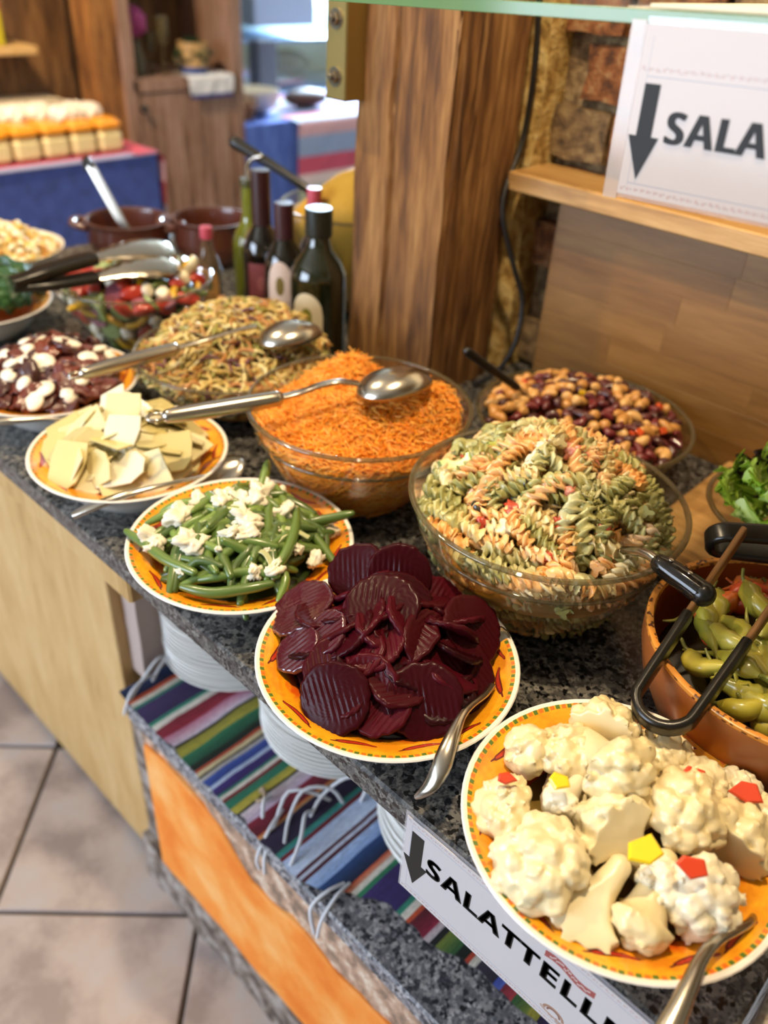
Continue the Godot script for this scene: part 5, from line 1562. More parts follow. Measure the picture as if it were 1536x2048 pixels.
# ------------------------------------------------------------------ dried tomatoes with mozzarella
func dried_tomatoes() -> void:
	var o: Vector3 = PLATES.sund
	var top := dome(0.046, 0.086, 0.105, -0.01, -0.015, 1.8)
	var tm := []
	for c in [Color("4a160c"), Color("5e2010"), Color("3a100a"), Color("6c2c14")]: tm.append(mat("dried_tomato_%d" % tm.size(), c, 0.25, {"clearcoat_enabled": true, "clearcoat": 0.6}))
	var shapes := []
	for k in 4:
		var n := nz(480 + k, 1.3, 3)
		shapes.append(blob(22, 12, func(d: Vector3) -> Vector3: return d * Vector3(0.021, 0.0075, 0.015) * (1.0 + 0.55 * n.get_noise_3dv(d * 1.4)) + Vector3(0, 6.0 * d.x * d.x * 0.0012, 0)))
	solo("tomato_oil", core_mesh(0.086, 0.012, dome(0.038, 0.07, 0.1), 0.010, func(y: float) -> float: return 0.062 + 1.0 * (y - 0.012)), mat("tomato_oil", Color("2c0c06"), 0.15), "dark oil under the dried tomatoes", "oil", "", at(o), "stuff")
	for q in heap(34, 0.084, top, 0.021, 0.004): solo("dried_tomato", shapes[rng.randi() % 4], tm[rng.randi() % 4], "wrinkled dark red dried tomato " + zone(q[0].x, q[0].z, 0.088) + " of the mozzarella dish", "dried tomato", "dried tomatoes", toward(o + q[0], q[1] + jitter(0.5), jitter(1)))
	for q in heap(30, 0.088, top, 0.020, -0.004): solo("dried_tomato", shapes[rng.randi() % 4], tm[rng.randi() % 4], "wrinkled dark red dried tomato " + zone(q[0].x, q[0].z, 0.088) + " of the mozzarella dish", "dried tomato", "dried tomatoes", toward(o + q[0], q[1] + jitter(0.5), jitter(1)))
	var wm := mat("mozzarella", Color("e9e2d0"), 0.35, {"clearcoat_enabled": true, "clearcoat": 0.3})
	var ws := [blob(16, 10, func(d: Vector3) -> Vector3: return d * Vector3(0.0155, 0.0055, 0.0145)), blob(16, 10, func(d: Vector3) -> Vector3: return d * Vector3(0.013, 0.0075, 0.0115))]
	for q in heap(22, 0.086, top, 0.021, -0.008): solo("mozzarella_piece", ws[rng.randi() % 2], wm, "white mozzarella piece on the dried tomatoes " + zone(q[0].x, q[0].z, 0.086), "cheese", "mozzarella pieces", toward(o + q[0], q[1] + jitter(0.5), jitter(1)))

# ------------------------------------------------------------------ mixed salad under the black tongs
func greek_salad() -> void:
	var o: Vector3 = BOWLS.greek[0]
	var top := dome(0.092, 0.124, 0.126, -0.01, -0.02, 1.8)
	var n := nz(490, 1.0, 2)
	var wedge := blob(18, 12, func(d: Vector3) -> Vector3: return Vector3(d.x * 0.021, d.y * 0.010 * (1.0 - 0.4 * d.z), d.z * 0.012))
	var cube := blob(14, 10, func(d: Vector3) -> Vector3: return d / pow(pow(absf(d.x), 4.0) + pow(absf(d.y), 4.0) + pow(absf(d.z), 4.0), 0.25) * 0.0105 * (1.0 + 0.1 * n.get_noise_3dv(d)))
	var disc := lathe_mesh([Vector2(0, -0.003), Vector2(0.016, -0.003), Vector2(0.0172, 0.0), Vector2(0.016, 0.003), Vector2(0, 0.003)], 20)
	var strip := tube([Vector3(-0.022, 0, 0), Vector3(-0.006, 0.004, 0.003), Vector3(0.010, 0.003, 0.003), Vector3(0.022, -0.003, -0.002)], 0.006, 8, 10, true, [0.8, 1, 1, 0.8])
	var kinds := [["tomato_wedge", wedge, Color("b0301c"), "red tomato wedge in the bowl under the black tongs", "tomato"], ["cucumber_round", disc, Color("8c9a5c"), "pale green cucumber round in the bowl under the black tongs", "cucumber"], ["feta_cube", cube, Color("e6dcc0"), "white cheese cube in the bowl under the black tongs", "cheese"], ["pepper_strip", strip, Color("c99a18"), "yellow pepper strip in the bowl under the black tongs", "pepper"], ["cucumber_stick", strip, Color("5c6a2c"), "green cucumber stick in the bowl under the black tongs", "cucumber"], ["onion_piece", disc, Color("8c5060"), "purple onion round in the bowl under the black tongs", "onion"]]
	var ms := []
	for k in kinds: ms.append(mat("mixed_" + k[0], k[2], 0.22, {"clearcoat_enabled": true, "clearcoat": 0.6}))
	solo("salad_juice", core_mesh(0.104, 0.008, top, 0.022, func(y: float) -> float: return bowl_in(0.130, 0.105, y) - 0.018), mat("salad_juice", Color("4a3818"), 0.2), "dark dressing in the mixed salad bowl", "dressing", "", at(o), "stuff")
	var put := func(p: Vector3, up: Vector3, al: Vector3) -> void:
		var k: int = [0, 0, 0, 1, 1, 2, 2, 3, 3, 4, 4, 5][rng.randi() % 12]
		solo(kinds[k][0], kinds[k][1], ms[k], (kinds[k][3] as String).replace("in the bowl under the black tongs", zone(p.x, p.z, 0.116) + " of the mixed salad bowl"), kinds[k][4], "mixed salad " + (kinds[k][0] as String).replace("_", " ") + "s", toward(o + p, up, al))
	for q in heap(70, 0.116, top, 0.0185, 0.004): put.call(q[0], q[1] + jitter(0.6), jitter(1))
	for row in 4:
		for k in 11:
			var y := 0.022 + 0.021 * row
			var a := deg_to_rad(-40.0 + 200.0 * (k + 0.5 * (row % 2)) / 11.0)
			var r := bowl_in(0.130, 0.105, y) - 0.011
			put.call(Vector3(cos(a) * r, y, sin(a) * r), Vector3(cos(a), -0.3, sin(a)), jitter(1))
	# a quarter of egg standing on top
	var eg := thing("egg_quarter", "yellow and white egg quarter at the right of the mixed salad", "egg", o + Vector3(0.056, 0.122, -0.070))
	eg.rotation = Vector3(0.4, 0.6, 0.9)
	part("egg_white", blob(18, 12, func(d: Vector3) -> Vector3: return Vector3(d.x * 0.026, minf(d.y, 0.25) * 0.015, d.z * 0.014)), mat("egg_white", Color("eee4c0"), 0.4), eg)
	part("yolk", blob(16, 10, func(d: Vector3) -> Vector3: return d * Vector3(0.013, 0.005, 0.009) + Vector3(0.002, 0.0032, 0)), mat("yolk", Color("e0b02c"), 0.6), eg)

# ------------------------------------------------------------------ broccoli and the bowl behind it
func broccoli_plate() -> void:
	var o: Vector3 = PLATES.broc
	var dm := []
	for c in [Color("1f4420"), Color("2a5426"), Color("183a1a")]: dm.append(mat("broccoli_%d" % dm.size(), c, 0.5))
	var r2 := RandomNumberGenerator.new(); r2.seed = 77
	var n := nz(501, 150.0, 2)
	var heads := []
	for k in 16:
		var a := k * 2.39996; var el := acos(1.0 - (k + 0.5) / 16.0)
		heads.append([Vector3(sin(el) * cos(a) * 0.018, 0.012 + cos(el) * 0.012, sin(el) * sin(a) * 0.018), r2.randf_range(0.006, 0.0085)])
	var shape := nets(Vector3(-0.03, -0.026, -0.03), Vector3(0.03, 0.036, 0.03), 0.003, func(p: Vector3) -> float:
		var d := seg_d(p, Vector3(0, -0.016, 0), Vector3(0, 0.008, 0), 0.007, 0.010)
		for c in heads: d = smin(d, p.distance_to(c[0]) - c[1], 0.003)
		return d + 0.0016 * n.get_noise_3dv(p))
	var top := dome(0.055, 0.085, 0.10)
	for q in heap(34, 0.088, top, 0.024, -0.004):
		var xf := toward(o + q[0], q[1] + jitter(0.4), jitter(1))
		xf.basis = xf.basis.scaled(Vector3.ONE * R(0.9, 1.15))
		solo("broccoli_floret", shape, dm[rng.randi() % 3], "dark green broccoli floret " + zone(q[0].x, q[0].z, 0.082) + " of the farthest chili plate", "broccoli", "broccoli florets", xf)
	var cm := mat("carrot_round", Color("e07c14"), 0.3)
	var cs := lathe_mesh([Vector2(0, -0.004), Vector2(0.015, -0.004), Vector2(0.016, 0.0), Vector2(0.015, 0.004), Vector2(0, 0.004)], 20)
	for q in [[0.012, 0.100, 0.055], [-0.04, 0.10, -0.01], [0.045, 0.086, 0.030]]: solo("carrot_round", cs, cm, "orange carrot slice among the broccoli", "carrot", "carrot slices on the broccoli", toward(o + Vector3(q[0], q[1], q[2]), Vector3(0.3, 0.8, 0.5) + jitter(0.3), jitter(1)))
	# pale salad in a white bowl beyond
	var w := thing("white_bowl", "white bowl of pale egg salad beyond the broccoli", "bowl", Vector3(-1.60, 0.9002, -0.31))
	part("bowl_wall", lathe_mesh([Vector2(0, 0.002), Vector2(0.06, 0.0), Vector2(0.085, 0.02), Vector2(0.115, 0.065), Vector2(0.117, 0.067), Vector2(0.113, 0.066), Vector2(0.083, 0.024), Vector2(0, 0.012)], 48), M.china_white, w)
	var nn := nz(505, 40.0, 3)
	var tp := func(x: float, z: float) -> float: return 0.055 + 0.05 * maxf(0.0, 1.0 - pow(Vector2(x, z).length() / 0.11, 1.6)) + 0.012 * nn.get_noise_2d(x, z)
	var t := thing("pale_salad", "pale yellow chopped egg salad mounded in the white bowl", "egg salad", w.position, "", "stuff")
	part("salad_mass", core_mesh(0.104, 0.015, tp, 0.004, func(y: float) -> float: return 0.078 + 0.6 * (y - 0.02)), mat("egg_salad", Color("cdb070"), 0.5), t).set_meta("kind", "stuff")
	var places := []; var tint := []
	for k in 420:
		var a := R(0, TAU); var r := 0.104 * sqrt(R(0, 1))
		var p := Vector3(r * cos(a), 0, r * sin(a)); p.y = tp.call(p.x, p.z) + R(-0.004, 0.002)
		places.append(toward(p, Vector3.UP + jitter(0.8), jitter(1)))
		tint.append([Color("e6d49c"), Color("d8b45c"), Color("f0e4c0"), Color("c08a40")][rng.randi() % 4].srgb_to_linear())
	swarm("chopped_bits", blob(8, 6, func(d: Vector3) -> Vector3: return d * Vector3(0.009, 0.005, 0.006)), mat("egg_bits", Color.WHITE, 0.5, {"vertex_color_use_as_albedo": true}), places, t, "", "", tint)

# ------------------------------------------------------------------ bottles, couscous, brown pots
func label_patch(r: float, half_deg: float, y0: float, y1: float, arch: bool, face: float) -> ArrayMesh:
	var mb := MB.new()
	var n := 20; var m := 10
	for side in 2:
		for i in n + 1:
			var u := float(i) / n * 2.0 - 1.0
			var top := y1 if not arch else lerpf(y0 + (y1 - y0) * 0.62, y1, sqrt(maxf(0.0, 1.0 - u * u)))
			var a := face + deg_to_rad(half_deg) * u
			var rr := r + (0.0007 if side == 0 else 0.0002)
			for j in m + 1: mb.p(Vector3(cos(a) * rr, lerpf(y0, top, float(j) / m), sin(a) * rr), Vector2(1.0 - float(i) / n, 1.0 - (lerpf(y0, top, float(j) / m) - y0) / (y1 - y0)))
	var half := (n + 1) * (m + 1)
	for i in n:
		for j in m:
			var k := i * (m + 1) + j
			mb.quad(k, k + 1, k + m + 2, k + m + 1)
			mb.quad(half + k, half + k + m + 1, half + k + m + 2, half + k + 1)
	return mb.done()

func bottle(called: String, label: String, pos: Vector3, r: float, h: float, glass: Color, cap: Color, cap_h: float, shoulder: float, lab: Array, clear := false) -> Node3D:
	var t := thing(called, label, "bottle", pos)
	var nr := r * 0.40
	var m := mat("bottle_glass_" + str(M.size()), Color(glass.r, glass.g, glass.b, 0.55 if clear else 1.0), 0.05, {"clearcoat_enabled": not clear, "clearcoat": 1.0, "clearcoat_roughness": 0.03, "transparency": BaseMaterial3D.TRANSPARENCY_ALPHA if clear else BaseMaterial3D.TRANSPARENCY_DISABLED})
	var sy := h * shoulder
	part("glass_body", lathe_mesh([Vector2(0, 0.003), Vector2(r * 0.8, 0.002), Vector2(r * 0.93, 0.0), Vector2(r, 0.004), Vector2(r, sy * 0.93), Vector2(r * 0.97, sy), Vector2(r * 0.82, sy + 0.016), Vector2(nr * 1.25, sy + 0.034), Vector2(nr, sy + 0.048), Vector2(nr, h - cap_h), Vector2(nr * 1.1, h - cap_h + 0.001), Vector2(0, h - cap_h + 0.002)], 32), m, t)
	part("cap", lathe_mesh([Vector2(nr * 1.16, h - cap_h - 0.006), Vector2(nr * 1.2, h - cap_h), Vector2(nr * 1.2, h - 0.002), Vector2(nr * 1.12, h), Vector2(0, h)], 24), mat("cap_" + str(M.size()), cap, 0.35), t)
	if lab.size():
		var lc: Color = lab[0]
		var tx := tex(64, 96, func(x: int, y: int, _i: int) -> Color:
			var d := Vector2((x - 32) / 11.0, (y - 38) / 15.0).length()
			if d < 1.0: return lab[4]
			if y > 62 and y < 84 and (y / 4) % 2 == 0 and absf(x - 32.0) < 20.0: return lc.darkened(0.35)
			return lc)
		part("paper_label", label_patch(r, lab[1], h * lab[2], h * lab[3], lab[5], atan2(CAM.z - pos.z, CAM.x - pos.x) + lab[6]), mat("label_" + str(M.size()), Color.WHITE, 0.6, {"albedo_texture": tx}), t)
	return t

func bottles_and_couscous() -> void:
	var cream := Color("d8ccae"); var olive := Color("7c7a20")
	bottle("oil_bottle", "squat dark green oil bottle with a black cap nearest the post", Vector3(-0.962, 0.9002, -0.548), 0.045, 0.242, Color("14180a"), Color("161a14"), 0.036, 0.60, [cream, 34.0, 0.10, 0.50, olive, true, 0.42])
	bottle("oil_bottle", "dark oil bottle with a burgundy neck and an arched pink label", Vector3(-1.062, 0.9002, -0.562), 0.034, 0.226, Color("120f08"), Color("33141a"), 0.052, 0.58, [Color("cbb6aa"), 36.0, 0.16, 0.62, Color("6c5a20"), true, 0.25])
	bottle("vinegar_bottle", "tall black bottle with a long burgundy neck among the oil bottles", Vector3(-1.133, 0.9002, -0.572), 0.034, 0.262, Color("0e0b08"), Color("2c1216"), 0.085, 0.52, [Color("74383c"), 40.0, 0.12, 0.44, Color("8c5050"), false, 0.1])
	var spout := bottle("oil_bottle", "clear green oil bottle with a steel pouring spout at the back", Vector3(-1.235, 0.9002, -0.625), 0.033, 0.222, Color("5c6410"), Color("3c3c20"), 0.006, 0.50, [Color("b08a50"), 30.0, 0.22, 0.66, Color("7a7a28"), true, -0.2])
	part("pouring_spout", tube([Vector3(0, 0.22, 0), Vector3(0, 0.242, 0), Vector3(0.010, 0.256, -0.004), Vector3(0.026, 0.262, -0.01)], 0.0045, 8, 10), M.steel, spout)
	bottle("vinegar_bottle", "slim dark bottle with a pink and white neck behind the squat one", Vector3(-1.075, 0.9002, -0.640), 0.026, 0.236, Color("1c140c"), Color("b04a5c"), 0.05, 0.55, [])
	bottle("vinegar_bottle", "small clear vinegar bottle with a pink cap left of the oil bottles", Vector3(-1.238, 0.9002, -0.530), 0.024, 0.152, Color("6a5a48"), Color("b0485a"), 0.014, 0.5, [Color("b98a50"), 42.0, 0.08, 0.55, Color("5a6040"), true, 0.0], true)
	# couscous
	var o: Vector3 = BOWLS.couscous[0]
	var nn := nz(520, 26.0, 3)
	var top := func(x: float, z: float) -> float: return 0.174 + 0.090 * maxf(0.0, 1.0 - pow(Vector2(x - 0.03, z).length() / 0.13, 1.6)) + 0.006 * nn.get_noise_2d(x, z)
	var t := thing("yellow_couscous", "yellow couscous mounded in the deep bowl behind the bottles", "couscous", o, "", "stuff")
	part("couscous_mass", core_mesh(0.118, 0.008, top, 0.002, func(y: float) -> float: return bowl_in(0.130, 0.19, y) - 0.005), tri_mat("couscous", tex(256, 256, func(x: int, y: int, _i: int) -> Color: return mixc([Color("a5781a"), Color("bf9428"), Color("cfa83c")], 0.5 + 0.9 * nz(521, 0.25, 2).get_noise_2d(x, y))), 0.7, Vector3.ONE * 8.0), t).set_meta("kind", "stuff")
	var s := thing("serving_spoon", "long serving spoon with a black handle standing in the yellow couscous", "spoon", Vector3.ZERO)
	var a := Vector3(-1.262, 1.177, -0.62); var b := Vector3(-1.10, 1.093, -0.70); var c := Vector3(-1.02, 1.060, -0.745)
	part("handle", tube([a, a.lerp(b, 0.5) + Vector3(0, 0.004, 0), b], 0.0105, 8, 12, true, [1.1, 0.8, 0.75]), M.black_plastic, s)
	part("shaft", tube([b, b.lerp(c, 0.6), c], 0.006, 8, 8), mat("clear_acrylic", Color(0.85, 0.85, 0.75, 0.35), 0.05, {"transparency": BaseMaterial3D.TRANSPARENCY_ALPHA}), s)
	# glazed brown pots
	for q in [[Vector3(-1.576, 0.9002, -0.572), 0.086, 0.084, "glazed brown pot with a steel ladle in it, left of the bottles"], [Vector3(-1.462, 0.9002, -0.700), 0.080, 0.092, "glazed brown pot behind the small vinegar bottle"]]:
		var r: float = q[1]; var h: float = q[2]
		var p := thing("brown_pot", q[3], "pot", q[0])
		part("pot_wall", lathe_mesh([Vector2(0, 0.002), Vector2(r * 0.68, 0.0), Vector2(r * 0.92, h * 0.25), Vector2(r, h * 0.55), Vector2(r * 0.93, h * 0.86), Vector2(r * 1.0, h * 0.97), Vector2(r * 1.0, h), Vector2(r * 0.95, h * 1.005), Vector2(r * 0.9, h * 0.9), Vector2(r * 0.88, h * 0.5), Vector2(0, h * 0.4)], 44), M.brown_glaze, p)
		for k in 2:
			var ang := 2.3 + PI * k
			var d := Vector3(cos(ang), 0, sin(ang)); var e := Vector3(-sin(ang), 0, cos(ang))
			part("ear", tube([d * r * 0.95 - e * 0.026 + Vector3(0, h * 0.8, 0), d * (r + 0.022) - e * 0.018 + Vector3(0, h * 0.86, 0), d * (r + 0.022) + e * 0.018 + Vector3(0, h * 0.86, 0), d * r * 0.95 + e * 0.026 + Vector3(0, h * 0.8, 0)], 0.008, 8, 14), M.brown_glaze, p)
	var l := thing("ladle", "steel ladle with a black hook end standing in the brown pot", "ladle", Vector3.ZERO)
	var la := Vector3(-1.640, 1.078, -0.540); var lb := Vector3(-1.566, 0.945, -0.568)
	var mb := MB.new()
	sweep(mb, curve([la, la.lerp(lb, 0.5), lb], 10), rrect(0.020, 0.004, 0.0018), [], [], Vector3(0.7, 0, 0.7))
	part("shaft", mb.done(), M.steel, l)
	part("hook", tube([la + Vector3(0.004, 0.0, 0), la + Vector3(-0.004, 0.012, 0.002), la + Vector3(-0.014, 0.006, 0.004), la + Vector3(-0.012, -0.008, 0.004)], 0.0055, 8, 12), M.black_plastic, l)

# ------------------------------------------------------------------ spoons and tongs
func spoon_bowl(len: float, w: float, deep: float) -> ArrayMesh:   # a shell, hollow below
	return blob(28, 16, func(d: Vector3) -> Vector3:
		var y := d.y if d.y >= 0.0 else -d.y * 0.86
		var s := 1.0 if d.y >= 0.0 else 0.965
		return Vector3(d.x * len * s, y * deep - (0.0 if d.y >= 0.0 else 0.0), d.z * w * s * (1.0 - 0.18 * d.x)))

func serving_spoon(label: String, grip: Array, neck: Array, tip: Transform3D, bl: float, bw: float, deep: float, grip_r: float, neck_w: float, grip_mat: Material) -> Node3D:
	var t := thing("serving_spoon", label, "spoon", Vector3.ZERO)
	part("grip", tube(grip, grip_r, 12, 14, true, [0.82, 1.0, 1.0, 0.95]), grip_mat, t)
	var mb := MB.new()
	sweep(mb, curve(neck, 18), rrect(neck_w, neck_w * 0.42, neck_w * 0.18), [], [], Vector3.UP)
	part("neck", mb.done(), M.steel, t)
	part("spoon_bowl", spoon_bowl(bl, bw, deep), M.steel, t, tip)
	return t

func table_spoon(label: String, pts: Array, widths: Array, tip: Transform3D, bl: float, bw: float) -> void:
	var t := thing("table_spoon", label, "spoon", Vector3.ZERO)
	var line := curve(pts, 26)
	var sc := []
	for i in 27:
		var g := i / 26.0 * (widths.size() - 1)
		var k := mini(int(g), widths.size() - 2)
		sc.append(lerpf(widths[k], widths[k + 1], g - k))
	var mb := MB.new()
	var fr := []
	for s in sc: fr.append(clampf(0.0045 / s, 0.18, 0.8))
	sweep(mb, line, circle(12), sc, [], Vector3.UP, true, fr)
	part("handle", mb.done(), M.steel, t)
	part("spoon_bowl", blob(24, 14, func(d: Vector3) -> Vector3:
		var y := d.y if d.y <= 0.0 else -d.y * 0.80
		return Vector3(d.x * bl, y * 0.010, d.z * bw * (1.0 - 0.15 * d.x))), M.steel, t, tip)

func tongs() -> void: pass

func tools() -> void:
	# carrot spoon
	var sp := serving_spoon("steel serving spoon lying across the grated carrot", [Vector3(-0.711, 1.040, -0.101), Vector3(-0.684, 1.043, -0.157), Vector3(-0.659, 1.046, -0.211)], [Vector3(-0.661, 1.046, -0.207), Vector3(-0.648, 1.050, -0.236), Vector3(-0.635, 1.058, -0.255), Vector3(-0.622, 1.062, -0.274), Vector3(-0.609, 1.058, -0.293)], toward(Vector3(-0.583, 1.052, -0.326), Vector3(-0.15, 1, 0.1), Vector3(0.62, 0.0, -0.78)), 0.046, 0.034, 0.024, 0.0098, 0.011, M.steel)
	part("hanging_eye", tube([Vector3(-0.711, 1.040, -0.101), Vector3(-0.722, 1.040, -0.098), Vector3(-0.726, 1.040, -0.087), Vector3(-0.719, 1.040, -0.079), Vector3(-0.710, 1.040, -0.086), Vector3(-0.710, 1.040, -0.099)], 0.002, 6, 20), M.steel, sp)
	var sp2 := serving_spoon("steel serving spoon lying across the shredded slaw", [Vector3(-0.918, 1.012, -0.112), Vector3(-0.914, 1.013, -0.175), Vector3(-0.909, 1.013, -0.238)], [Vector3(-0.910, 1.013, -0.232), Vector3(-0.896, 1.020, -0.282), Vector3(-0.873, 1.032, -0.324), Vector3(-0.860, 1.036, -0.342)], toward(Vector3(-0.832, 1.018, -0.378), Vector3(-0.1, 1, 0.1), Vector3(0.62, -0.05, -0.78)), 0.046, 0.034, 0.024, 0.0098, 0.010, M.steel)
	part("hanging_eye", tube([Vector3(-0.918, 1.012, -0.112), Vector3(-0.926, 1.012, -0.106), Vector3(-0.926, 1.012, -0.095), Vector3(-0.917, 1.012, -0.091), Vector3(-0.911, 1.012, -0.099), Vector3(-0.916, 1.012, -0.110)], 0.002, 6, 20), M.steel, sp2)
	# spoons in the plates
	table_spoon("silver spoon resting on the beetroot plate with its handle over the rim", [Vector3(-0.262, 0.952, -0.122), Vector3(-0.257, 0.957, -0.105), Vector3(-0.254, 0.964, -0.080), Vector3(-0.250, 0.966, -0.062), Vector3(-0.240, 0.962, -0.036), Vector3(-0.234, 0.952, -0.020), Vector3(-0.236, 0.938, -0.010), Vector3(-0.242, 0.927, -0.004)], [0.0035, 0.003, 0.003, 0.0038, 0.006, 0.0082, 0.008, 0.0025], toward(Vector3(-0.283, 0.950, -0.150), Vector3(0.6, 0.75, 0.1), Vector3(-0.55, 0.05, -0.82)), 0.034, 0.021)
	table_spoon("silver spoon in the cauliflower plate with its handle pointing at the viewer", [Vector3(-0.008, 0.944, -0.094), Vector3(-0.009, 0.954, -0.076), Vector3(-0.018, 0.964, -0.044), Vector3(-0.020, 0.964, -0.025), Vector3(-0.018, 0.962, -0.006), Vector3(-0.015, 0.957, 0.022), Vector3(-0.014, 0.95, 0.05)], [0.0035, 0.003, 0.0034, 0.0045, 0.006, 0.0078, 0.0085], toward(Vector3(-0.018, 0.938, -0.128), Vector3(0.55, 0.8, 0.1), Vector3(0.1, 0.0, -1.0)), 0.034, 0.021)
	table_spoon("silver spoon on the pale slice plate, its handle drooping over the rim", [Vector3(-0.702, 0.951, -0.138), Vector3(-0.702, 0.957, -0.110), Vector3(-0.706, 0.960, -0.084), Vector3(-0.714, 0.959, -0.058), Vector3(-0.726, 0.954, -0.032), Vector3(-0.740, 0.945, -0.010), Vector3(-0.752, 0.935, 0.007)], [0.0035, 0.003, 0.003, 0.004, 0.007, 0.0085, 0.006], toward(Vector3(-0.708, 0.945, -0.165), Vector3(0.4, 0.85, 0.1), Vector3(-0.1, 0, -1)), 0.032, 0.020)
	table_spoon("dark silver spoon along the front rim of the dried tomato plate", [Vector3(-0.905, 0.957, -0.090), Vector3(-0.93, 0.960, -0.060), Vector3(-0.955, 0.958, -0.028), Vector3(-0.985, 0.954, 0.0), Vector3(-1.02, 0.950, 0.02)], [0.003, 0.003, 0.005, 0.0085, 0.007], toward(Vector3(-0.892, 0.950, -0.118), Vector3(0.2, 0.95, 0.1), Vector3(0.5, 0, -0.9)), 0.030, 0.019)
	# black handled spoon in the kidney beans
	var bs := thing("serving_spoon", "spoon with a black handle standing in the kidney bean bowl", "spoon", Vector3.ZERO)
	part("handle", tube([Vector3(-0.585, 1.060, -0.462), Vector3(-0.568, 1.030, -0.498), Vector3(-0.551, 1.000, -0.536)], 0.0062, 10, 12, true, [1.0, 0.95, 0.9, 0.85]), M.black_plastic, bs)
	part("neck", tube([Vector3(-0.551, 1.000, -0.536), Vector3(-0.545, 0.985, -0.556), Vector3(-0.538, 0.962, -0.585)], 0.0035, 8, 8), M.steel, bs)
	# smoky handle between the pasta and the clay pot
	var gh := thing("serving_spoon", "spoon with a smoky translucent handle reaching from the pasta over the clay pot", "spoon", Vector3.ZERO)
	part("handle", tube([Vector3(-0.203, 1.045, -0.268), Vector3(-0.182, 1.043, -0.266), Vector3(-0.162, 1.040, -0.265)], 0.0105, 12, 12, true, [0.85, 1.0, 1.02, 1.05]), M.smoky_plastic, gh)
	part("end_cap", blob(14, 10, func(d: Vector3) -> Vector3: return d * 0.0112), M.black_plastic, gh, at(Vector3(-0.160, 1.0398, -0.265)))
	part("neck", tube([Vector3(-0.203, 1.045, -0.268), Vector3(-0.225, 1.042, -0.275), Vector3(-0.27, 1.01, -0.29)], 0.0045, 8, 10), M.steel, gh)
	for k in 2: part("rivet", blob(10, 8, func(d: Vector3) -> Vector3: return d * Vector3(0.0026, 0.0012, 0.0026)), M.steel, gh, at(Vector3(-0.195, 1.0548, -0.2675).lerp(Vector3(-0.176, 1.0530, -0.2658), k)))

	# tongs over the clay pot: a bent strap with two flat arms
	strap_tongs("black handled tongs with long brownish arms lying across the pepper pot", Vector3(-0.131, 0.992, -0.146), Vector3(-0.140, 1.062, -0.350), 0.046, 0.0165, 0.50, Vector3(0.95, 0.12, -0.22), M.black_plastic, mat("arm_brown", Color("8a6238"), 0.4, {"metallic": 0.4}), 0.056)
	strap_tongs("black tongs resting on the lettuce bowl behind the pepper pot", Vector3(-0.196, 1.036, -0.350), Vector3(-0.02, 1.050, -0.47), 0.030, 0.020, 0.85, Vector3(0.25, 0.92, 0.3), M.black_plastic, M.black_plastic, 0.05)
	# salad tongs over the mixed salad bowl
	var tg := thing("salad_tongs", "black handled steel salad tongs lying on the mixed salad bowl", "tongs", Vector3.ZERO)
	var mb := MB.new()
	sweep(mb, curve([Vector3(-1.200, 1.040, -0.158), Vector3(-1.196, 1.048, -0.215), Vector3(-1.198, 1.052, -0.290)], 12), rrect(0.034, 0.017, 0.006), [0.85, 1.0, 1.0, 1.0], [], Vector3.UP)
	part("handle", mb.done(), M.black_plastic, tg)
	mb = MB.new()
	sweep(mb, curve([Vector3(-1.205, 1.031, -0.160), Vector3(-1.188, 1.030, -0.215), Vector3(-1.178, 1.030, -0.280)], 12), rrect(0.032, 0.015, 0.006), [0.85, 1.0, 1.0, 1.0], [], Vector3.UP)
	part("handle", mb.done(), M.black_plastic, tg)
	for q in [[Vector3(-1.198, 1.052, -0.285), Vector3(-1.200, 1.050, -0.345), Vector3(-1.204, 1.040, -0.425)], [Vector3(-1.178, 1.030, -0.275), Vector3(-1.172, 1.032, -0.335), Vector3(-1.168, 1.026, -0.410)]]:
		mb = MB.new()
		var sec := PackedVector2Array()
		for k in 9: sec.append(Vector2(lerpf(-1, 1, k / 8.0), 0.42 * (1.0 - pow(lerpf(-1, 1, k / 8.0), 2.0))))
		for k in 9: sec.append(Vector2(lerpf(1, -1, k / 8.0), 0.42 * (1.0 - pow(lerpf(1, -1, k / 8.0), 2.0)) - 0.12))
		sec.reverse()
		sweep(mb, curve([q[0], q[1], q[2]], 16), sec, [0.015, 0.018, 0.024, 0.032, 0.038, 0.042, 0.042, 0.036, 0.024], [], Vector3.UP)
		part("scoop", mb.done(), M.steel, tg)

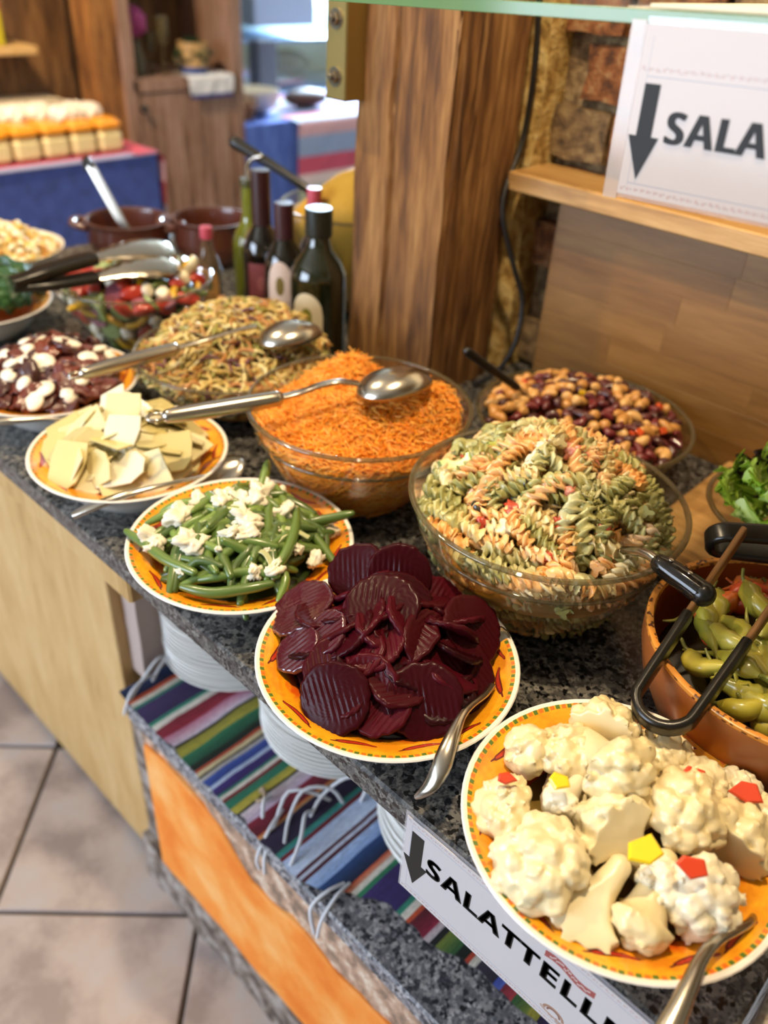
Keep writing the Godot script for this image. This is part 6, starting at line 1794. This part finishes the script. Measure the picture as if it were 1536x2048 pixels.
func strap_tongs(label: String, bend: Vector3, tips: Vector3, gap: float, width: float, coat: float, flat: Vector3, coat_mat: Material, arm_mat: Material, spread: float) -> void:
	var t := thing("serving_tongs", label, "tongs", Vector3.ZERO)
	var d := (tips - bend)
	var L := d.length()
	d = d.normalized()
	var side := (flat - d * flat.dot(d)).normalized()
	var up := side.cross(d).normalized()
	var c := bend + d * gap * 0.55
	var arc := []
	for k in 11:
		var a := PI * k / 10.0 + PI / 2
		arc.append(c + d * cos(a) * gap * 0.5 + side * sin(a) * gap * 0.5)
	var g2 := spread
	var a0: Vector3 = c + side * gap * 0.5; var b0: Vector3 = c - side * gap * 0.5
	var a1: Vector3 = bend + d * L * coat + side * lerpf(gap, g2, coat) * 0.5; var b1: Vector3 = bend + d * L * coat - side * lerpf(gap, g2, coat) * 0.5
	var a2: Vector3 = bend + d * L + side * g2 * 0.5; var b2: Vector3 = bend + d * L - side * g2 * 0.5
	var line := [a1, a0.lerp(a1, 0.5)]
	line.append_array(arc)
	line.append_array([b0.lerp(b1, 0.5), b1])
	var mb := MB.new()
	var pts := PackedVector3Array(line)
	sweep(mb, curve(line, 60), rrect(width, 0.0042, 0.0016) if absf(up.y) < 0.0 else rrect(0.0085, width, 0.0034), [], [], up)
	part("handle", mb.done(), coat_mat, t)
	for q in [[a1, a2], [b1, b2]]:
		mb = MB.new()
		sweep(mb, curve([q[0], (q[0] as Vector3).lerp(q[1], 0.5), q[1]], 10), rrect(0.0058, width * 0.8, 0.002), [], [], up)
		part("arm", mb.done(), arm_mat, t)

# ------------------------------------------------------------------ the room beyond, left of the post
func kitchen_side() -> void:
	# dark timber partition with shelves
	struct("wall_partition", box_mesh(Vector3(-3.85, 0, -1.62), Vector3(-3.72, 2.7, 1.6), 0.0), M.dark_wood, "dark timber partition behind the cake table")
	solo("wall_shelf", box_mesh(Vector3(-3.72, 1.045, -1.38), Vector3(-3.52, 1.075, 0.2), 0.003), M.tan_wood, "light wooden shelf high on the dark partition", "shelf", "")
	solo("wall_shelf", box_mesh(Vector3(-3.72, 0.775, -1.50), Vector3(-3.50, 0.80, 0.2), 0.003), M.dark_wood, "lower dark shelf on the partition above the cake", "shelf", "")
	var dish := thing("white_tray", "long white tray on the lower shelf above the cake", "tray", Vector3(-3.60, 0.8005, -1.1))
	part("tray_wall", box_mesh(Vector3(-0.09, 0, -0.36), Vector3(0.09, 0.075, 0.36), 0.012), mat("tray_white", Color("cfc3a8"), 0.35), dish)
	part("lip", box_mesh(Vector3(-0.10, 0.066, -0.37), Vector3(0.10, 0.076, 0.37), 0.004), M.tray_white, dish)
	var pk := thing("yellow_packet", "yellow packet with a red top on the high shelf", "packet", Vector3(-3.58, 1.0755, -1.235))
	part("packet_body", box_mesh(Vector3(-0.04, 0, -0.03), Vector3(0.04, 0.12, 0.03), 0.004), mat("packet_yellow", Color("b8a81c"), 0.5), pk)
	part("packet_top", box_mesh(Vector3(-0.04, 0.12, -0.03), Vector3(0.04, 0.17, 0.03), 0.004), mat("packet_red", Color("b0563c"), 0.5), pk)
	# corner post beside the dresser
	solo("corner_post", rough_block(Vector3(-3.55, 0, -1.68), Vector3(-3.40, 2.7, -1.555), 0.004, 21), wood("orange_wood", 49, [Color("4a2c14"), Color("704620"), Color("8c5c2c"), Color("9c6c38")], 0.5, Vector3(4.0, 0.5, 4.0), 1.1), "orange brown timber post beside the dresser", "post")

	# dresser with an open niche and a door below
	var d := thing("dresser", "wooden dresser with an open niche over a plank door", "dresser", Vector3(-3.4, 0, -1.97))
	var w := 0.30
	part("carcass_side", box_mesh(Vector3(-0.42, 0.05, w - 0.03), Vector3(0, 1.95, w), 0.002), M.dresser_wood, d)
	part("carcass_side", box_mesh(Vector3(-0.42, 0.05, -w), Vector3(0, 1.95, -w + 0.03), 0.002), M.dresser_wood, d)
	part("back_panel", box_mesh(Vector3(-0.42, 0.05, -w + 0.03), Vector3(-0.40, 1.95, w - 0.03), 0.0), M.dark_wood, d)
	part("face_frame", box_mesh(Vector3(-0.02, 0.05, w - 0.052), Vector3(0.012, 1.95, w + 0.006), 0.002), M.dresser_wood, d)
	part("face_frame", box_mesh(Vector3(-0.02, 0.05, -w - 0.006), Vector3(0.012, 1.95, -w + 0.052), 0.002), M.dresser_wood, d)
	part("niche_floor", box_mesh(Vector3(-0.40, 0.905, -w + 0.03), Vector3(0.012, 0.955, w - 0.03), 0.002), M.dresser_wood, d)
	part("top_board", box_mesh(Vector3(-0.42, 1.95, -w - 0.01), Vector3(0.02, 1.99, w + 0.01), 0.003), M.dresser_wood, d)
	part("plinth", box_mesh(Vector3(-0.40, 0, -w + 0.01), Vector3(-0.03, 0.05, w - 0.01), 0.0), M.dark_wood, d)
	var door := Node3D.new()
	door.name = "door"
	d.add_child(door)
	for k in 4: part("plank", box_mesh(Vector3(-0.018, 0.06, -w + 0.056 + k * 0.1225), Vector3(0.004, 0.90, -w + 0.056 + (k + 1) * 0.1225 - 0.003), 0.002), M.dresser_wood, door)
	part("knob", lathe_mesh([Vector2(0.0, 0.0), Vector2(0.006, 0.0), Vector2(0.006, 0.012), Vector2(0.016, 0.018), Vector2(0.018, 0.026), Vector2(0.012, 0.032), Vector2(0, 0.033)], 18), mat("iron", Color("2a2420"), 0.5), door, Transform3D(Basis(Vector3.FORWARD, PI / 2), Vector3(0.004, 0.845, 0.232)))
	# what stands in the niche
	var nf := 0.9552
	var vase := thing("pink_flower", "magenta flower in a dark vase inside the dresser niche", "flower", Vector3(-3.50, nf, -1.80))
	part("vase", lathe_mesh([Vector2(0, 0), Vector2(0.03, 0), Vector2(0.038, 0.05), Vector2(0.022, 0.11), Vector2(0.026, 0.13), Vector2(0, 0.125)], 20), mat("vase_dark", Color("5a5442"), 0.4), vase)
	var n := nz(601, 2.0, 2)
	part("blossom", blob(20, 14, func(q: Vector3) -> Vector3: return Vector3(0, 0.20, 0) + q * 0.052 * (1.0 + 0.35 * n.get_noise_3dv(q * 1.6))), mat("magenta", Color("a83c7c"), 0.6), vase)
	for k in 3:
		var g := thing("glass_ornament", ["small glass goblet by the magenta flower", "tall glass goblet in the middle of the dresser niche", "round glass ornament beside the beige pot"][k], "glass", Vector3(-3.52 + 0.03 * k, nf, -1.88 - 0.05 * k))
		var h: float = [0.16, 0.22, 0.07][k]
		part("stem", lathe_mesh([Vector2(0, 0), Vector2(0.024, 0.0), Vector2(0.02, 0.004), Vector2(0.005, 0.01), Vector2(0.005, h * 0.5), Vector2(0, h * 0.5)], 18), M.rim_glass, g)
		part("cup", lathe_mesh([Vector2(0, h * 0.5), Vector2(0.016, h * 0.52), Vector2(0.027, h * 0.7), Vector2(0.026, h), Vector2(0.024, h), Vector2(0.024, h * 0.72), Vector2(0, h * 0.56)], 18), M.rim_glass, g)
	var pot := thing("plant_pot", "beige plant pot with a dark green plant in the dresser niche", "plant", Vector3(-3.46, nf, -2.06))
	part("pot_wall", lathe_mesh([Vector2(0, 0), Vector2(0.056, 0), Vector2(0.066, 0.11), Vector2(0.067, 0.125), Vector2(0.06, 0.125), Vector2(0.055, 0.10), Vector2(0, 0.10)], 28), mat("pot_beige", Color("b08c58"), 0.5), pot)
	part("blue_band", lathe_mesh([Vector2(0.0574, 0.0), Vector2(0.0605, 0.02), Vector2(0.0612, 0.03), Vector2(0.0605, 0.03)], 28), mat("band_blue", Color("24407c"), 0.5), pot)
	var lf := mat("leaf_dark", Color("1c3a1c"), 0.5)
	var leaf := frilly_leaf(0.09, 0.5, 610)
	for k in 9:
		var a := TAU * k / 9.0
		part("leaf", leaf, lf, pot, toward(Vector3(0, 0.11, 0), Vector3(-cos(a) * 0.6, 1.0 if k % 2 else 0.5, -sin(a) * 0.6), Vector3(-sin(a), 0, cos(a))))
	var cl := stripe_cloth("blue_stripes", [["d8d8dc", 14], ["2c3c84", 5], ["c9ccd8", 10], ["6c8cc4", 4], ["e0e0e0", 10], ["b06c74", 4]], 256)
	solo("niche_cloth", draped(Vector3(-3.50, 0.9565, -2.20), Vector3(0.118, 0, 0.0), Vector3(0, 0, 0.235), 0.085), cl, "blue and white striped cloth hanging over the niche edge of the dresser", "cloth")

	# cake table
	var t := thing("cake_table", "square wooden table under the blue cloth with the cake", "table", Vector3(-3.30, 0, -0.92))
	part("table_top", box_mesh(Vector3(-0.33, 0.735, -0.58), Vector3(0.33, 0.762, 0.85), 0.003), M.dark_wood, t)
	for q in [[-0.28, -0.53], [0.27, -0.53], [-0.28, 0.8], [0.27, 0.8]]: part("leg", box_mesh(Vector3(q[0] - 0.025, 0, q[1] - 0.025), Vector3(q[0] + 0.025, 0.735, q[1] + 0.025), 0.003), M.dark_wood, t)
	var blue := tri_mat("blue_cloth", tex(128, 128, func(x: int, y: int, _i: int) -> Color: return mixc([Color("2c3c74"), Color("35478a"), Color("3c5096")], 0.5 + 0.5 * nz(620, 0.05, 2).get_noise_2d(x, y))), 0.9, Vector3.ONE * 2.0)
	cloth_on_table("table_cover", "blue tablecloth hanging to the floor at the cake table", Vector3(-3.64, 0.764, -1.51), Vector3(-2.955, 0.764, -0.06), 0.72, blue)
	var red := stripe_cloth("red_stripes", [["b8485c", 9], ["d0a0a8", 5], ["a8384c", 6], ["8c90b4", 5], ["c85c50", 8], ["d4d0d0", 4], ["7c6c94", 5]], 256)
	cloth_on_table("striped_runner", "red striped runner across the cake table's top", Vector3(-3.645, 0.768, -1.515), Vector3(-2.945, 0.768, -0.10), 0.0, red)
	solo("side_runner", draped(Vector3(-3.55, 0.7715, -1.522), Vector3(0.60, 0, 0), Vector3(0, 0, 0.10), 0.70, true), red, "red striped cloth hanging down the far side of the cake table", "cloth")
	# cake
	var c := thing("layer_cake", "long creamy cake with orange glaze and white rosettes on the cloth", "cake", Vector3(-3.16, 0.7725, -1.14))
	var sponge := mat("cake_cream", Color("dcc890"), 0.6); var glaze := mat("cake_glaze", Color("d88a14"), 0.25); var cream := mat("cream", Color("dccfc0"), 0.6)
	for k in 5:
		var z := -0.235 + k * 0.108
		part("slice", box_mesh(Vector3(-0.13, 0.0, z - 0.05), Vector3(0.13, 0.075, z + 0.05), 0.014), sponge, c)
		part("orange_glaze", box_mesh(Vector3(-0.132, 0.070, z - 0.052), Vector3(0.132, 0.115, z + 0.052), 0.018), glaze, c)
	for k in 9:
		var q := Vector3(R(-0.10, 0.06), 0.122, -0.22 + 0.040 * k)
		part("cream_rosette", blob(16, 12, func(v: Vector3) -> Vector3: return v * Vector3(0.050, 0.034, 0.042) * (1.0 + 0.16 * sin(atan2(v.z, v.x) * 6.0 + v.y * 5.0))), cream, c, at(q, R(0, 3)))
	solo("white_cup", lathe_mesh([Vector2(0, 0), Vector2(0.03, 0), Vector2(0.042, 0.07), Vector2(0.039, 0.07), Vector2(0.028, 0.006), Vector2(0, 0.006)], 22), M.china_white, "white cup beside the cake at the table's end", "cup", "", at(Vector3(-3.16, 0.7725, -0.83)))

	# buffet table on the right with blue and striped cloths
	var b := thing("buffet_table", "long buffet table under blue and striped cloths in the kitchen passage", "table", Vector3(-3.75, 0, -2.9))
	part("table_top", box_mesh(Vector3(-0.35, 0.70, -0.62), Vector3(0.35, 0.73, 0.62), 0.003), M.dark_wood, b)
	for q in [[-0.30, -0.57], [0.30, -0.57], [-0.30, 0.57], [0.30, 0.57]]: part("leg", box_mesh(Vector3(q[0] - 0.025, 0, q[1] - 0.025), Vector3(q[0] + 0.025, 0.70, q[1] + 0.025), 0.003), M.dark_wood, b)
	var lb := tri_mat("bright_blue_cloth", tex(128, 128, func(x: int, y: int, _i: int) -> Color: return mixc([Color("4058a8"), Color("4c68bc"), Color("5c7ccc")], 0.5 + 0.6 * nz(621, 0.04, 2).get_noise_2d(x * 2.0, y * 0.5))), 0.9, Vector3.ONE * 1.6)
	cloth_on_table("table_cover", "bright blue tablecloth on the buffet table", Vector3(-4.11, 0.7315, -3.53), Vector3(-3.385, 0.7315, -2.27), 0.70, lb)
	var ms := stripe_cloth("pastel_stripes", [["8ca0c8", 8], ["c0506c", 7], ["d8c8cc", 5], ["9cb0a8", 8], ["8c8490", 6], ["a88cb0", 6], ["8ca4d4", 9], ["c46074", 6], ["b0bcd0", 6], ["c8a0ac", 6]], 256, true)
	solo("pastel_throw", draped(Vector3(-4.09, 0.7355, -3.50), Vector3(0.73, 0, 0), Vector3(0, 0, 0.93), 0.55), ms, "pink and grey striped throw over the right half of the buffet table", "cloth")
	var wb := thing("white_bowl", "white round bowl on the buffet table", "bowl", Vector3(-3.62, 0.742, -2.52))
	part("bowl_wall", lathe_mesh([Vector2(0, 0.002), Vector2(0.06, 0), Vector2(0.11, 0.04), Vector2(0.125, 0.105), Vector2(0.12, 0.105), Vector2(0.10, 0.045), Vector2(0, 0.012)], 32), mat("bowl_cream", Color("d8d0bc"), 0.3), wb)
	solo("bread_basket", lathe_mesh([Vector2(0, 0), Vector2(0.07, 0), Vector2(0.095, 0.07), Vector2(0.09, 0.075), Vector2(0.068, 0.01), Vector2(0, 0.01)], 28), mat("basket", Color("8a5a30"), 0.8), "brown bread basket at the left end of the buffet table", "basket", "", at(Vector3(-3.55, 0.7335, -2.36)))
	solo("dark_loaf", blob(24, 14, func(v: Vector3) -> Vector3: return Vector3(v.x * 0.075, 0.045 + v.y * 0.045, v.z * 0.14)), mat("loaf", Color("3c2018"), 0.6), "dark bread loaf beside the white bowl on the buffet table", "bread", "", at(Vector3(-3.62, 0.742, -2.86)))
	# steel and glass kitchen cabinet under the window
	var k2 := thing("steel_cabinet", "blue grey steel kitchen cabinet with a glass front under the window", "cabinet", Vector3(-4.32, 0, -3.55))
	var st := mat("blue_steel", Color("8096b4"), 0.35, {"metallic": 0.5})
	part("cabinet_body", box_mesh(Vector3(-0.26, 0.05, -0.75), Vector3(0.16, 0.76, 0.72), 0.006), st, k2)
	part("top_plate", box_mesh(Vector3(-0.27, 0.98, -0.76), Vector3(0.18, 1.0, 0.73), 0.004), st, k2)
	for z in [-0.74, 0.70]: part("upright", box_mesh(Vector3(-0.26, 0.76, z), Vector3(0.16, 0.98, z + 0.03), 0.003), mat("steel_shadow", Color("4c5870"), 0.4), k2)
	part("glass_front", box_mesh(Vector3(0.155, 0.765, -0.71), Vector3(0.16, 0.978, 0.70), 0.0), M.shelf_glass, k2)
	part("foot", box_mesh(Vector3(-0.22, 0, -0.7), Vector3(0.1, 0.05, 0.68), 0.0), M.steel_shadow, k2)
	solo("dark_kettle", blob(22, 16, func(v: Vector3) -> Vector3: return v * Vector3(0.09, 0.085, 0.17) + Vector3(0, 0.085, 0)), mat("kettle_dark", Color("2c3444"), 0.3), "dark rounded pot inside the steel cabinet", "pot", "", at(Vector3(-4.30, 0.7605, -3.30)))
	solo("grey_column", box_mesh(Vector3(-4.02, 0.0, -2.93), Vector3(-3.93, 1.02, -2.80), 0.004), mat("column_grey", Color("565a68"), 0.6), "narrow grey upright cupboard side between dresser and steel cabinet", "cupboard")
	solo("pale_cupboard", box_mesh(Vector3(-4.58, 1.06, -3.40), Vector3(-4.15, 2.0, -2.95), 0.006), mat("cupboard_pale", Color("98a8c0"), 0.5), "pale blue wall cupboard beside the kitchen window", "cupboard")

func stripe_cloth(called: String, bands: Array, n: int, across := false) -> StandardMaterial3D:
	var total := 0.0
	for b in bands: total += b[1]
	var im := Image.create(n, 16, false, Image.FORMAT_RGB8)
	for x in n:
		var f := fposmod(float(x) / n, 1.0) * total
		var acc := 0.0
		var c := Color.WHITE
		for b in bands:
			acc += b[1]
			if f < acc:
				c = Color(b[0])
				break
		for y in 16: im.set_pixel(x, y, c * (1.0 if y % 2 else 0.94))
	var m := mat(called, Color.WHITE, 0.9, {"albedo_texture": ImageTexture.create_from_image(im), "uv1_scale": Vector3(1.6, 4, 1)})
	if across: m.uv1_scale = Vector3(1.25, 4, 1)
	return m

# a cloth lying along a top and hanging over its front (+x) edge
func draped(o: Vector3, along: Vector3, across: Vector3, drop: float, over_side := false) -> ArrayMesh:
	var mb := MB.new()
	var L := along.length(); var W := across.length()
	var nx := 40; var nw := 24
	var n := nz(640, 3.0, 2)
	var path := []
	var edge := Vector3(0, 0, -0.012) if over_side else along.normalized() * 0.012
	for i in nx + 1:
		var s := float(i) / nx * (L + drop) if not over_side else float(i) / nx * (W + drop)
		path.append(s)
	for side in 2:
		for i in nx + 1:
			for j in nw + 1:
				var f := float(j) / nw
				var p: Vector3
				if over_side:
					p = o + along * f + (across * (1.0 - path[i] / W) if path[i] < W else edge + Vector3(0, -(path[i] - W), -0.010 * n.get_noise_2d(f * 9.0, path[i])))
				else:
					p = o + across * f + (along.normalized() * path[i] if path[i] < L else along + edge + Vector3(0.012 * absf(n.get_noise_2d(f * 9.0, path[i] * 2.0)), -(path[i] - L), 0))
				p += (Vector3(0, 0.003, 0) if (path[i] < (W if over_side else L)) else edge * 0.25) * (1.0 if side == 0 else 0.0)
				mb.p(p, Vector2(path[i], f) if not over_side else Vector2(path[i], f))
	var half := (nx + 1) * (nw + 1)
	for i in nx:
		for j in nw:
			var k := i * (nw + 1) + j
			mb.quad(k, k + 1, k + nw + 2, k + nw + 1)
			mb.quad(half + k, half + k + nw + 1, half + k + nw + 2, half + k + 1)
	return mb.done()

func cloth_on_table(called: String, label: String, lo: Vector3, hi: Vector3, drop: float, m: Material) -> void:
	var mb := MB.new()
	var n := nz(650, 4.0, 2)
	box(mb, lo, Vector3(hi.x, lo.y + 0.0035, hi.z), 0.0)
	if drop > 0.0:
		# a gently folded front and side
		var runs := [[Vector3(hi.x, lo.y, hi.z), Vector3(hi.x, lo.y, lo.z), Vector3(1, 0, 0)], [Vector3(hi.x, lo.y, lo.z), Vector3(lo.x, lo.y, lo.z), Vector3(0, 0, -1)]]
		for r in runs:
			var base := mb.v.size()
			var na := 40; var nb := 10
			for side in 2:
				for i in na + 1:
					for j in nb + 1:
						var f := float(j) / nb
						var p: Vector3 = (r[0] as Vector3).lerp(r[1], float(i) / na)
						p += (r[2] as Vector3) * (0.001 + 0.016 * f * absf(n.get_noise_1d(i * 0.6)) + (0.003 if side == 0 else 0.0)) + Vector3(0, 0.003 - drop * f, 0)
						mb.p(p, Vector2(float(i) / na, f))
			var half := (na + 1) * (nb + 1)
			for i in na:
				for j in nb:
					var k := base + i * (nb + 1) + j
					mb.quad(k, k + 1, k + nb + 2, k + nb + 1)
					mb.quad(half + k, half + k + nb + 1, half + k + nb + 2, half + k + 1)
	solo(called, mb.done(false), m, label, "tablecloth")

# ------------------------------------------------------------------ the two signs
func lettering(s: String, height: float, wide: float) -> TextMesh:
	var f := SystemFont.new()
	f.font_names = PackedStringArray(["Droid Sans"])
	f.font_weight = 700
	var m := TextMesh.new()
	m.font = f
	m.text = s
	m.font_size = 64
	m.pixel_size = height / 46.0
	m.depth = 0.0004
	m.horizontal_alignment = HORIZONTAL_ALIGNMENT_LEFT
	return m

func arrow_mesh(h: float) -> ArrayMesh:
	var q := h / 10.0
	var poly := PackedVector2Array([Vector2(-0.95 * q, 0), Vector2(0.95 * q, 0), Vector2(0.95 * q, 5.4 * q), Vector2(1.9 * q, 5.4 * q), Vector2(0, 10 * q), Vector2(-1.9 * q, 5.4 * q), Vector2(-0.95 * q, 5.4 * q)])
	return slab(poly, 0.0004, 0.0).done(false)

func paper_print(picture: bool) -> ImageTexture:
	var W := 1188; var H := 400
	var im := Image.create(W, H, false, Image.FORMAT_RGB8)
	im.fill(Color("e9e4e2"))
	var r2 := RandomNumberGenerator.new(); r2.seed = 9
	# printed border: a thin blue line and a row of faint pink motifs
	for e in [30 if picture else 112, H - 32]:
		for x in range(24, W - 24):
			for y in 2: im.set_pixel(x, e + y, Color("aab0c8"))
	for x in range(10, W - 10, 19):
		for e in [14 if picture else 96, H - 15]:
			dab(im, x + r2.randf_range(-2, 2), e + r2.randf_range(-2, 2), 4.5, Color("d9c0ba"))
			dab(im, x + 8, e + r2.randf_range(-4, 4), 2.2, Color("b8a4a0"))
	for y in range(24, H - 24):
		for x in 2: im.set_pixel(24 + x, y, Color("c4c6d4"))
	if picture:
		# a dull red scroll with white strokes, and a small brown sketch of a hat
		for k in 200:
			var f := k / 199.0
			var x := 560.0 + f * 170.0; var y := 82.0 - 10.0 * sin(f * PI * 2.0)
			for s in range(-15, 16): im.set_pixel(int(x), int(y) + s, Color("b4534e"))
		for k in 26:
			var x := 578.0 + k * 5.4
			dab(im, x, 82.0 - 10.0 * sin((x - 560.0) / 170.0 * TAU) + r2.randf_range(-6, 6), 2.6, Color("f0dcd6"), 4.5)
		for k in 30:
			var a := PI * k / 29.0
			dab(im, 640 + 34 * cos(a), 338 - 26 * sin(a), 5, Color("b48c74"))
			dab(im, 640 + 22 * cos(a), 336 - 17 * sin(a), 3.5, Color("8c5c4c"))
			dab(im, 640 + 44 * cos(a + PI), 344 - 10 * sin(a + PI), 4, Color("c8a890"))
		for k in 12: dab(im, 618 + r2.randf_range(-14, 60), 352 + r2.randf_range(-8, 14), 4, Color("c4a494"))
	return ImageTexture.create_from_image(im)

func signs() -> void:
	var black := mat("print_black", Color("15130f"), 0.6)
	var film := mat("laminate", Color(0.92, 0.92, 0.95, 0.16), 0.08, {"transparency": BaseMaterial3D.TRANSPARENCY_ALPHA})
	for k in 2:
		var W := 0.297; var H: float = 0.099 if k == 0 else 0.0965
		var t: Node3D
		if k == 0: t = thing("paper_sign", "laminated paper sign with arrow and bold letters on the worktop's front edge", "sign", Vector3(-0.2475, 0.7995, -0.004))
		else: t = thing("paper_sign", "laminated paper sign with arrow hanging from the glass shelf", "sign", Vector3(-0.2805, 1.3525, -0.1965))
		if k == 1: t.rotation.z = 0.031
		var paper := mat("sign_paper_%d" % k, Color(0.86, 0.86, 0.87) if k == 0 else Color(0.85, 0.80, 0.76), 0.5, {"albedo_texture": paper_print(k == 0), "clearcoat_enabled": true, "clearcoat": 0.5, "clearcoat_roughness": 0.1})
		var mb := MB.new()
		var a := mb.p(Vector3(0, 0, 0.0006), Vector2(0, 1)); var b := mb.p(Vector3(W, 0, 0.0006), Vector2(1, 1)); var c := mb.p(Vector3(W, H, 0.0006), Vector2(1, 0)); var d := mb.p(Vector3(0, H, 0.0006), Vector2(0, 0))
		mb.quad(a, b, c, d)
		var e := mb.p(Vector3(0, 0, 0), Vector2(0, 1)); var f := mb.p(Vector3(W, 0, 0), Vector2(1, 1)); var g := mb.p(Vector3(W, H, 0), Vector2(1, 0)); var h := mb.p(Vector3(0, H, 0), Vector2(0, 0))
		mb.quad(f, e, h, g)
		for q in [[a, e, f, b], [b, f, g, c], [c, g, h, d], [d, h, e, a]]: mb.quad(q[0], q[1], q[2], q[3])
		part("paper", mb.done(false), paper, t)
		part("clear_film", box_mesh(Vector3(-0.0025 if k == 0 else 0.0, -0.0025, -0.0008), Vector3(W + 0.0025, H + 0.004, -0.0002), 0.0), film, t)
		var up := Basis(Vector3.RIGHT, Vector3(0, 0, 1), Vector3(0, -1, 0))
		var ah := 0.068 if k == 0 else 0.055
		part("arrow", arrow_mesh(ah), black, t, Transform3D(up, Vector3(0.0135 if k == 0 else 0.0115, 0.085 if k == 0 else 0.0655, 0.0006)))
		var word := "SALATTELLER"
		var hgt := 0.0225 if k == 0 else 0.0185
		var tm := lettering(word, hgt, 1.0)
		var bb := tm.get_aabb()
		var target := 0.205 if k == 0 else 0.172
		var sx := target / bb.size.x; var sy := hgt / bb.size.y
		var y0 := 0.047 if k == 0 else 0.0335
		for off in [0.0, 0.0009]: part("lettering", tm, black, t, Transform3D(Basis(Vector3(sx, 0, 0), Vector3(0, sy, 0), Vector3(0, 0, 1)), Vector3((0.0255 if k == 0 else 0.0255) + off - bb.position.x * sx, y0 - bb.position.y * sy, 0.0008)))
		if k == 1:
			# clear plastic strip down the sign's left edge
			part("edge_strip", box_mesh(Vector3(-0.0105, -0.004, -0.0006), Vector3(0.0, H + 0.002, 0.0006), 0.0002), mat("clear_strip", Color(0.85, 0.78, 0.72, 0.4), 0.12, {"transparency": BaseMaterial3D.TRANSPARENCY_ALPHA}), t)
